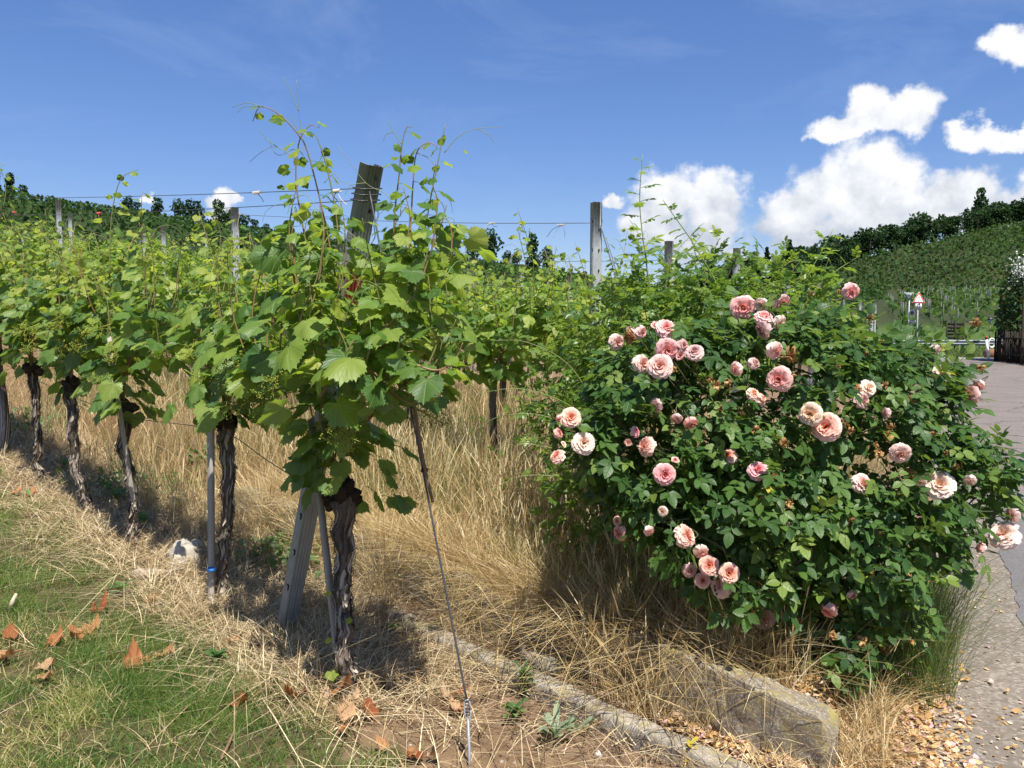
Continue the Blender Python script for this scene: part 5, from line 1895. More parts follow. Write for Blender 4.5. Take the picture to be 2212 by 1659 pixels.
DRY_AT = [c2(640, 375, 60), c2(712, 355, 55), c2(850, 372, 55), c2(745, 180, 40), c2(545, 192, 40), c2(980, 380, 70), c2(930, 497, 50), c2(1072, 550, 50), c2(940, 640, 50), c2(745, 716, 45), c2(405, 790, 50), c2(385, 640, 120),
          c2(880, 885, 60), c2(1078, 862, 60), c2(1268, 960, 70), c2(780, 1140, 70), c2(825, 1190, 60), c2(535, 1190, 55), c2(145, 1190, 60), c2(345, 1275, 65), c2(1120, 1160, 60), c2(1100, 1235, 70), c2(1015, 1292, 45), c2(1035, 1360, 70), c2(1415, 1220, 60),
          c2(1525, 1350, 50), c2(1605, 1450, 75), c2(290, 1515, 60), c2(1265, 1500, 70), c2(1775, 735, 60), c2(1730, 405, 75), c2(1640, 850, 60), c2(1670, 1545, 60),
          c6(180, 480, 90), c6(375, 512, 80), c6(215, 612, 60), c6(815, 640, 80), c6(1025, 722, 60), c6(830, 860, 60), c6(1045, 1165, 60), c6(1245, 1055, 60), c6(1380, 1085, 50), c6(460, 1385, 65), c6(700, 1480, 65), c6(910, 1515, 75), c6(1080, 1580, 80), c6(1262, 1525, 60), c6(725, 1265, 45),
          c1(1025, 745, 55), c1(860, 815, 65), c1(1330, 860, 75), c1(1410, 845, 70), c1(1280, 822, 55), c1(1520, 1065, 40), c1(1360, 1025, 45), c1(1820, 1275, 70), c1(1615, 1180, 60), c1(1760, 1510, 60), c1(700, 500, 110)]
for k, (u, v, d) in enumerate(DRY_AT):
    p = front_of(RB, u, v, -0.02)
    rad = 0.5 * d / FPX * p[1] * 1.15
    ax = unit(rg.normal(0, 1, 3) * [1, 0.6, 1] + [0, -0.7, -0.5])
    xx = unit(np.cross(ax, rg.normal(0, 1, 3)))
    put_leaf(rose, rb0, WITH[k % 4], p, np.stack([xx, np.cross(ax, xx), ax], -1), rad, 'withered_bloom')

# sprays of the bush reaching out over the road and to the left
def spray(parent, origin, pts, meshes, rg, size=(0.07, 0.11), r0=0.0035, spacing=0.045, mat=None, name='cane', droop=0.4, tiptaper=0.5, sidecap=1.0):
    P = bez(pts, 30)
    Geo().tube(P, np.linspace(r0, r0 * 0.35, 30), 6, rg.random()).build(name, mat or M_NEWCANE, parent, origin=origin)
    seg = np.linalg.norm(np.diff(P, axis=0), axis=1)
    cum = np.concatenate([[0], np.cumsum(seg)])
    d, k = spacing, 0
    while d < cum[-1]:
        i = min(int(np.searchsorted(cum, d)) - 1, 28)
        t = d / cum[-1]
        T = unit(P[i + 1] - P[i])
        a = k * 2.4 + rg.normal(0, 0.3)
        x = unit(np.cross(T, [0.3, 0.9, 0.2]))
        y = np.cross(T, x)
        o = math.cos(a) * x + math.sin(a) * y
        tip = o * 0.9 + T * 0.35 + np.array([0, 0, -droop * rg.random()])
        s = rg.uniform(*size) * (1 - tiptaper * t * t)
        M = frames(tip[None], (T * 0.6 + np.array([0, 0, 0.6]) + rg.normal(0, 0.2, 3))[None])[0]
        put_leaf(parent, origin, meshes[int(rg.integers(0, len(meshes)))], P[i], M, s)
        d += spacing * rg.uniform(0.8, 1.2)
        k += 1


for pts, y in [([(2060, 1080), (2110, 1010), (2160, 1000), (2205, 1030)], 3.6), ([(2060, 1120), (2130, 1060), (2180, 1075), (2211, 1100)], 3.55), ([(2060, 1120), (2130, 1120), (2180, 1110)], 3.5), ([(1990, 760), (2060, 740), (2105, 712)], 4.0),
               ([(2010, 880), (2070, 830), (2115, 800)], 3.9), ([(1490, 1120), (1400, 1130), (1335, 1120)], 3.3), ([(1560, 1180), (1590, 1250), (1620, 1300)], 3.2),
               ([(1350, 960), (1290, 950), (1250, 930)], 3.4), ([(1900, 1300), (1930, 1370), (1960, 1410)], 3.45), ([(1720, 1350), (1760, 1400), (1830, 1450)], 3.4), ([(1800, 650), (1830, 640), (1845, 620)], 4.0)]:
    spray(rose, rb0, px(pts, y), ME_ROSE, rg, (0.085, 0.12), 0.004, 0.045, M_ROSECANE, 'spray')

# ------------------------------------------------------------------ the small-leaved rambler behind
QB = [(at(u, v, y), r) for u, v, y, r in [
    (1190, 880, 4.75, 0.18), (1240, 930, 4.5, 0.20), (1260, 800, 4.8, 0.25), (1330, 730, 4.8, 0.32), (1440, 670, 4.8, 0.30), (1560, 640, 4.85, 0.30), (1680, 640, 4.9, 0.26), (1250, 1000, 4.3, 0.14),
    (1780, 670, 4.9, 0.18), (1500, 700, 4.4, 0.24), (1620, 690, 4.4, 0.22), (1740, 690, 4.4, 0.20), (1400, 720, 4.4, 0.22), (1380, 830, 4.7, 0.30), (1300, 1000, 4.3, 0.26), (1260, 1090, 4.2, 0.18)]]
qb0 = np.array([0.75, 4.7, float(ground_z(0.75, 4.7))])
ramb = thing('rambling_rose', qb0, 'wild small-leaved rose with long light green canes behind the blooming bush', 'rose bush')
rg = rng_of(351)
for k, (c, r) in enumerate(QB):
    foot = qb0 + np.array([rg.normal(0, 0.2), rg.normal(0, 0.12), -0.05])
    Geo().tube(bez([foot, foot * 0.5 + c * 0.5 + [0, 0, 0.15], c + unit(c - foot) * r], 16), np.linspace(0.009, 0.002, 16), 5, rg.random()).build('stem', M_ROSECANE, ramb, origin=qb0)
P_, O_ = blob_points(QB, 2900, rg, 0.3, 1.2, 0.6)
tip = unit(O_ * [1, 1, 0.5] + rg.normal(0, 0.6, P_.shape)) + np.array([0, 0, -0.2])
M_ = frames(tip, O_ * 0.4 + np.array([0, 0, 0.8]) + rg.normal(0, 0.35, P_.shape))
S_ = rg.uniform(0.065, 0.11, len(P_))
cv = P_ - [0, 0, CAM_H]
ordr = np.argsort(np.linalg.norm(cv, axis=1))
fr = ordr[:220]
for i in fr:
    put_leaf(ramb, qb0, ME_RAMB[int(rg.integers(0, 4))], P_[i], M_[i], S_[i])
rs = ordr[220:]
tag(scatter('inner_leaves', RAMB_SH, P_[rs], M_[rs], S_[rs], M_RAMBLER, rg.random(len(rs)), ramb, qb0, rg), kind='stuff')
CANES = [([(1430, 860), (1415, 700), (1395, 560), (1382, 440), (1388, 335)], 4.35, 0.005), ([(1585, 760), (1560, 640), (1500, 530), (1455, 465), (1432, 432)], 4.4, 0.0045), ([(1650, 730), (1720, 630), (1765, 560), (1800, 495)], 4.4, 0.004),
         ([(1690, 760), (1750, 640), (1800, 590), (1858, 552)], 4.35, 0.004), ([(1560, 760), (1590, 640), (1620, 580), (1655, 562)], 4.5, 0.0035), ([(1480, 760), (1470, 640), (1440, 560), (1400, 520)], 4.5, 0.0035),
         ([(1600, 700), (1650, 620), (1700, 570), (1730, 560)], 4.55, 0.0035), ([(1300, 900), (1230, 790), (1140, 740), (1060, 735)], 4.5, 0.0035), ([(1310, 940), (1220, 870), (1120, 840), (1030, 850)], 4.4, 0.0035), ([(1290, 1010), (1200, 970), (1110, 960), (1040, 985)], 4.2, 0.003),
         ([(1280, 1060), (1200, 1030), (1120, 1030), (1060, 1060)], 4.1, 0.003), ([(1400, 760), (1340, 680), (1320, 600), (1330, 560)], 4.6, 0.0035), ([(1350, 860), (1250, 720), (1200, 660), (1170, 640)], 4.7, 0.003), ([(1520, 700), (1530, 610), (1500, 540), (1520, 500)], 4.5, 0.003),
         ([(1260, 960), (1180, 900), (1080, 900), (1010, 940)], 4.35, 0.003), ([(1680, 700), (1730, 660), (1770, 610), (1790, 560)], 4.5, 0.003)]
for pts, y, r0 in CANES:
    spray(ramb, qb0, px(pts, y), ME_RAMB, rg, (0.15, 0.21) if r0 > 0.0036 else (0.08, 0.12), r0, 0.036 if r0 > 0.0036 else 0.044, M_NEWCANE, 'cane', 0.3, 0.6)
# ------------------------------------------------------------------ grasses, straw and litter
def blades(name, P, hgt, mat, rg, width=0.003, segs=3, lean=0.4, bend=0.5, head=0.0, label_kind='stuff', lay=None, rnd=None):
    """thin bent blades, joined: P (n,3) feet"""
    n = len(P)
    az = rg.random(n) * 6.283
    d = np.stack([np.cos(az), np.sin(az)], -1)
    ln = np.abs(rg.normal(0, lean, n))
    bd = np.abs(rg.normal(0, bend, n))
    fa = rg.random(n) * 3.1416
    side = np.stack([np.cos(fa), np.sin(fa)], -1)
    w0 = width * rg.uniform(0.6, 1.4, n)
    V = np.zeros((n, 2 * segs + 1, 3))
    for k in range(segs + 1):
        t = k / segs
        off = (ln * t + bd * t * t * 0.9)
        up = t * (1 - 0.28 * np.minimum(bd, 2.2) * t) / np.sqrt(1 + ln * ln * 0.7)
        c = P[:, :2] + d * (off * hgt)[:, None]
        z = P[:, 2] + np.maximum(up, 0.05 * t) * hgt
        if k == segs:
            V[:, 2 * segs, :2] = c
            V[:, 2 * segs, 2] = z
        else:
            ww = w0 * (1 - 0.75 * t)
            if head:
                ww = ww * 0.75 + head * width * max(0.0, 1 - abs(t - 0.82) / 0.16)
            V[:, 2 * k, :2] = c - side * ww[:, None]
            V[:, 2 * k + 1, :2] = c + side * ww[:, None]
            V[:, 2 * k, 2] = V[:, 2 * k + 1, 2] = z
    tri = []
    for k in range(segs - 1):
        a = 2 * k
        tri += [(a, a + 1, a + 3), (a, a + 3, a + 2)]
    a = 2 * (segs - 1)
    tri.append((a, a + 1, a + 2))
    tri = np.array(tri)
    F = (tri[None] + (np.arange(n) * (2 * segs + 1))[:, None, None]).reshape(-1, 3)
    rnd = np.repeat(rg.random(n) if rnd is None else rnd, 2 * segs + 1)
    o = link(name, mesh_np(name, V.reshape(-1, 3), F, mat, {'rnd': rnd}, False))
    return tag(o, kind=label_kind)


def spread_points(n, s0, s1, c0, c1, rg, mask, margin=0.12, far=14):
    """random feet on the ground, kept by a mask and by what the lens can see"""
    s = rg.uniform(s0, s1, n)
    c = rg.uniform(c0, c1, n)
    x = P0[0] + s * DR[0] + c * NR[0]
    y = P0[1] + s * DR[1] + c * NR[1]
    dep = np.maximum(y, 0.2)
    ok = (y > 2.2) & (np.abs(x / dep) < 0.62 + margin) & (y < far)
    ok &= rg.random(n) < mask(x, y)
    x, y = x[ok], y[ok]
    return np.column_stack([x, y, gsurf(x, y)])


def gsurf(x, y):
    q = q_of(x, y)
    nr = sstep(16, 8, np.hypot(x, y)) * sstep(-0.05, 0.25, q)
    return ground_z(x, y) + nr * (0.05 * (fbm(x * 2.1, y * 2.1, 21) - 0.5) + 0.035 * (fbm(x * 9, y * 9, 22) - 0.5)) - 0.004


rg = rng_of(601)
fade = lambda x, y, r: np.clip((r / np.maximum(np.hypot(x, y), r)) ** 1.6, 0.05, 1)
# tall golden grass between the rows
tall_m = lambda x, y: dry_mask(x, y) * (0.35 + 0.9 * sstep(0.25, 0.6, fbm(x * 2.6, y * 2.6, 61))) * fade(x, y, 4.5) * sstep(0.50, 0.62, q_of(x, y)) * (1 - 0.75 * np.exp(-(((x - 1.25) / 0.75) ** 2 + ((y - 3.7) / 0.6) ** 2)))
P = spread_points(130000, -2.0, 9.5, 0.3, 7.0, rg, tall_m)
s_, c_ = sc_of(P[:, 0], P[:, 1])
low = sstep(0.9, 0.5, c_)
H = rg.uniform(0.30, 0.72, len(P)) * (1 - 0.35 * low) * (0.65 + 0.5 * fbm(P[:, 0] * 1.7, P[:, 1] * 1.7, 62)) * np.clip(0.35 + (c_ - 0.95) * 1.6 + low + 0.5 * sstep(2.0, 3.0, s_), 0.35, 1)
k = rg.random(len(P))
blades('dry_grass', P[k < 0.62], H[k < 0.62], M_DRY, rg, 0.0018, 4, 0.17, 0.24, 2.6)
blades('dry_grass_blades', P[k >= 0.62], H[k >= 0.62] * 0.75, M_DRY, rg, 0.0026, 4, 0.30, 0.7)
# green stems mixed in, mostly towards the second row
gm = lambda x, y: dry_mask(x, y) * sstep(0.48, 0.68, fbm(x * 1.4, y * 1.4, 64) + 0.16 * sstep(1.2, 2.2, sc_of(x, y)[1])) * fade(x, y, 4.0) * sstep(0.50, 0.62, q_of(x, y))
P = spread_points(60000, -1.6, 8, 0.6, 5.0, rg, gm)
blades('green_stems', P, rg.uniform(0.25, 0.62, len(P)), M_TALLGREEN, rg, 0.0024, 4, 0.22, 0.45)
# lodged grass hanging over the wall and kerb
wm = lambda x, y: 0.25 + 0.75 * sstep(0.40, 0.62, fbm(x * 3.1, y * 3.1, 66))
P = spread_points(15000, -1.75, 2.8, 0.96, 1.12, rg, wm)
P = P[q_of(P[:, 0], P[:, 1]) > 0.5]
sx_, _ = sc_of(P[:, 0], P[:, 1])
P = P[(sx_ > -0.9) | ((sx_ > -1.42) & (rg.random(len(P)) < 0.6))]
blades('overhanging_grass', P, rg.uniform(0.14, 0.36, len(P)), M_DRY, rg, 0.0016, 4, 0.55, 1.5, 1.0)
# tufts growing in the channel
for (ss, cc, nn) in ((-1.02, 0.85, 130), (-1.24, 0.84, 60), (-0.85, 0.86, 120), (-0.55, 0.87, 90), (-0.15, 0.86, 100), (0.25, 0.84, 160), (0.9, 0.83, 260), (1.6, 0.83, 300), (2.3, 0.83, 300), (-0.75, 0.86, 90)):
    p = xy_of(ss, cc)
    x = p[0] + rg.normal(0, 0.055, nn)
    y = p[1] + rg.normal(0, 0.055, nn)
    P = np.column_stack([x, y, gsurf(x, y)])
    P[:, 2] = np.minimum(P[:, 2], 0.05 + 0.04 * ss if ss > 0 else 0.02)
    tag(blades('grass_tuft', P, rg.uniform(0.18, 0.55, nn), M_DRY, rg, 0.0020, 5, 0.38, 0.75, 1.5), kind='stuff')
# straw mulch along the front row
sm = lambda x, y: sstep(-0.50, -0.10, sc_of(x, y)[1] + 0.5 * (fbm(x * 2.2, y * 2.2, 67) - 0.5)) * sstep(0.64, 0.50, sc_of(x, y)[1] - 0.05 * np.maximum(0, sc_of(x, y)[0])) * (0.07 + 0.93 * sstep(-0.55, 0.5, sc_of(x, y)[0] + 0.9 * (fbm(x * 1.6, y * 1.6, 68) - 0.5))) * fade(x, y, 4.2)
P = spread_points(95000, -1.9, 8, -0.9, 1.0, rg, sm)
P[:, 2] += rg.uniform(0, 0.035, len(P)) * (fbm(P[:, 0] * 4, P[:, 1] * 4, 69))
blades('straw_mulch', P, rg.uniform(0.05, 0.20, len(P)), M_STRAW, rg, 0.0025, 3, 1.5, 1.9)
# straw drifted over the kerb
km = lambda x, y: 0.15 + 0.85 * sstep(0.38, 0.6, fbm(x * 4, y * 4, 84))
P = spread_points(3500, -1.9, 2.6, 0.60, 0.80, rg, km)
P[:, 2] += 0.035
blades('straw_over_kerb', P, rg.uniform(0.06, 0.20, len(P)), M_STRAW, rg, 0.0020, 3, 1.5, 1.8)
# standing withered stubble over it
P = spread_points(30000, -1.2, 8, -0.5, 0.75, rg, lambda x, y: sm(x, y) * sstep(0.4, 0.6, fbm(x * 3.3, y * 3.3, 70)))
blades('stubble', P, rg.uniform(0.06, 0.22, len(P)), M_STRAW, rg, 0.0020, 3, 0.45, 0.7)
# mown lawn in front
lm = lambda x, y: lawn_mask(x, y) * (0.30 + 0.7 * sstep(0.34, 0.60, fbm(x * 3.0, y * 3.0, 71))) * (0.45 + 0.55 * sstep(0.35, 0.6, fbm(x * 11.0, y * 11.0, 83))) * fade(x, y, 3.6)
P = spread_points(760000, -2.4, 7.5, -3.8, 0.1, rg, lm, far=9)
blades('lawn_grass', P, rg.uniform(0.03, 0.10, len(P)) * (0.35 + 1.3 * fbm(P[:, 0] * 4, P[:, 1] * 4, 72)), M_GRASS, rg, 0.0021, 2, 0.6, 0.8, rnd=np.clip(0.98 * (0.55 * rg.random(len(P)) + 1.5 * fbm(P[:, 0] * 2.2, P[:, 1] * 2.2, 85) - 0.50 + 0.5 * (fbm(P[:, 0] * 9, P[:, 1] * 9, 86) - 0.5)), 0, 0.98))
P = spread_points(45000, -2.4, 7, -3.6, 0.2, rg, lambda x, y: lawn_mask(x, y) * sstep(0.46, 0.64, fbm(x * 2.3, y * 2.3, 73)) * 0.8 * fade(x, y, 3.6), far=9)
blades('dry_lawn_stalks', P, rg.uniform(0.05, 0.15, len(P)), M_STRAW, rg, 0.0019, 3, 1.0, 1.2)
P = spread_points(2500, -2.4, 1.5, -1.5, 0.6, rg, lambda x, y: sstep(0.5, 0.62, fbm(x * 2.0, y * 2.0, 74)) * sstep(0.3, -1.4, sc_of(x, y)[0]), far=6)
blades('green_sprouts', P, rg.uniform(0.05, 0.15, len(P)), M_GRASS, rg, 0.0022, 3, 0.5, 0.7)
# grass at the edge of the road, under the rose
def road_pts(n, q0, q1, t0, t1, rg, mask=None):
    q = rg.uniform(q0, q1, n)
    t = rg.uniform(t0, t1, n)
    x = RP[0] + q * NL[0] + t * RD[0]
    y = RP[1] + q * NL[1] + t * RD[1]
    k = np.ones(n, bool) if mask is None else rg.random(n) < mask(x, y)
    x, y = x[k], y[k]
    return np.column_stack([x, y, gsurf(x, y)])


P = road_pts(3600, 0.03, 0.42, -0.35, 1.1, rg, lambda x, y: 0.3 + 0.7 * sstep(0.35, 0.6, fbm(x * 4, y * 4, 75)))
blades('road_edge_grass', P, rg.uniform(0.22, 0.62, len(P)), M_TALLGREEN, rg, 0.0014, 5, 0.22, 0.4, 0.5)
P = road_pts(2200, 0.30, 1.1, -0.75, 0.7, rg, lambda x, y: 0.25 + 0.75 * sstep(0.4, 0.6, fbm(x * 4, y * 4, 76)))
blades('dead_grass_under_rose', P, rg.uniform(0.15, 0.48, len(P)), M_DRY, rg, 0.0016, 5, 0.32, 0.6, 0.8)
P = road_pts(800, 0.26, 0.44, -1.0, -0.3, rg)
blades('dry_tuft_beside_wall', P, rg.uniform(0.10, 0.26, len(P)), M_DRY, rg, 0.0018, 4, 0.5, 1.1, 0.8)
P = road_pts(900, 0.0, 1.4, 3, 26, rg)
blades('verge_grass', P, rg.uniform(0.1, 0.35, len(P)), M_TALLGREEN, rg, 0.006, 3, 0.5, 0.8)

# fallen petals and leaf crumbs
def flakes(name, P, size, mat, rg, up=0.35):
    n = len(P)
    a = np.linspace(0, 2 * math.pi, 6, endpoint=False)
    base = np.column_stack([np.cos(a) * 0.5, np.sin(a) * 0.36, 0.10 * np.cos(2 * a)])
    base = np.concatenate([[[0, 0, -0.05]], base])
    F0 = np.array([[0, 1 + j, 1 + (j + 1) % 6] for j in range(6)])
    nr = np.column_stack([rg.normal(0, up, (n, 2)), np.ones(n)])
    M = frames(np.column_stack([rg.normal(0, 1, (n, 2)), rg.normal(0, 0.2, n)]), nr)
    return tag(scatter(name, [(base, F0, np.zeros((7, 3)))], P, M, size, mat, rg.random(n), None, None, rg), kind='stuff')


P = road_pts(13000, -0.22, 0.62, -2.0, 0.6, rg, lambda x, y: (0.06 + 0.94 * sstep(0.36, 0.60, fbm(x * 4.2, y * 4.2, 77) + 0.22 * sstep(0.0, 0.25, q_of(x, y)))) * (0.05 + 0.95 * sstep(-0.06, 0.08, q_of(x, y))) * sstep(0.8, -0.6, (x - RP[0]) * RD[0] + (y - RP[1]) * RD[1]))
P[:, 2] += rg.uniform(0.006, 0.030, len(P))
flakes('fallen_petals', P, 0.012 + 0.026 * rg.random(len(P)) ** 1.7, M_PETALS, rg, 0.5)
s = rg.uniform(-2.3, -0.75, 900)
c = rg.uniform(0.765, 0.895, 900)
x = P0[0] + s * DR[0] + c * NR[0]
y = P0[1] + s * DR[1] + c * NR[1]
P = np.column_stack([x, y, gsurf(x, y) + rg.uniform(0.008, 0.024, 900)])
P = P[rg.random(900) < sstep(-0.6, -1.5, s) * 0.85 + 0.1]
flakes('petals_in_channel', P, rg.uniform(0.018, 0.038, len(P)), M_PETALS, rg, 0.5)
P = road_pts(420, -0.34, 0.05, -1.6, 2.5, rg, lambda x, y: sstep(0.45, 0.65, fbm(x * 3, y * 3, 78)))
P[:, 2] = 0.016
flakes('crumbs_on_gutter', P, rg.uniform(0.008, 0.026, len(P)), M_PETALS, rg, 0.2)
# soil crumbs and pebbles on the bare patch
P = spread_points(2600, -1.9, 0.6, -0.5, 0.64, rg, lambda x, y: sstep(0.2, -0.8, sc_of(x, y)[0]) * (0.2 + 0.8 * sstep(0.4, 0.6, fbm(x * 5, y * 5, 79))))
n = len(P)
ico = np.array([[0, 0, 0.5], [0.5, 0, 0], [0, 0.45, 0.02], [-0.5, 0, 0.05], [0, -0.45, 0], [0, 0, -0.4]])
icf = np.array([[0, 1, 2], [0, 2, 3], [0, 3, 4], [0, 4, 1], [5, 2, 1], [5, 3, 2], [5, 4, 3], [5, 1, 4]])
M_CRUMB = plain('soil_crumb', [(0.0, (0.10, 0.065, 0.042)), (0.7, (0.24, 0.165, 0.11)), (1.0, (0.42, 0.36, 0.29))], 0.95, 0.1, 60, 0.5)
tag(scatter('soil_crumbs', [(ico, icf, np.zeros((6, 3)))], P, frames(rg.normal(0, 1, (n, 3)), rg.normal(0, 1, (n, 3))), rg.uniform(0.006, 0.028, n) ** 1.0, M_CRUMB, rg.random(n), None, None, rg), kind='stuff')
# ------------------------------------------------------------------ trees
def clump_quads(P, size, rg, up=0.4):
    """leaf clumps: small ragged patches at P"""
    n = len(P)
    nr = unit(rg.normal(0, 1, (n, 3)) + [0, 0, up])
    M = frames(rg.normal(0, 1, (n, 3)), nr)
    a = np.linspace(0, 2 * math.pi, 7, endpoint=False)
    sh = np.column_stack([np.cos(a) * np.array([.5, .34, .52, .3, .5, .36, .46]), np.sin(a) * np.array([.5, .36, .5, .34, .5, .3, .5]), 0.08 * np.cos(3 * a)])
    f = np.array([[0, i, i + 1] for i in range(1, 6)])
    V = (np.einsum('nij,kj->nki', M, sh) * np.asarray(size)[:, None, None] + P[:, None, :]).reshape(-1, 3)
    F = (f[None] + (np.arange(n) * 7)[:, None, None]).reshape(-1, 3)
    return V, F, np.repeat(rg.random(n), 7)


def tree_proto(seed, kind='round'):
    """height 1 tree: (trunk mesh, crown mesh)"""
    rg = rng_of(seed)
    g = Geo()
    if kind == 'conifer':
        g.tube([(0, 0, -0.05), (0, 0, 0.5), (0, 0, 0.95)], [0.028, 0.018, 0.004], 6, 0.3)
        P = []
        for k in range(520):
            z = 0.10 + 0.88 * rg.random() ** 0.9
            r = 0.23 * (1 - z) ** 0.85 + 0.01
            a = rg.random() * 6.283
            rr = r * rg.uniform(0.45, 1.05) * (1 + 0.25 * math.sin(z * 60))
            P.append((rr * math.cos(a), rr * math.sin(a), z - 0.06 * rr / 0.2))
        P = np.array(P)
        V, F, A = clump_quads(P, 0.075 * rg.uniform(0.6, 1.2, len(P)), rg)
        m = M_CONIFER
    else:
        blobs = []
        nb = 11 if kind == 'round' else 8
        for k in range(nb):
            a = rg.random() * 6.283
            rr = rg.uniform(0, 0.26 if kind == 'round' else 0.17)
            blobs.append(((rr * math.cos(a), rr * math.sin(a), rg.uniform(0.20, 0.84) if kind == 'round' else rg.uniform(0.2, 0.9)), rg.uniform(0.11, 0.20)))
        g.tube(bez([(0, 0, -0.05), (0.01, 0, 0.25), (0, 0.01, 0.6)], 6), np.linspace(0.032, 0.012, 6), 6, 0.3)
        for c, r in blobs[:7]:
            g.tube(bez([(0, 0, 0.26), np.array(c) * 0.6 + [0, 0, 0.1], c], 5), np.linspace(0.014, 0.004, 5), 4, 0.3)
        P, O = blob_points([(np.array(c), r) for c, r in blobs], 560, rg, 0.45, 1.12, 0.62)
        V, F, A = clump_quads(P, 0.088 * rg.uniform(0.5, 1.3, len(P)), rg)
        m = M_TREE
    tv, tf, ta, tl = g.arrays()
    return mesh_np('trunk', tv, tf, M_DARKBARK, {'rnd': ta}, True), mesh_np('crown', V, F, m, {'rnd': A}, False)


ROUND = [tree_proto(700 + i) for i in range(5)]
SLIM = [tree_proto(710 + i, 'slim') for i in range(2)]
CONI = [tree_proto(720 + i, 'conifer') for i in range(2)]


def tree(name, pr, p, h, label, group, wide=1.0, rz=0.0):
    root = thing(name, p, label, 'tree', group, rz)
    root.scale = (h * wide, h * wide, h)
    link('trunk', pr[0], root)
    link('crown', pr[1], root)
    return root


def ridge(u, q_target=190.0):
    w_ = np.array([(u - CU) / FPX, 1.0])
    r = (q_target + RP @ NL) / (w_ @ NL)
    p = w_ * r
    return np.array([p[0], p[1], float(ground_z(p[0], p[1]))]), r


rg = rng_of(801)
LEFT = [(8, 46, 0.9, 'slim', 'dark tree on the hill crest, cut by the left edge of the photo'), (38, 38, 1.0, 'slim', 'open-crowned dark tree on the crest just right of the tall left post'), (64, 24, 1.3, 'round', 'low round tree ending the group above the tall left post'),
        (288, 30, 1.2, 'round', 'small round dark tree left of the gap with the little cloud'), (304, 22, 1.2, 'round', 'low bush-like tree beside the small round dark tree'), (350, 32, 1.1, 'round', 'round dark tree standing alone between two crest groups'),
        (395, 36, 1.15, 'round', 'dark tree at the start of the widest crest group'), (420, 36, 1.2, 'round', 'broad dark tree in the middle of the widest crest group'), (438, 28, 1.0, 'round', 'smaller dark tree at the end of the widest crest group, beside the cloud'),
        (480, 38, 1.0, 'slim', 'tall dark tree just right of the little white cloud'), (503, 30, 1.2, 'round', 'round dark tree second right of the little white cloud'), (530, 24, 1.3, 'round', 'low dark tree on the crest left of the second post'),
        (552, 20, 1.3, 'round', 'low dark tree where the crest line sinks behind the vines'), (582, 16, 1.3, 'round', 'lowest dark bush-like tree at the end of the left crest group'),
        (952, 30, 1.2, 'round', 'dark tree on the crest right of the leaning end post'), (968, 26, 1.3, 'round', 'second dark tree on the crest right of the leaning end post'), (984, 46, 0.8, 'coni', 'pointed dark conifer beside the tiny hut on the crest'),
        (1022, 28, 1.3, 'round', 'low dark tree right of the tiny hut on the crest'), (1060, 54, 0.95, 'round', 'large round dark tree standing highest between hut and bare post'), (1096, 26, 1.1, 'round', 'small dark tree in the dip right of the large round tree'),
        (1112, 26, 1.1, 'round', 'second small dark tree in the dip right of the large round tree'), (1150, 52, 0.9, 'slim', 'airy tall dark tree left of the bare post'), (1182, 40, 1.0, 'round', 'round dark tree closest to the bare post on its left'), (1215, 12, 1.6, 'round', 'low scrub tree on the crest behind the bare post'), (1262, 10, 1.8, 'round', 'flat scrub tree on the crest, partly hidden by the bare post')]
for u, hp, wd, kd, lab in LEFT:
    p, r = ridge(u)
    pr = {'round': ROUND, 'slim': SLIM, 'coni': CONI}[kd][int(rg.integers(0, 2 if kd != 'round' else 5))]
    tree('ridge_tree', pr, p - [0, 0, 0.3], hp / FPX * p[1] * 1.55, lab, 'trees along the crest of the vineyard hill', wd * 0.85 if kd == 'round' else wd, rg.random() * 6)
# tiny hut
p, r = ridge(1001, 188)
hut = thing('garden_hut', p, 'tiny reddish hut with a pitched roof among the crest trees', 'hut')
hs = p[1] / FPX
g = Geo().box((0, 0, 4 * hs), (14 * hs, 10 * hs, 9 * hs), None, 0.3)
g.build('wall', plain('hut_wall', [(0, (0.22, 0.10, 0.07)), (1, (0.26, 0.13, 0.09))]), hut, False)
V = np.array([[-8, -6, 8], [8, -6, 8], [8, 6, 8], [-8, 6, 8], [0, -6, 13], [0, 6, 13]], float) * hs
link('roof', mesh_np('roof', V, [[0, 4, 5], [0, 5, 3], [1, 2, 5], [1, 5, 4], [0, 1, 4], [2, 3, 5], [0, 3, 2], [0, 2, 1]], plain('hut_roof', [(0, (0.14, 0.06, 0.045)), (1, (0.17, 0.08, 0.055))]), smooth=False), hut)

# wood on the hill at the end of the road
def on_hill(u, e_):
    w_ = np.array([(u - CU) / FPX, 1.0])
    r = e_ / (w_ @ E_R)
    p = w_ * r
    return np.array([p[0], p[1], float(ground_z(p[0], p[1]))])


def top_e(u):
    return 300 + 140 * float(sstep(0.30, 0.62, math.atan((u - CU) / FPX)))


special = [(1652, 2, 13.5, 0.95, CONI[0], 'pointed dark conifer on the wood edge, the left one of two'), (1700, 2, 14.0, 0.95, CONI[1], 'pointed dark conifer on the wood edge, the right one of two'),
           (2105, 14, 19.0, 0.75, SLIM[0], 'tall airy tree standing above the rest of the hilltop wood'), (1980, 8, 13.0, 1.0, ROUND[1], 'broad tree bulging above the hilltop wood, left of the tall airy tree'), (2180, 8, 12.0, 1.1, ROUND[3], 'wide dark tree of the hilltop wood near the right edge of the photo')]
for u, de, h, wd, pr, lab in special:
    tree('woodland_tree', pr, on_hill(u, top_e(u) + de) - [0, 0, 0.4], h * 1.05, lab, 'trees of the wood on the far hill', wd, rg.random() * 6)
TENS = ['', 'twenty', 'thirty', 'forty']


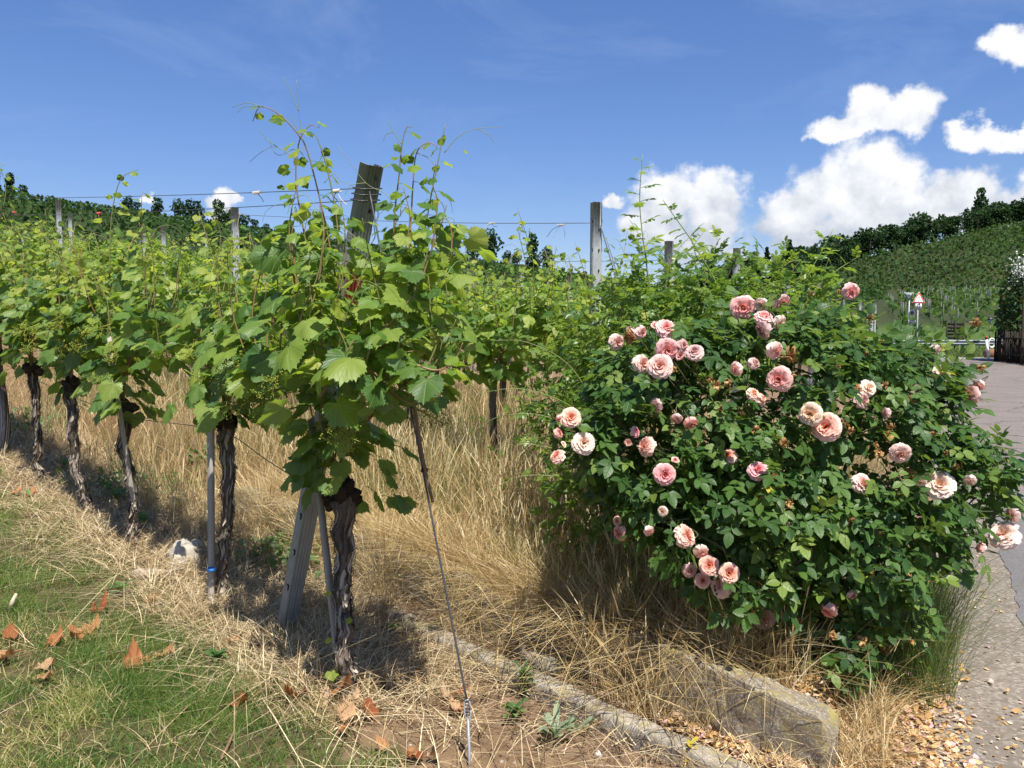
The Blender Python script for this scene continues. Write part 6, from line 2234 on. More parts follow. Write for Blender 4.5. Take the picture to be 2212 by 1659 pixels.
def NUM(k):
    if k <= 20:
        return ORD[k - 1]
    return {0: {2: 'twentieth', 3: 'thirtieth', 4: 'fortieth'}[k // 10]}.get(k % 10) or TENS[k // 10 - 1] + '-' + ORD[k % 10 - 1]


rows_ = [(-14, 8.0), (-4, 9.5), (6, 10.5), (18, 11.5)]
n = 0
for j, (de, h) in enumerate(rows_):
    u = 1520.0 + 9 * j
    cnt = 0
    while u < 2290:
        ok = u > 1840 and de < 0
        az = math.atan((u - CU) / FPX)
        hh = 1.02 * h * rg.uniform(0.8, 1.2) * (1.25 - 0.25 * float(sstep(1540, 1750, u)))
        if not ok:
            cnt += 1
            tree('woodland_tree', ROUND[int(rg.integers(0, 5))], on_hill(u + rg.normal(0, 4), top_e(u) + de + rg.normal(0, 3)) - [0, 0, 0.5], hh,
                 f'dark round tree, {NUM(cnt)} from the left in the {["lowest", "second", "third", "topmost"][j]} rank of the hilltop wood', 'trees of the wood on the far hill', rg.uniform(0.85, 1.25), rg.random() * 6)
        u += rg.uniform(17, 27) * (1.0 if j else 1.25)
        n += 1

# ------------------------------------------------------------------ vine rows too far to tell apart
def far_rows(name, pts, size, rg, mat, stretch=1.0, up=0.3):
    V, F, A = clump_quads(pts, size, rg, up)
    return tag(link(name, mesh_np(name, V, F, mat, {'rnd': A}, False)), kind='stuff')


rg = rng_of(811)
C_ = np.arange(-190, 520, 2.2)
S_ = np.arange(5, 215, 0.8)
cc, ss = np.meshgrid(C_, S_)
cc = cc.ravel()
ss = ss.ravel() + cc * 0.346
cc = cc + rg.normal(0, 0.12, len(cc))
x = P0[0] + ss * DR[0] + cc * NR[0]
y = P0[1] + ss * DR[1] + cc * NR[1]
r = np.hypot(x, y)
q = q_of(x, y)
ok = (y > 5) & (x / np.maximum(y, 1) > -0.68) & (x / np.maximum(y, 1) < 0.45) & (r > 26.5) & (q > 2.6) & (q < 189)
ok &= rg.random(len(x)) < np.clip(150 / r, 0.3, 1)
x, y, r = x[ok], y[ok], r[ok]
z = ground_z(x, y)
V_, F_, A_ = [], [], []
nearr = r < 44
for rep in range(3):
    m = np.ones(len(x), bool) if rep == 0 else nearr
    P = np.column_stack([x[m] + rg.normal(0, 0.15, m.sum()), y[m] + rg.normal(0, 0.15, m.sum()), z[m] + rg.uniform(0.95, 1.9, m.sum())])
    o = far_rows('distant_vine_rows', P, (0.36 + r[m] / 400) * rg.uniform(0.6, 1.2, m.sum()) if rep else (0.40 + r[m] / 420) * rg.uniform(0.7, 1.2, m.sum()), rg, M_VINE_FAR if rep else M_HILLSHADE)
# rows on the far slope and the flat strip below it
A1 = np.arange(-60, 260, 1.7)
E1 = np.arange(262, 440, 1.0)
aa, ee = np.meshgrid(A1, E1)
aa, ee = aa.ravel() + rg.normal(0, 0.10, aa.size), ee.ravel()
x = aa * E_R[1] + ee * E_R[0]
y = -aa * E_R[0] + ee * E_R[1]
az = np.arctan2(x, y)
tp_ = 300 + 140 * sstep(0.30, 0.62, az)
ok = (az > 0.20) & (az < 0.60) & (ee < tp_ - 6) & ~((az < 0.36) & (ee > 284))
for lane, wd in ((66.0, 3.0), (88.0, 2.8), (120.0, 3.6)):
    ok &= ~((np.abs(aa - lane) < wd) & (ee < 326))
ok &= ~((ee > 324) & (ee < 329))
x, y = x[ok], y[ok]
P = np.column_stack([x + rg.normal(0, 0.1, len(x)), y, ground_z(x, y) + rg.uniform(0.6, 1.5, len(x))])
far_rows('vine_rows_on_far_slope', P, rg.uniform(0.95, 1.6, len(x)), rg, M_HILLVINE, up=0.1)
A1 = np.arange(-60, 200, 3.2)
E1 = np.arange(54, 260, 0.6)
aa, ee = np.meshgrid(A1, E1)
aa, ee = aa.ravel() + rg.normal(0, 0.10, aa.size), ee.ravel()
x = aa * E_R[1] + ee * E_R[0]
y = -aa * E_R[0] + ee * E_R[1]
az = np.arctan2(x, y)
ok = (az > 0.20) & (az < 0.60) & (rg.random(len(x)) < np.clip(120 / ee, 0.3, 1)) & (q_of(x, y) < 6)
x, y, ee = x[ok], y[ok], ee[ok]
P = np.column_stack([x + rg.normal(0, 0.12, len(x)), y, ground_z(x, y) + rg.uniform(0.4, 1.7, len(x))])
far_rows('vine_rows_below_the_slope', P, (0.38 + ee / 420) * rg.uniform(0.6, 1.2, len(x)), rg, M_MIDVINE, up=0.5)
# their posts, thin pale strokes
M_GREYP = plain('grey_print', [(0, (0.08, 0.085, 0.08)), (1, (0.11, 0.115, 0.11))], 0.5, 0.4, 8, 0.1)
k = rg.choice(len(x), 170, replace=False)
g = Geo()
for i in k:
    g.box((x[i], y[i], float(ground_z(x[i], y[i])) + 1.1), (0.045 + ee[i] / 5200, 0.05, 2.1), None, 0.5)
tag(g.build('distant_trellis_posts', M_GREYP, None, False), kind='stuff')

# ------------------------------------------------------------------ the road end: signs, rail, bollard, fence, hedge
def gp(u, y):
    x = (u - CU) / FPX * y / (math.cos(PITCH))
    a_ = at(u, 740, y)
    return np.array([a_[0], y, float(ground_z(a_[0], y))])


def disc(r, n=32):
    a = np.linspace(0, 2 * math.pi, n, endpoint=False)
    return [(r * math.cos(t), r * math.sin(t)) for t in a]


def plate(outline, z0, thick, mat, name, parent, hole=None):
    """flat shape in the x-z plane facing -y"""
    o = np.array(outline)
    n = len(o)
    V = np.concatenate([np.column_stack([o[:, 0], np.full(n, z0), o[:, 1]]), np.column_stack([o[:, 0], np.full(n, z0 + thick), o[:, 1]])])
    F = [(0, i, i + 1) for i in range(1, n - 1)] + [(n, n + i + 1, n + i) for i in range(1, n - 1)]
    for i in range(n):
        j = (i + 1) % n
        F += [(i, i + n, j + n), (i, j + n, j)]
    return link(name, mesh_np(name, V, F, mat, smooth=False), parent)


def rtri(s, up=True, rnd=0.08):
    h = s * math.sqrt(3) / 2
    P = [(-s / 2, -h / 3), (s / 2, -h / 3), (0, 2 * h / 3)]
    out = []
    for i in range(3):
        a, b, c = np.array(P[i - 1]), np.array(P[i]), np.array(P[(i + 1) % 3])
        p0, p2 = b + (a - b) * rnd, b + (c - b) * rnd
        for t in (0, 0.33, 0.67, 1):
            out.append((1 - t) ** 2 * p0 + 2 * t * (1 - t) * b + t * t * p2)
    out = np.array(out)
    if not up:
        out = -out
    return out


YS = 40.0
pz = lambda v, y=YS: at(1106, v, y)[2]
ux = lambda u, y=YS: at(u, 700, y)[0]
base = np.array([ux(1962.5), YS, 0.0])
sp = thing('sign_post', base, 'grey pole carrying the green nature sign, the round sign and its lower plate', 'post')
Geo().tube([(0, 0, -0.3), (0, 0, pz(634))], 0.03, 8, 0.3).build('pole', M_ZINC, sp)
dx_ = lambda u: ux(u) - base[0]
t1 = plate(rtri(0.50, False) + [dx_(1959.5), pz(639)], -0.062, 0.004, M_WHITE, 'nature_reserve_sign', sp)
plate(rtri(0.46, False) + [dx_(1959.5), pz(639)], -0.066, 0.003, M_GREENP, 'green_border', sp)
plate(rtri(0.33, False) + [dx_(1959.5), pz(639)], -0.070, 0.003, M_WHITE, 'white_field', sp)
bird = np.array([(-0.075, 0.045), (-0.03, 0.035), (0.0, 0.012), (0.045, 0.0), (0.08, -0.028), (0.03, -0.022), (-0.005, -0.012), (-0.03, 0.012)])
plate(bird + [dx_(1959.5), pz(638)], -0.074, 0.003, M_BLACK, 'flying_bird_emblem', sp)
plate(np.array(disc(0.155)) + [dx_(1968), pz(676)], -0.062, 0.004, M_WHITE, 'round_sign', sp)
plate(np.array(disc(0.095)) + [dx_(1968), pz(676)], -0.066, 0.003, M_GREYP, 'grey_disc', sp)
plate(np.array([(-0.17, -0.075), (0.17, -0.075), (0.17, 0.075), (-0.17, 0.075)]) + [dx_(1968.5), pz(694.5)], -0.062, 0.004, M_WHITE, 'lower_plate', sp)
for k in (0, 1):
    plate(np.array([(-0.11, -0.012), (0.10 - 0.05 * k, -0.012), (0.10 - 0.05 * k, 0.012), (-0.11, 0.012)]) + [dx_(1968.5), pz(692.5 + 4 * k)], -0.066, 0.003, M_BLACK, 'text_line', sp)
wb = np.array([ux(1974.0), YS - 0.35, 0.0])
ws = thing('warning_sign', wb, 'red-edged triangular warning sign with an exclamation mark above a white tractor plate', 'sign')
dw = lambda u: ux(u) - wb[0]
Geo().tube([(0, 0, -0.3), (0, 0, pz(633))], 0.03, 8, 0.3).build('pole', M_ZINC, ws)
cy_ = pz(647.6)
plate(rtri(0.655) + [0, cy_], -0.060, 0.005, M_WHITE, 'sign_plate', ws)
plate(rtri(0.63) + [0, cy_], -0.064, 0.003, M_RED, 'red_border', ws)
plate(rtri(0.44) + [0, cy_], -0.068, 0.003, M_WHITE, 'white_field', ws)
plate(np.array([(-0.030, 0.135), (0.030, 0.135), (0.014, -0.04), (-0.014, -0.04)]) + [0, cy_ + 0.02], -0.072, 0.003, M_BLACK, 'exclamation_stroke', ws)
plate(np.array(disc(0.026, 16)) + [0, cy_ - 0.065], -0.072, 0.003, M_BLACK, 'exclamation_dot', ws)
pc = pz(661)
plate(np.array([(-0.155, -0.15), (0.155, -0.15), (0.155, 0.15), (-0.155, 0.15)]) + [0.0, pc], -0.058, 0.004, M_WHITE, 'tractor_plate', ws)
tr = np.array([(-0.075, 0.045), (-0.075, 0.075), (0.02, 0.08), (0.025, 0.115), (0.06, 0.115), (0.06, 0.045)])
plate(tr + [0, pc], -0.062, 0.003, M_BLACK, 'tractor_body', ws)
plate(np.array(disc(0.030, 16)) + [0.045, pc + 0.045], -0.065, 0.003, M_BLACK, 'rear_wheel', ws)
plate(np.array(disc(0.018, 12)) + [-0.055, pc + 0.036], -0.065, 0.003, M_BLACK, 'front_wheel', ws)
for k, wd in enumerate((0.085, 0.10, 0.095)):
    plate(np.array([(-wd, -0.009), (wd, -0.009), (wd, 0.009), (-wd, 0.009)]) + [0, pc - 0.02 - 0.042 * k], -0.062, 0.003, M_BLACK, 'text_line', ws)

# guard rail
YR = 45.5
gr = thing('guard_rail', (ux(2090, YR), YR, 0.0), 'galvanised guard rail along the grass verge at the road end', 'guard rail')
pr = [(-0.0, 0.46), (0.0, 0.50), (-0.07, 0.54), (-0.07, 0.58), (0.0, 0.62), (0.0, 0.65), (-0.07, 0.69), (-0.07, 0.73), (0.0, 0.77)]
V, F = [], []
xs = np.linspace(-7.5, 2.4, 25)
for xx in xs:
    for (yy, zz) in pr:
        V.append((xx, yy + 0.02 * xx, zz))
m = len(pr)
for i in range(len(xs) - 1):
    for j in range(m - 1):
        a = i * m + j
        F += [(a, a + m, a + m + 1), (a, a + m + 1, a + 1)]
M_RAIL = plain('rail_steel', [(0, (0.22, 0.235, 0.26)), (1, (0.27, 0.285, 0.31))], 0.45, 0.5, 6, 0.2, metallic=0.35)
link('rail', mesh_np('rail', V, F, M_RAIL, smooth=False), gr)
for xx in (-6.5, -3.9, -1.3, 1.3):
    Geo().box((xx, 0.10 + 0.02 * xx, 0.32), (0.10, 0.12, 0.78), None, 0.4).build('rail_post', M_RAIL, gr, False)
Geo().box((ux(2109, YR) - ux(2090, YR), -0.085, 0.71), (0.34, 0.02, 0.09), None, 0.4).build('reflector', M_BLACK, gr, False)

# bollard
YB = 39.0
bb = np.array([ux(2140, YB), YB, 0.0])
bo = thing('bollard', bb, 'white bollard with a red top, tilted slightly beside the log', 'bollard')
bt = np.array([ux(2131, YB) - bb[0], 0, 1.06])
Geo().tube([(0, 0, -0.2), bt * 0.86], 0.055, 12, 0.5).build('post', M_WHITE, bo)
Geo().tube([bt * 0.86, bt * 0.98, bt], [0.056, 0.056, 0.048], 12, 0.5).build('red_cap', M_RED, bo)
# log trough behind it
lg = np.array([ux(2148, 39.8), 39.8, 0.0])
lo_ = thing('log', lg, 'short red-brown log lying behind the white bollard', 'log')
Geo().tube([(-0.35, 0, 0.22), (0.5, 0.1, 0.22)], 0.22, 12, 0.4, 0.06, 3).build('log_body', M_LOG, lo_)
# coiled hose hanging on the rail
hz = np.array([ux(2141.5, 45.2), 45.2, 0.62])
a = np.linspace(0, 6.283 * 3, 60)
g = Geo().tube(np.column_stack([(0.17 + 0.02 * np.sin(a * 0.7)) * np.cos(a), 0.03 * np.sin(a * 0.5), (0.24 + 0.02 * np.cos(a * 0.6)) * np.sin(a)]), 0.022, 6, 0.5)
o = g.build('hose', M_WHITE, None)
o.location = hz - [0, 0.12, 0]
tag(o, 'white hose looped over the end of the guard rail', 'hose')
# lantern on a thin pole
lp = np.array([ux(2139, 49), 49.0, 0.0])
lt_ = thing('garden_lantern', lp, 'old-fashioned garden lantern on a thin pole in front of the dark hedge', 'lantern')
hl = at(2139, 700, 49)[2]
Geo().tube([(0, 0, -0.2), (0, 0, hl)], 0.025, 8, 0.2).build('pole', M_GREYP, lt_)
Geo().tube([(0, 0, hl), (0, 0, hl + 0.04), (0, 0, hl + 0.26)], [0.05, 0.08, 0.14], 6, 0.3).build('lamp_glass', plain('frosted_glass', [(0, (0.42, 0.43, 0.42)), (1, (0.46, 0.47, 0.46))], 0.2, 0.5), lt_, False)
Geo().tube([(0, 0, hl + 0.26), (0, 0, hl + 0.30), (0, 0, hl + 0.42), (0, 0, hl + 0.46)], [0.19, 0.17, 0.05, 0.02], 6, 0.3).build('lamp_roof', M_BLACK, lt_, False)
# dark slatted compost crate behind the rail
cr = np.array([ux(2055, 49), 49.0, 0.0])
ct = thing('slatted_crate', cr, 'dark slatted wooden compost crate behind the guard rail', 'crate')
for zz in np.arange(0.45, 1.75, 0.2):
    Geo().box((0, -0.42, zz), (1.0, 0.03, 0.16), None, 0.3).build('slat', M_DARKWOOD, ct, False)
    Geo().box((0.50, 0.0, zz), (0.03, 0.84, 0.16), None, 0.5).build('slat', M_DARKWOOD, ct, False)
for sx in (-0.5, 0.0, 0.5):
    Geo().box((sx, -0.46, 0.95), (0.07, 0.05, 1.9), None, 0.2).build('corner_post', M_DARKWOOD, ct, False)

# dark fence and hedge on the right of the road
YF = 33.5
fx0, fx1 = ux(2152, 36), ux(2290, YF - 3)
fn = thing('paling_fence', ((fx0 + fx1) / 2, 34.5, 0), 'dark upright paling fence half swallowed by the hedge', 'fence')
fc = np.array([(fx0 + fx1) / 2, 34.5, 0])
nsl = 30
pal = None
for i in range(nsl):
    t = i / (nsl - 1)
    q = np.array([fx0 + (fx1 - fx0) * t, 36 - 5.5 * t, 0]) - fc
    if pal is None:
        o = Geo().box((0, 0, 0.66), (0.075, 0.022, 1.32), None, 0.4, 0.96).build('paling', M_DARKWOOD, fn, False)
        pal = o
    else:
        o = pal.copy()
        col.objects.link(o)
    o.location = q + [0, 0, 0.04 * math.sin(i * 2.7)]
    o.rotation_euler = (0.02 * math.sin(i), 0.02 * math.sin(i * 1.7), -0.65)
for zz in (0.35, 1.05):
    a_, b_ = np.array([fx0, 36.05, zz]) - fc, np.array([fx1, 30.55, zz]) - fc
    Geo().tube([a_, b_], 0.03, 4, 0.2).build('fence_rail', M_DARKWOOD, fn, False)
rg = rng_of(871)
hb = []
for u, v, y, r in [(2200, 700, 35.5, 1.25), (2185, 640, 36, 1.0), (2210, 610, 36, 1.15), (2160, 690, 36.5, 0.75), (2235, 640, 35, 1.5), (2240, 730, 33.5, 1.1), (2180, 735, 36, 0.8), (2255, 590, 35, 1.2), (2150, 650, 37, 0.45), (2225, 770, 32, 0.7)]:
    hb.append((at(u + 38, v, y), r * 1.08))
hc = np.array([hb[0][0][0], 35.5, 0.0])
hd = thing('garden_hedge', hc, 'tall dark green overgrown hedge on the right of the road', 'hedge')
P, O = blob_points(hb, 5200, rg, 0.6, 1.1, 0.7)
P = P[P[:, 2] > 0.05]
V, F, A = clump_quads(P, 0.20 * rg.uniform(0.5, 1.3, len(P)), rg, 0.6)
tag(link('foliage', mesh_np('foliage', V - hc, F, M_HEDGE, {'rnd': A}, False), hd), kind='stuff')
for k, (c, r) in enumerate(hb[:6]):
    f_ = np.array([c[0], c[1], -0.1])
    Geo().tube(bez([f_, f_ * 0.5 + c * 0.5 + [0.1, 0, 0], c], 6), np.linspace(0.06, 0.02, 6), 6, 0.3).build('stem', M_DARKBARK, hd, origin=hc)
wb_ = thing('flowering_shrub', at(2212, 578, 33), 'white blossom on a shrub at the right edge above the hedge', 'shrub')
ctr = np.array(wb_.location)
P = ctr + rg.normal(0, 1, (260, 3)) * [0.28, 0.2, 0.26]
V, F, A = clump_quads(P, 0.075 * rg.uniform(0.6, 1.3, len(P)), rg, 0.6)
tag(link('blossom', mesh_np('blossom', V - ctr, F, M_BLOSSOM, {'rnd': A}, False), wb_), kind='stuff')
Geo().tube(bez([(0.2, 0.2, -ctr[2] - 0.1), (0.1, 0.1, -1.5), (0, 0, 0.1)], 8), np.linspace(0.05, 0.012, 8), 6, 0.3).build('stem', M_DARKBARK, wb_)
# verge grass below the rail
n = 9000
x = rg.uniform(16, 36, n)
y = rg.uniform(40.5, 56, n)
P = np.column_stack([x, y, ground_z(x, y)])
blades('far_verge_grass', P, rg.uniform(0.15, 0.45, n), M_TALLGREEN, rg, 0.02, 3, 0.4, 0.6)
# ------------------------------------------------------------------ dry leaves on the ground
def crumpled(seed):
    v, f, l = vine_leaf(seed, True, 0.30, -0.25, 0.16, petiole=True, curl=-0.5)
    rg = rng_of(seed)
    r = np.linalg.norm(v[:, :2], axis=1)
    v[:, 2] += 0.26 * np.sin(v[:, 0] * 7 + rg.random() * 6) * r + 0.22 * np.sin(v[:, 1] * 8 + rg.random() * 6) * r + rg.normal(0, 0.05, len(v))
    k = rg.uniform(0.9, 2.3)
    v[:, 0] = np.sin(v[:, 0] * k) / k * (1 - 0.15 * rg.random())
    v[:, 2] += 0.5 * rg.random() * v[:, 0] ** 2 * 2
    return v, f, l


ME_DEAD = [mesh_np('dry_leaf', v, f, M_DEADLEAF, None, True, vattrs={'luv': l}) for v, f, l in [crumpled(900 + i) for i in range(7)]]
DEAD = [
    (14, 1425, 0.15, 'broad dry brown leaf at the left edge of the lawn, lowest of its pair'), (22, 1388, 0.12, 'reddish dry leaf at the left edge of the lawn, just above a broad one'), (86, 1452, 0.10, 'pale brown dry leaf ending a twisted strip on the lawn'),
    (92, 1474, 0.09, 'crumpled brown leaf directly under the twisted strip on the lawn'), (112, 1402, 0.11, 'twisted narrow dry leaf standing up in the lawn'), (155, 1384, 0.09, 'orange dry leaf in a row of three across the lawn, first'),
    (172, 1390, 0.10, 'orange dry leaf in a row of three across the lawn, middle'), (188, 1378, 0.08, 'small orange dry leaf in a row of three across the lawn, last'), (322, 1310, 0.11, 'brown curled leaf where the lawn meets the straw near the second vine'),
    (210, 1330, 0.08, 'small tan leaf lying alone on the lawn left of the second vine'), (288, 1452, 0.11, 'light brown leaf in the middle of the lawn'), (322, 1442, 0.07, 'tiny brown leaf beside the light brown one on the lawn'),
    (352, 1424, 0.10, 'long curled tan leaf at the end of the chain across the lawn'), (494, 1400, 0.11, 'flat tan leaf on the straw below the leaning post foot'), (503, 1530, 0.08, 'small orange leaf on the lawn near the brown twig'),
    (646, 1512, 0.11, 'broad flat brown leaf left of the front trunk foot'), (716, 1508, 0.12, 'tall folded brown leaf leaning on the front trunk foot'), (690, 1536, 0.09, 'dull brown leaf below the folded one at the front trunk foot'),
    (762, 1530, 0.10, 'pale orange leaf right below the front trunk foot'), (752, 1566, 0.11, 'deep red-brown crumpled leaf in the grass below the front trunk'), (803, 1558, 0.08, 'flat orange leaf right of the red-brown crumpled one'),
    (736, 1590, 0.06, 'small yellowish leaf under the red-brown crumpled one'), (832, 1630, 0.07, 'tan oval leaf near the bottom edge, left of the anchor rod'), (912, 1490, 0.07, 'small orange leaf in the straw left of the stay wire'),
    (966, 1518, 0.09, 'light brown leaf touching the stay wire, upper one'), (987, 1510, 0.09, 'darker brown leaf just behind the stay wire'), (985, 1545, 0.07, 'small orange leaf below the pair at the stay wire'),
    (1012, 1542, 0.08, 'curled tan leaf just right of the stay wire'), (882, 1646, 0.07, 'red-brown leaf at the bottom edge, first of three'), (908, 1650, 0.06, 'red-brown leaf at the bottom edge, second of three'), (938, 1646, 0.07, 'red-brown leaf at the bottom edge, third of three'),
    (30, 1076, 0.12, 'pale brown leaf heap under the fifth vine'), (64, 1079, 0.10, 'reddish leaf beside the pale heap under the fifth vine'), (398, 1125, 0.07, 'small red leaf in the shade between the second and third vines')]
rg = rng_of(911)
for k, (u, v, sz, lab) in enumerate(DEAD):
    p = hit(u, v)
    o = link('dry_leaf', ME_DEAD[k % 7])
    o.location = p + [0, 0, 0.028 if v > 1300 else 0.04]
    s = sz * rg.uniform(0.6, 1.05)
    o.scale = (s, s * rg.uniform(0.8, 1.1), s * rg.uniform(0.5, 0.9))
    o.rotation_euler = (rg.normal(0.08, 0.16), rg.normal(0, 0.16), rg.random() * 6.28)
    tag(o, lab, 'leaf', 'fallen dry leaves')

# ------------------------------------------------------------------ stones, wood and small plants
def rock(p, size, seed, label, mat=None, flat=0.6, name='stone'):
    rg = rng_of(seed)
    n1, n2 = 12, 18
    V = []
    for i in range(n1 + 1):
        th = math.pi * i / n1
        for j in range(n2):
            ph = 2 * math.pi * j / n2
            d = np.array([math.sin(th) * math.cos(ph), math.sin(th) * math.sin(ph), math.cos(th)])
            k = 1 + 0.5 * (mnoise.noise(Vector(d * 1.7 + seed)) + 0.5 * mnoise.noise(Vector(d * 4.1 + seed * 2)) + 0.3 * mnoise.noise(Vector(d * 9.0 + seed)))
            V.append(d * k * size * np.array([1, 0.75, flat]))
    F = []
    for i in range(n1):
        for j in range(n2):
            a, b = i * n2 + j, i * n2 + (j + 1) % n2
            F += [(a, a + n2, b + n2), (a, b + n2, b)]
    o = link(name, mesh_np(name, V, F, mat or M_STONE, {'rnd': np.full(len(V), rg.random())}, False))
    o.location = p
    o.rotation_euler = (0, 0, rg.random() * 6)
    return tag(o, label, 'stone')


p = hit(405, 1212)
rock(p + [0, 0, 0.05], 0.13, 3, 'rough pale limestone lump in the straw left of the second vine', flat=0.75)
p = hit(382, 1232)
rock(p + [0, 0, 0.02], 0.06, 4, 'smaller pale stone in front of the limestone lump')
p = hit(1292, 1636)
rock(p + [0, 0, 0.012], 0.018, 5, 'tiny white pebble on bare soil near the kerb', flat=0.7, name='pebble')
p = hit(1262, 1560)
rock(p + [0, 0, 0.012], 0.028, 6, 'grey pebble beside the kerb behind the thistle-like weed', M_CURB, name='pebble')
p = hit(1180, 1462)
rock(p + [0, 0, 0.012], 0.022, 7, 'small pale pebble left of the leafy weed', name='pebble')
# split wood
p = hit(330, 1255)
wd = thing('wood_chip', p + [0, 0, 0.03], 'bleached split piece of wood lying in the straw left of the stone', 'wood')
Geo().tube(bez([(-0.16, 0.05, 0.0), (-0.03, 0.0, 0.02), (0.12, 0.05, 0.01)], 8), [0.012, 0.024, 0.028, 0.026, 0.024, 0.02, 0.014, 0.006], 6, 0.9, 0.2, 2).build('splinter', M_OLDWOOD, wd, False)
Geo().tube(bez([(-0.10, -0.02, 0.0), (0.02, -0.03, 0.02), (0.17, 0.06, 0.03)], 8), [0.008, 0.015, 0.018, 0.016, 0.014, 0.012, 0.008, 0.004], 6, 0.4, 0.2, 4).build('splinter', M_OLDWOOD, wd, False)
# brown twig
pts = [hit(505, 1525), hit(508, 1570), hit(498, 1610), hit(478, 1650)]
pts[0] = pts[0] + [0, 0.0, 0.06]
b0 = np.array(pts[1])
o = Geo().tube(bez([q_ - b0 + [0, 0, 0.02] for q_ in pts], 16), np.linspace(0.0035, 0.006, 16), 6, 0.4, 0.1).build('twig', M_CANE, None)
o.location = b0
tag(o, 'thin curved brown twig lying in the lawn near the bottom edge', 'twig')
p = hit(20, 1320)
o = Geo().tube([(0, 0, 0), (0.02, 0, 0.05), (0.035, 0.01, 0.09)], [0.012, 0.012, 0.007], 6, 0.2).build('stub', M_OLDWOOD, None)
o.location = p
tag(o, 'short grey wooden stub poking out of the lawn at the left edge', 'wood stub')

# weeds
def blade_leaf(L, W, arch, n=7, serr=0.0):
    V, F = [], []
    for i in range(n):
        t = i / (n - 1)
        w_ = W * (math.sin(math.pi * (0.12 + 0.88 * t)) ** 0.8) * (1 + serr * (1 if i % 2 else -1)) if i < n - 1 else 0.0
        y = L * t * math.cos(arch * t)
        z = L * (0.9 * t * (1 - t * 0.5) * 1.2 - arch * 0.35 * t * t)
        V += [(-w_, y, z + 0.25 * w_), (0, y, z), (w_, y, z + 0.25 * w_)]
    for i in range(n - 1):
        for s in (0, 1):
            a = i * 3 + s
            F += [(a, a + 1, a + 4), (a, a + 4, a + 3)]
    U = np.column_stack([np.zeros(len(V)), np.repeat(np.linspace(0, 1, n), 3), np.zeros(len(V))])
    return np.array(V), np.array(F), U


M_WEED = leafy('weed_leaf', [(0.0, (0.05, 0.12, 0.035)), (0.5, (0.09, 0.17, 0.05)), (1.0, (0.16, 0.22, 0.07))], (0.25, 0.36, 0.06), 0.3, 0.5, 0.35)
M_BLUEWEED = leafy('blue_green_weed_leaf', [(0.0, (0.07, 0.14, 0.085)), (1.0, (0.13, 0.20, 0.11))], (0.22, 0.32, 0.08), 0.25, 0.5, 0.35, dict(main=[(0.0, 1.0)], tilt=0.8, freq=20.0, fac=0.6, col=(0.32, 0.38, 0.24)))


def weed(name, p, label, leaves, mat, stem=0.0, seed=1, cat='weed', group=None):
    rg = rng_of(seed)
    root = thing(name, p, label, cat, group)
    if stem:
        Geo().tube(bez([(0, 0, -0.02), (0.005, 0, stem * 0.5), (0, 0.005, stem)], 6), np.linspace(0.004, 0.002, 6), 6, 0.3).build('stem', mat, root)
    for (L, W, arch, az, z, serr) in leaves:
        V, F, U = blade_leaf(L, W, arch, 9 if serr else 7, serr)
        me = mesh_np('leaf', V, F, mat, {'rnd': np.full(len(V), rg.random())}, True, vattrs={'luv': U})
        o = link('leaf', me, root)
        o.location = (0, 0, z)
        o.rotation_euler = (0, 0, az)
    return root


rg = rng_of(921)
p = hit(1200, 1605)
weed('sow_thistle', p, 'blue-green thistle-like weed with long arching leaves on bare soil beside the kerb', [(0.16, 0.014, 0.9, 0.4, 0.03, 0.1), (0.17, 0.014, 0.3, -0.1, 0.03, 0.0), (0.15, 0.014, 0.25, 2.6, 0.04, 0.1), (0.20, 0.016, 1.3, -1.2, 0.03, 0.1), (0.19, 0.016, 1.4, -1.9, 0.03, 0.1), (0.16, 0.013, 1.4, 1.6, 0.02, 0.1), (0.14, 0.015, 1.3, 3.4, 0.02, 0.1), (0.13, 0.012, 1.0, 4.2, 0.03, 0.1), (0.09, 0.012, 0.6, 0.9, 0.05, 0.2), (0.08, 0.012, 0.5, 5.0, 0.05, 0.2)], M_BLUEWEED, 0.09, 3)
p = hit(1245, 1590)
weed('sow_thistle', p, 'smaller thistle-like weed growing close to the kerb side of the bigger one', [(0.17, 0.014, 1.3, -1.4, 0.02, 0.1), (0.14, 0.014, 1.4, -2.2, 0.02, 0.1), (0.10, 0.012, 1.0, 0.8, 0.02, 0.1), (0.09, 0.012, 0.7, 2.5, 0.03, 0.1)], M_BLUEWEED, 0.06, 4)
p = hit(1132, 1510)
weed('leafy_weed', p, 'bushy bright green weed with narrow whorled leaves left of the kerb', [(rg.uniform(0.05, 0.085), 0.008, rg.uniform(0.3, 1.1), i * 2.4, 0.02 + 0.115 * i / 26, 0.0) for i in range(27)], M_WEED, 0.14, 5)
p = hit(1492, 1668)
weed('yellow_sprig', p, 'small sprig with yellow leaves at the foot of the kerb near the bottom edge', [(rg.uniform(0.03, 0.05), 0.010, rg.uniform(0.2, 0.9), i * 2.4, 0.03 + 0.08 * i / 10, 0.0) for i in range(11)], M_YELLOW, 0.10, 6)
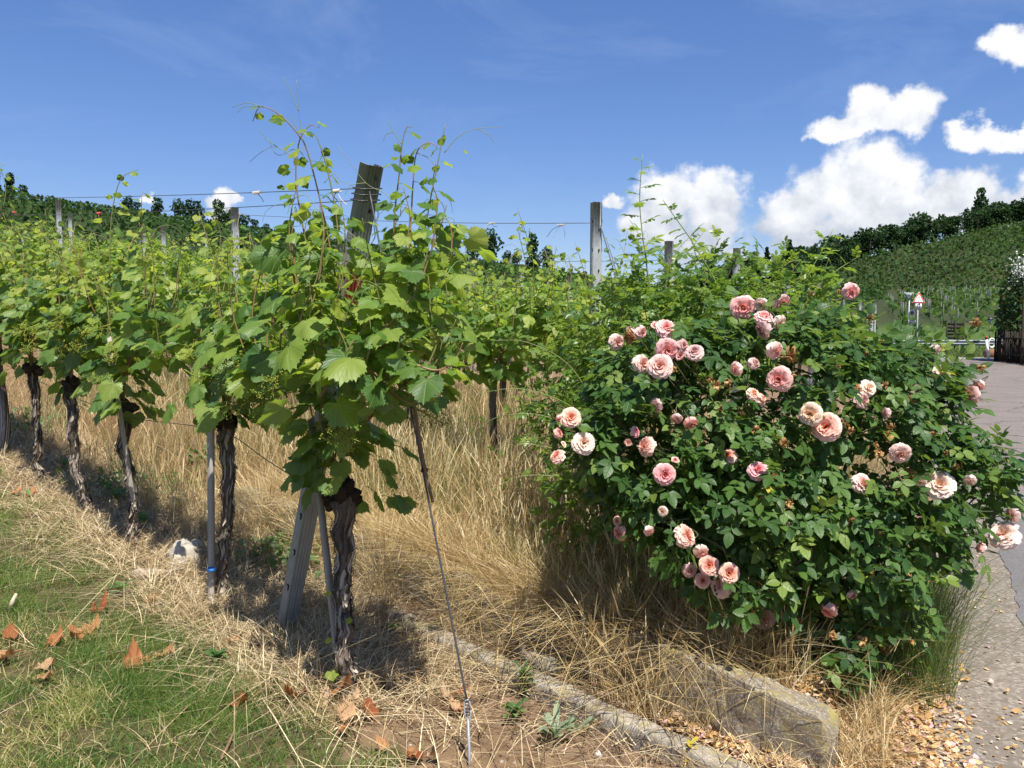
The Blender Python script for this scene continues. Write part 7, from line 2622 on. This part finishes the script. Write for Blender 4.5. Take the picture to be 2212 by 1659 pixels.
spots = [(470, 1440, 'green weed between the lawn and the straw, left of the leaning post'), (262, 1290, 'small green weed in the lawn left of the second vine'), (590, 1200, 'patch weed growing behind the leaning post foot'), (640, 1235, 'second weed growing behind the leaning post foot'), (140, 1020, 'pale green sucker leaves at the foot of the fourth vine'),
         (310, 1145, 'yellow-green sucker leaves at the foot of the third vine'), (60, 900, 'dark green nettle-like weed between the fifth and sixth vines'), (1110, 1560, 'tiny green seedling on the bare soil right of the stay wire'), (250, 1090, 'leafy weed in the shade left of the third vine'), (620, 1180, 'dark leafy weed left of the leaning post'), (845, 1380, 'small upright weed in the shade right of the front trunk')]
for k, (u, v, lab) in enumerate(spots):
    p = hit(u, v)
    big = 1.5 if v < 1250 else 1.0
    weed('small_weed', p, lab, [(rg.uniform(0.05, 0.10) * big, 0.014 * big, rg.uniform(0.3, 1.2), i * 2.4, 0.01 + 0.05 * big * i / 12, 0.0) for i in range(13)], M_WEED, 0.06 * big, 30 + k, group='small green weeds')
# broad ground-cover weeds behind the post and between the rows
rg = rng_of(931)
P = []
for (u, v, n, sp_) in ((600, 1215, 90, 0.14), (660, 1240, 60, 0.10), (60, 930, 120, 0.25), (280, 1060, 110, 0.22), (430, 1010, 60, 0.15), (1040, 1010, 60, 0.2), (1120, 1000, 80, 0.2), (360, 1080, 60, 0.2)):
    c = hit(u, v)
    x = c[0] + rg.normal(0, sp_, n)
    y = c[1] + rg.normal(0, sp_, n)
    P.append(np.column_stack([x, y, gsurf(x, y) + rg.uniform(0.02, 0.12, n)]))
P = np.concatenate(P)
sh = [blade_leaf(1.0, 0.22, 0.9)]
tag(scatter('ground_weeds', sh, P, frames(np.column_stack([rg.normal(0, 1, (len(P), 2)), rg.uniform(0, 0.4, len(P))]), np.column_stack([rg.normal(0, 0.3, (len(P), 2)), np.ones(len(P))])), rg.uniform(0.05, 0.11, len(P)), M_WEED, rg.random(len(P)), None, None, rg), kind='stuff')
# suckers on the front trunk
for k, (u, v, y) in enumerate(((716, 1452, 3.43), (712, 1380, 3.44), (758, 1337, 3.42), (705, 1280, 3.45))):
    p = at(u, v, y)
    M = frames(np.array([[rg.normal(0, 0.6), -0.5, -0.2]]), np.array([[0, -0.6, 0.8]]))[0]
    put_leaf(V1, np.array(V1.location), ME_YOUNG[k % 5], p, M, 0.05 if k == 0 else 0.025)
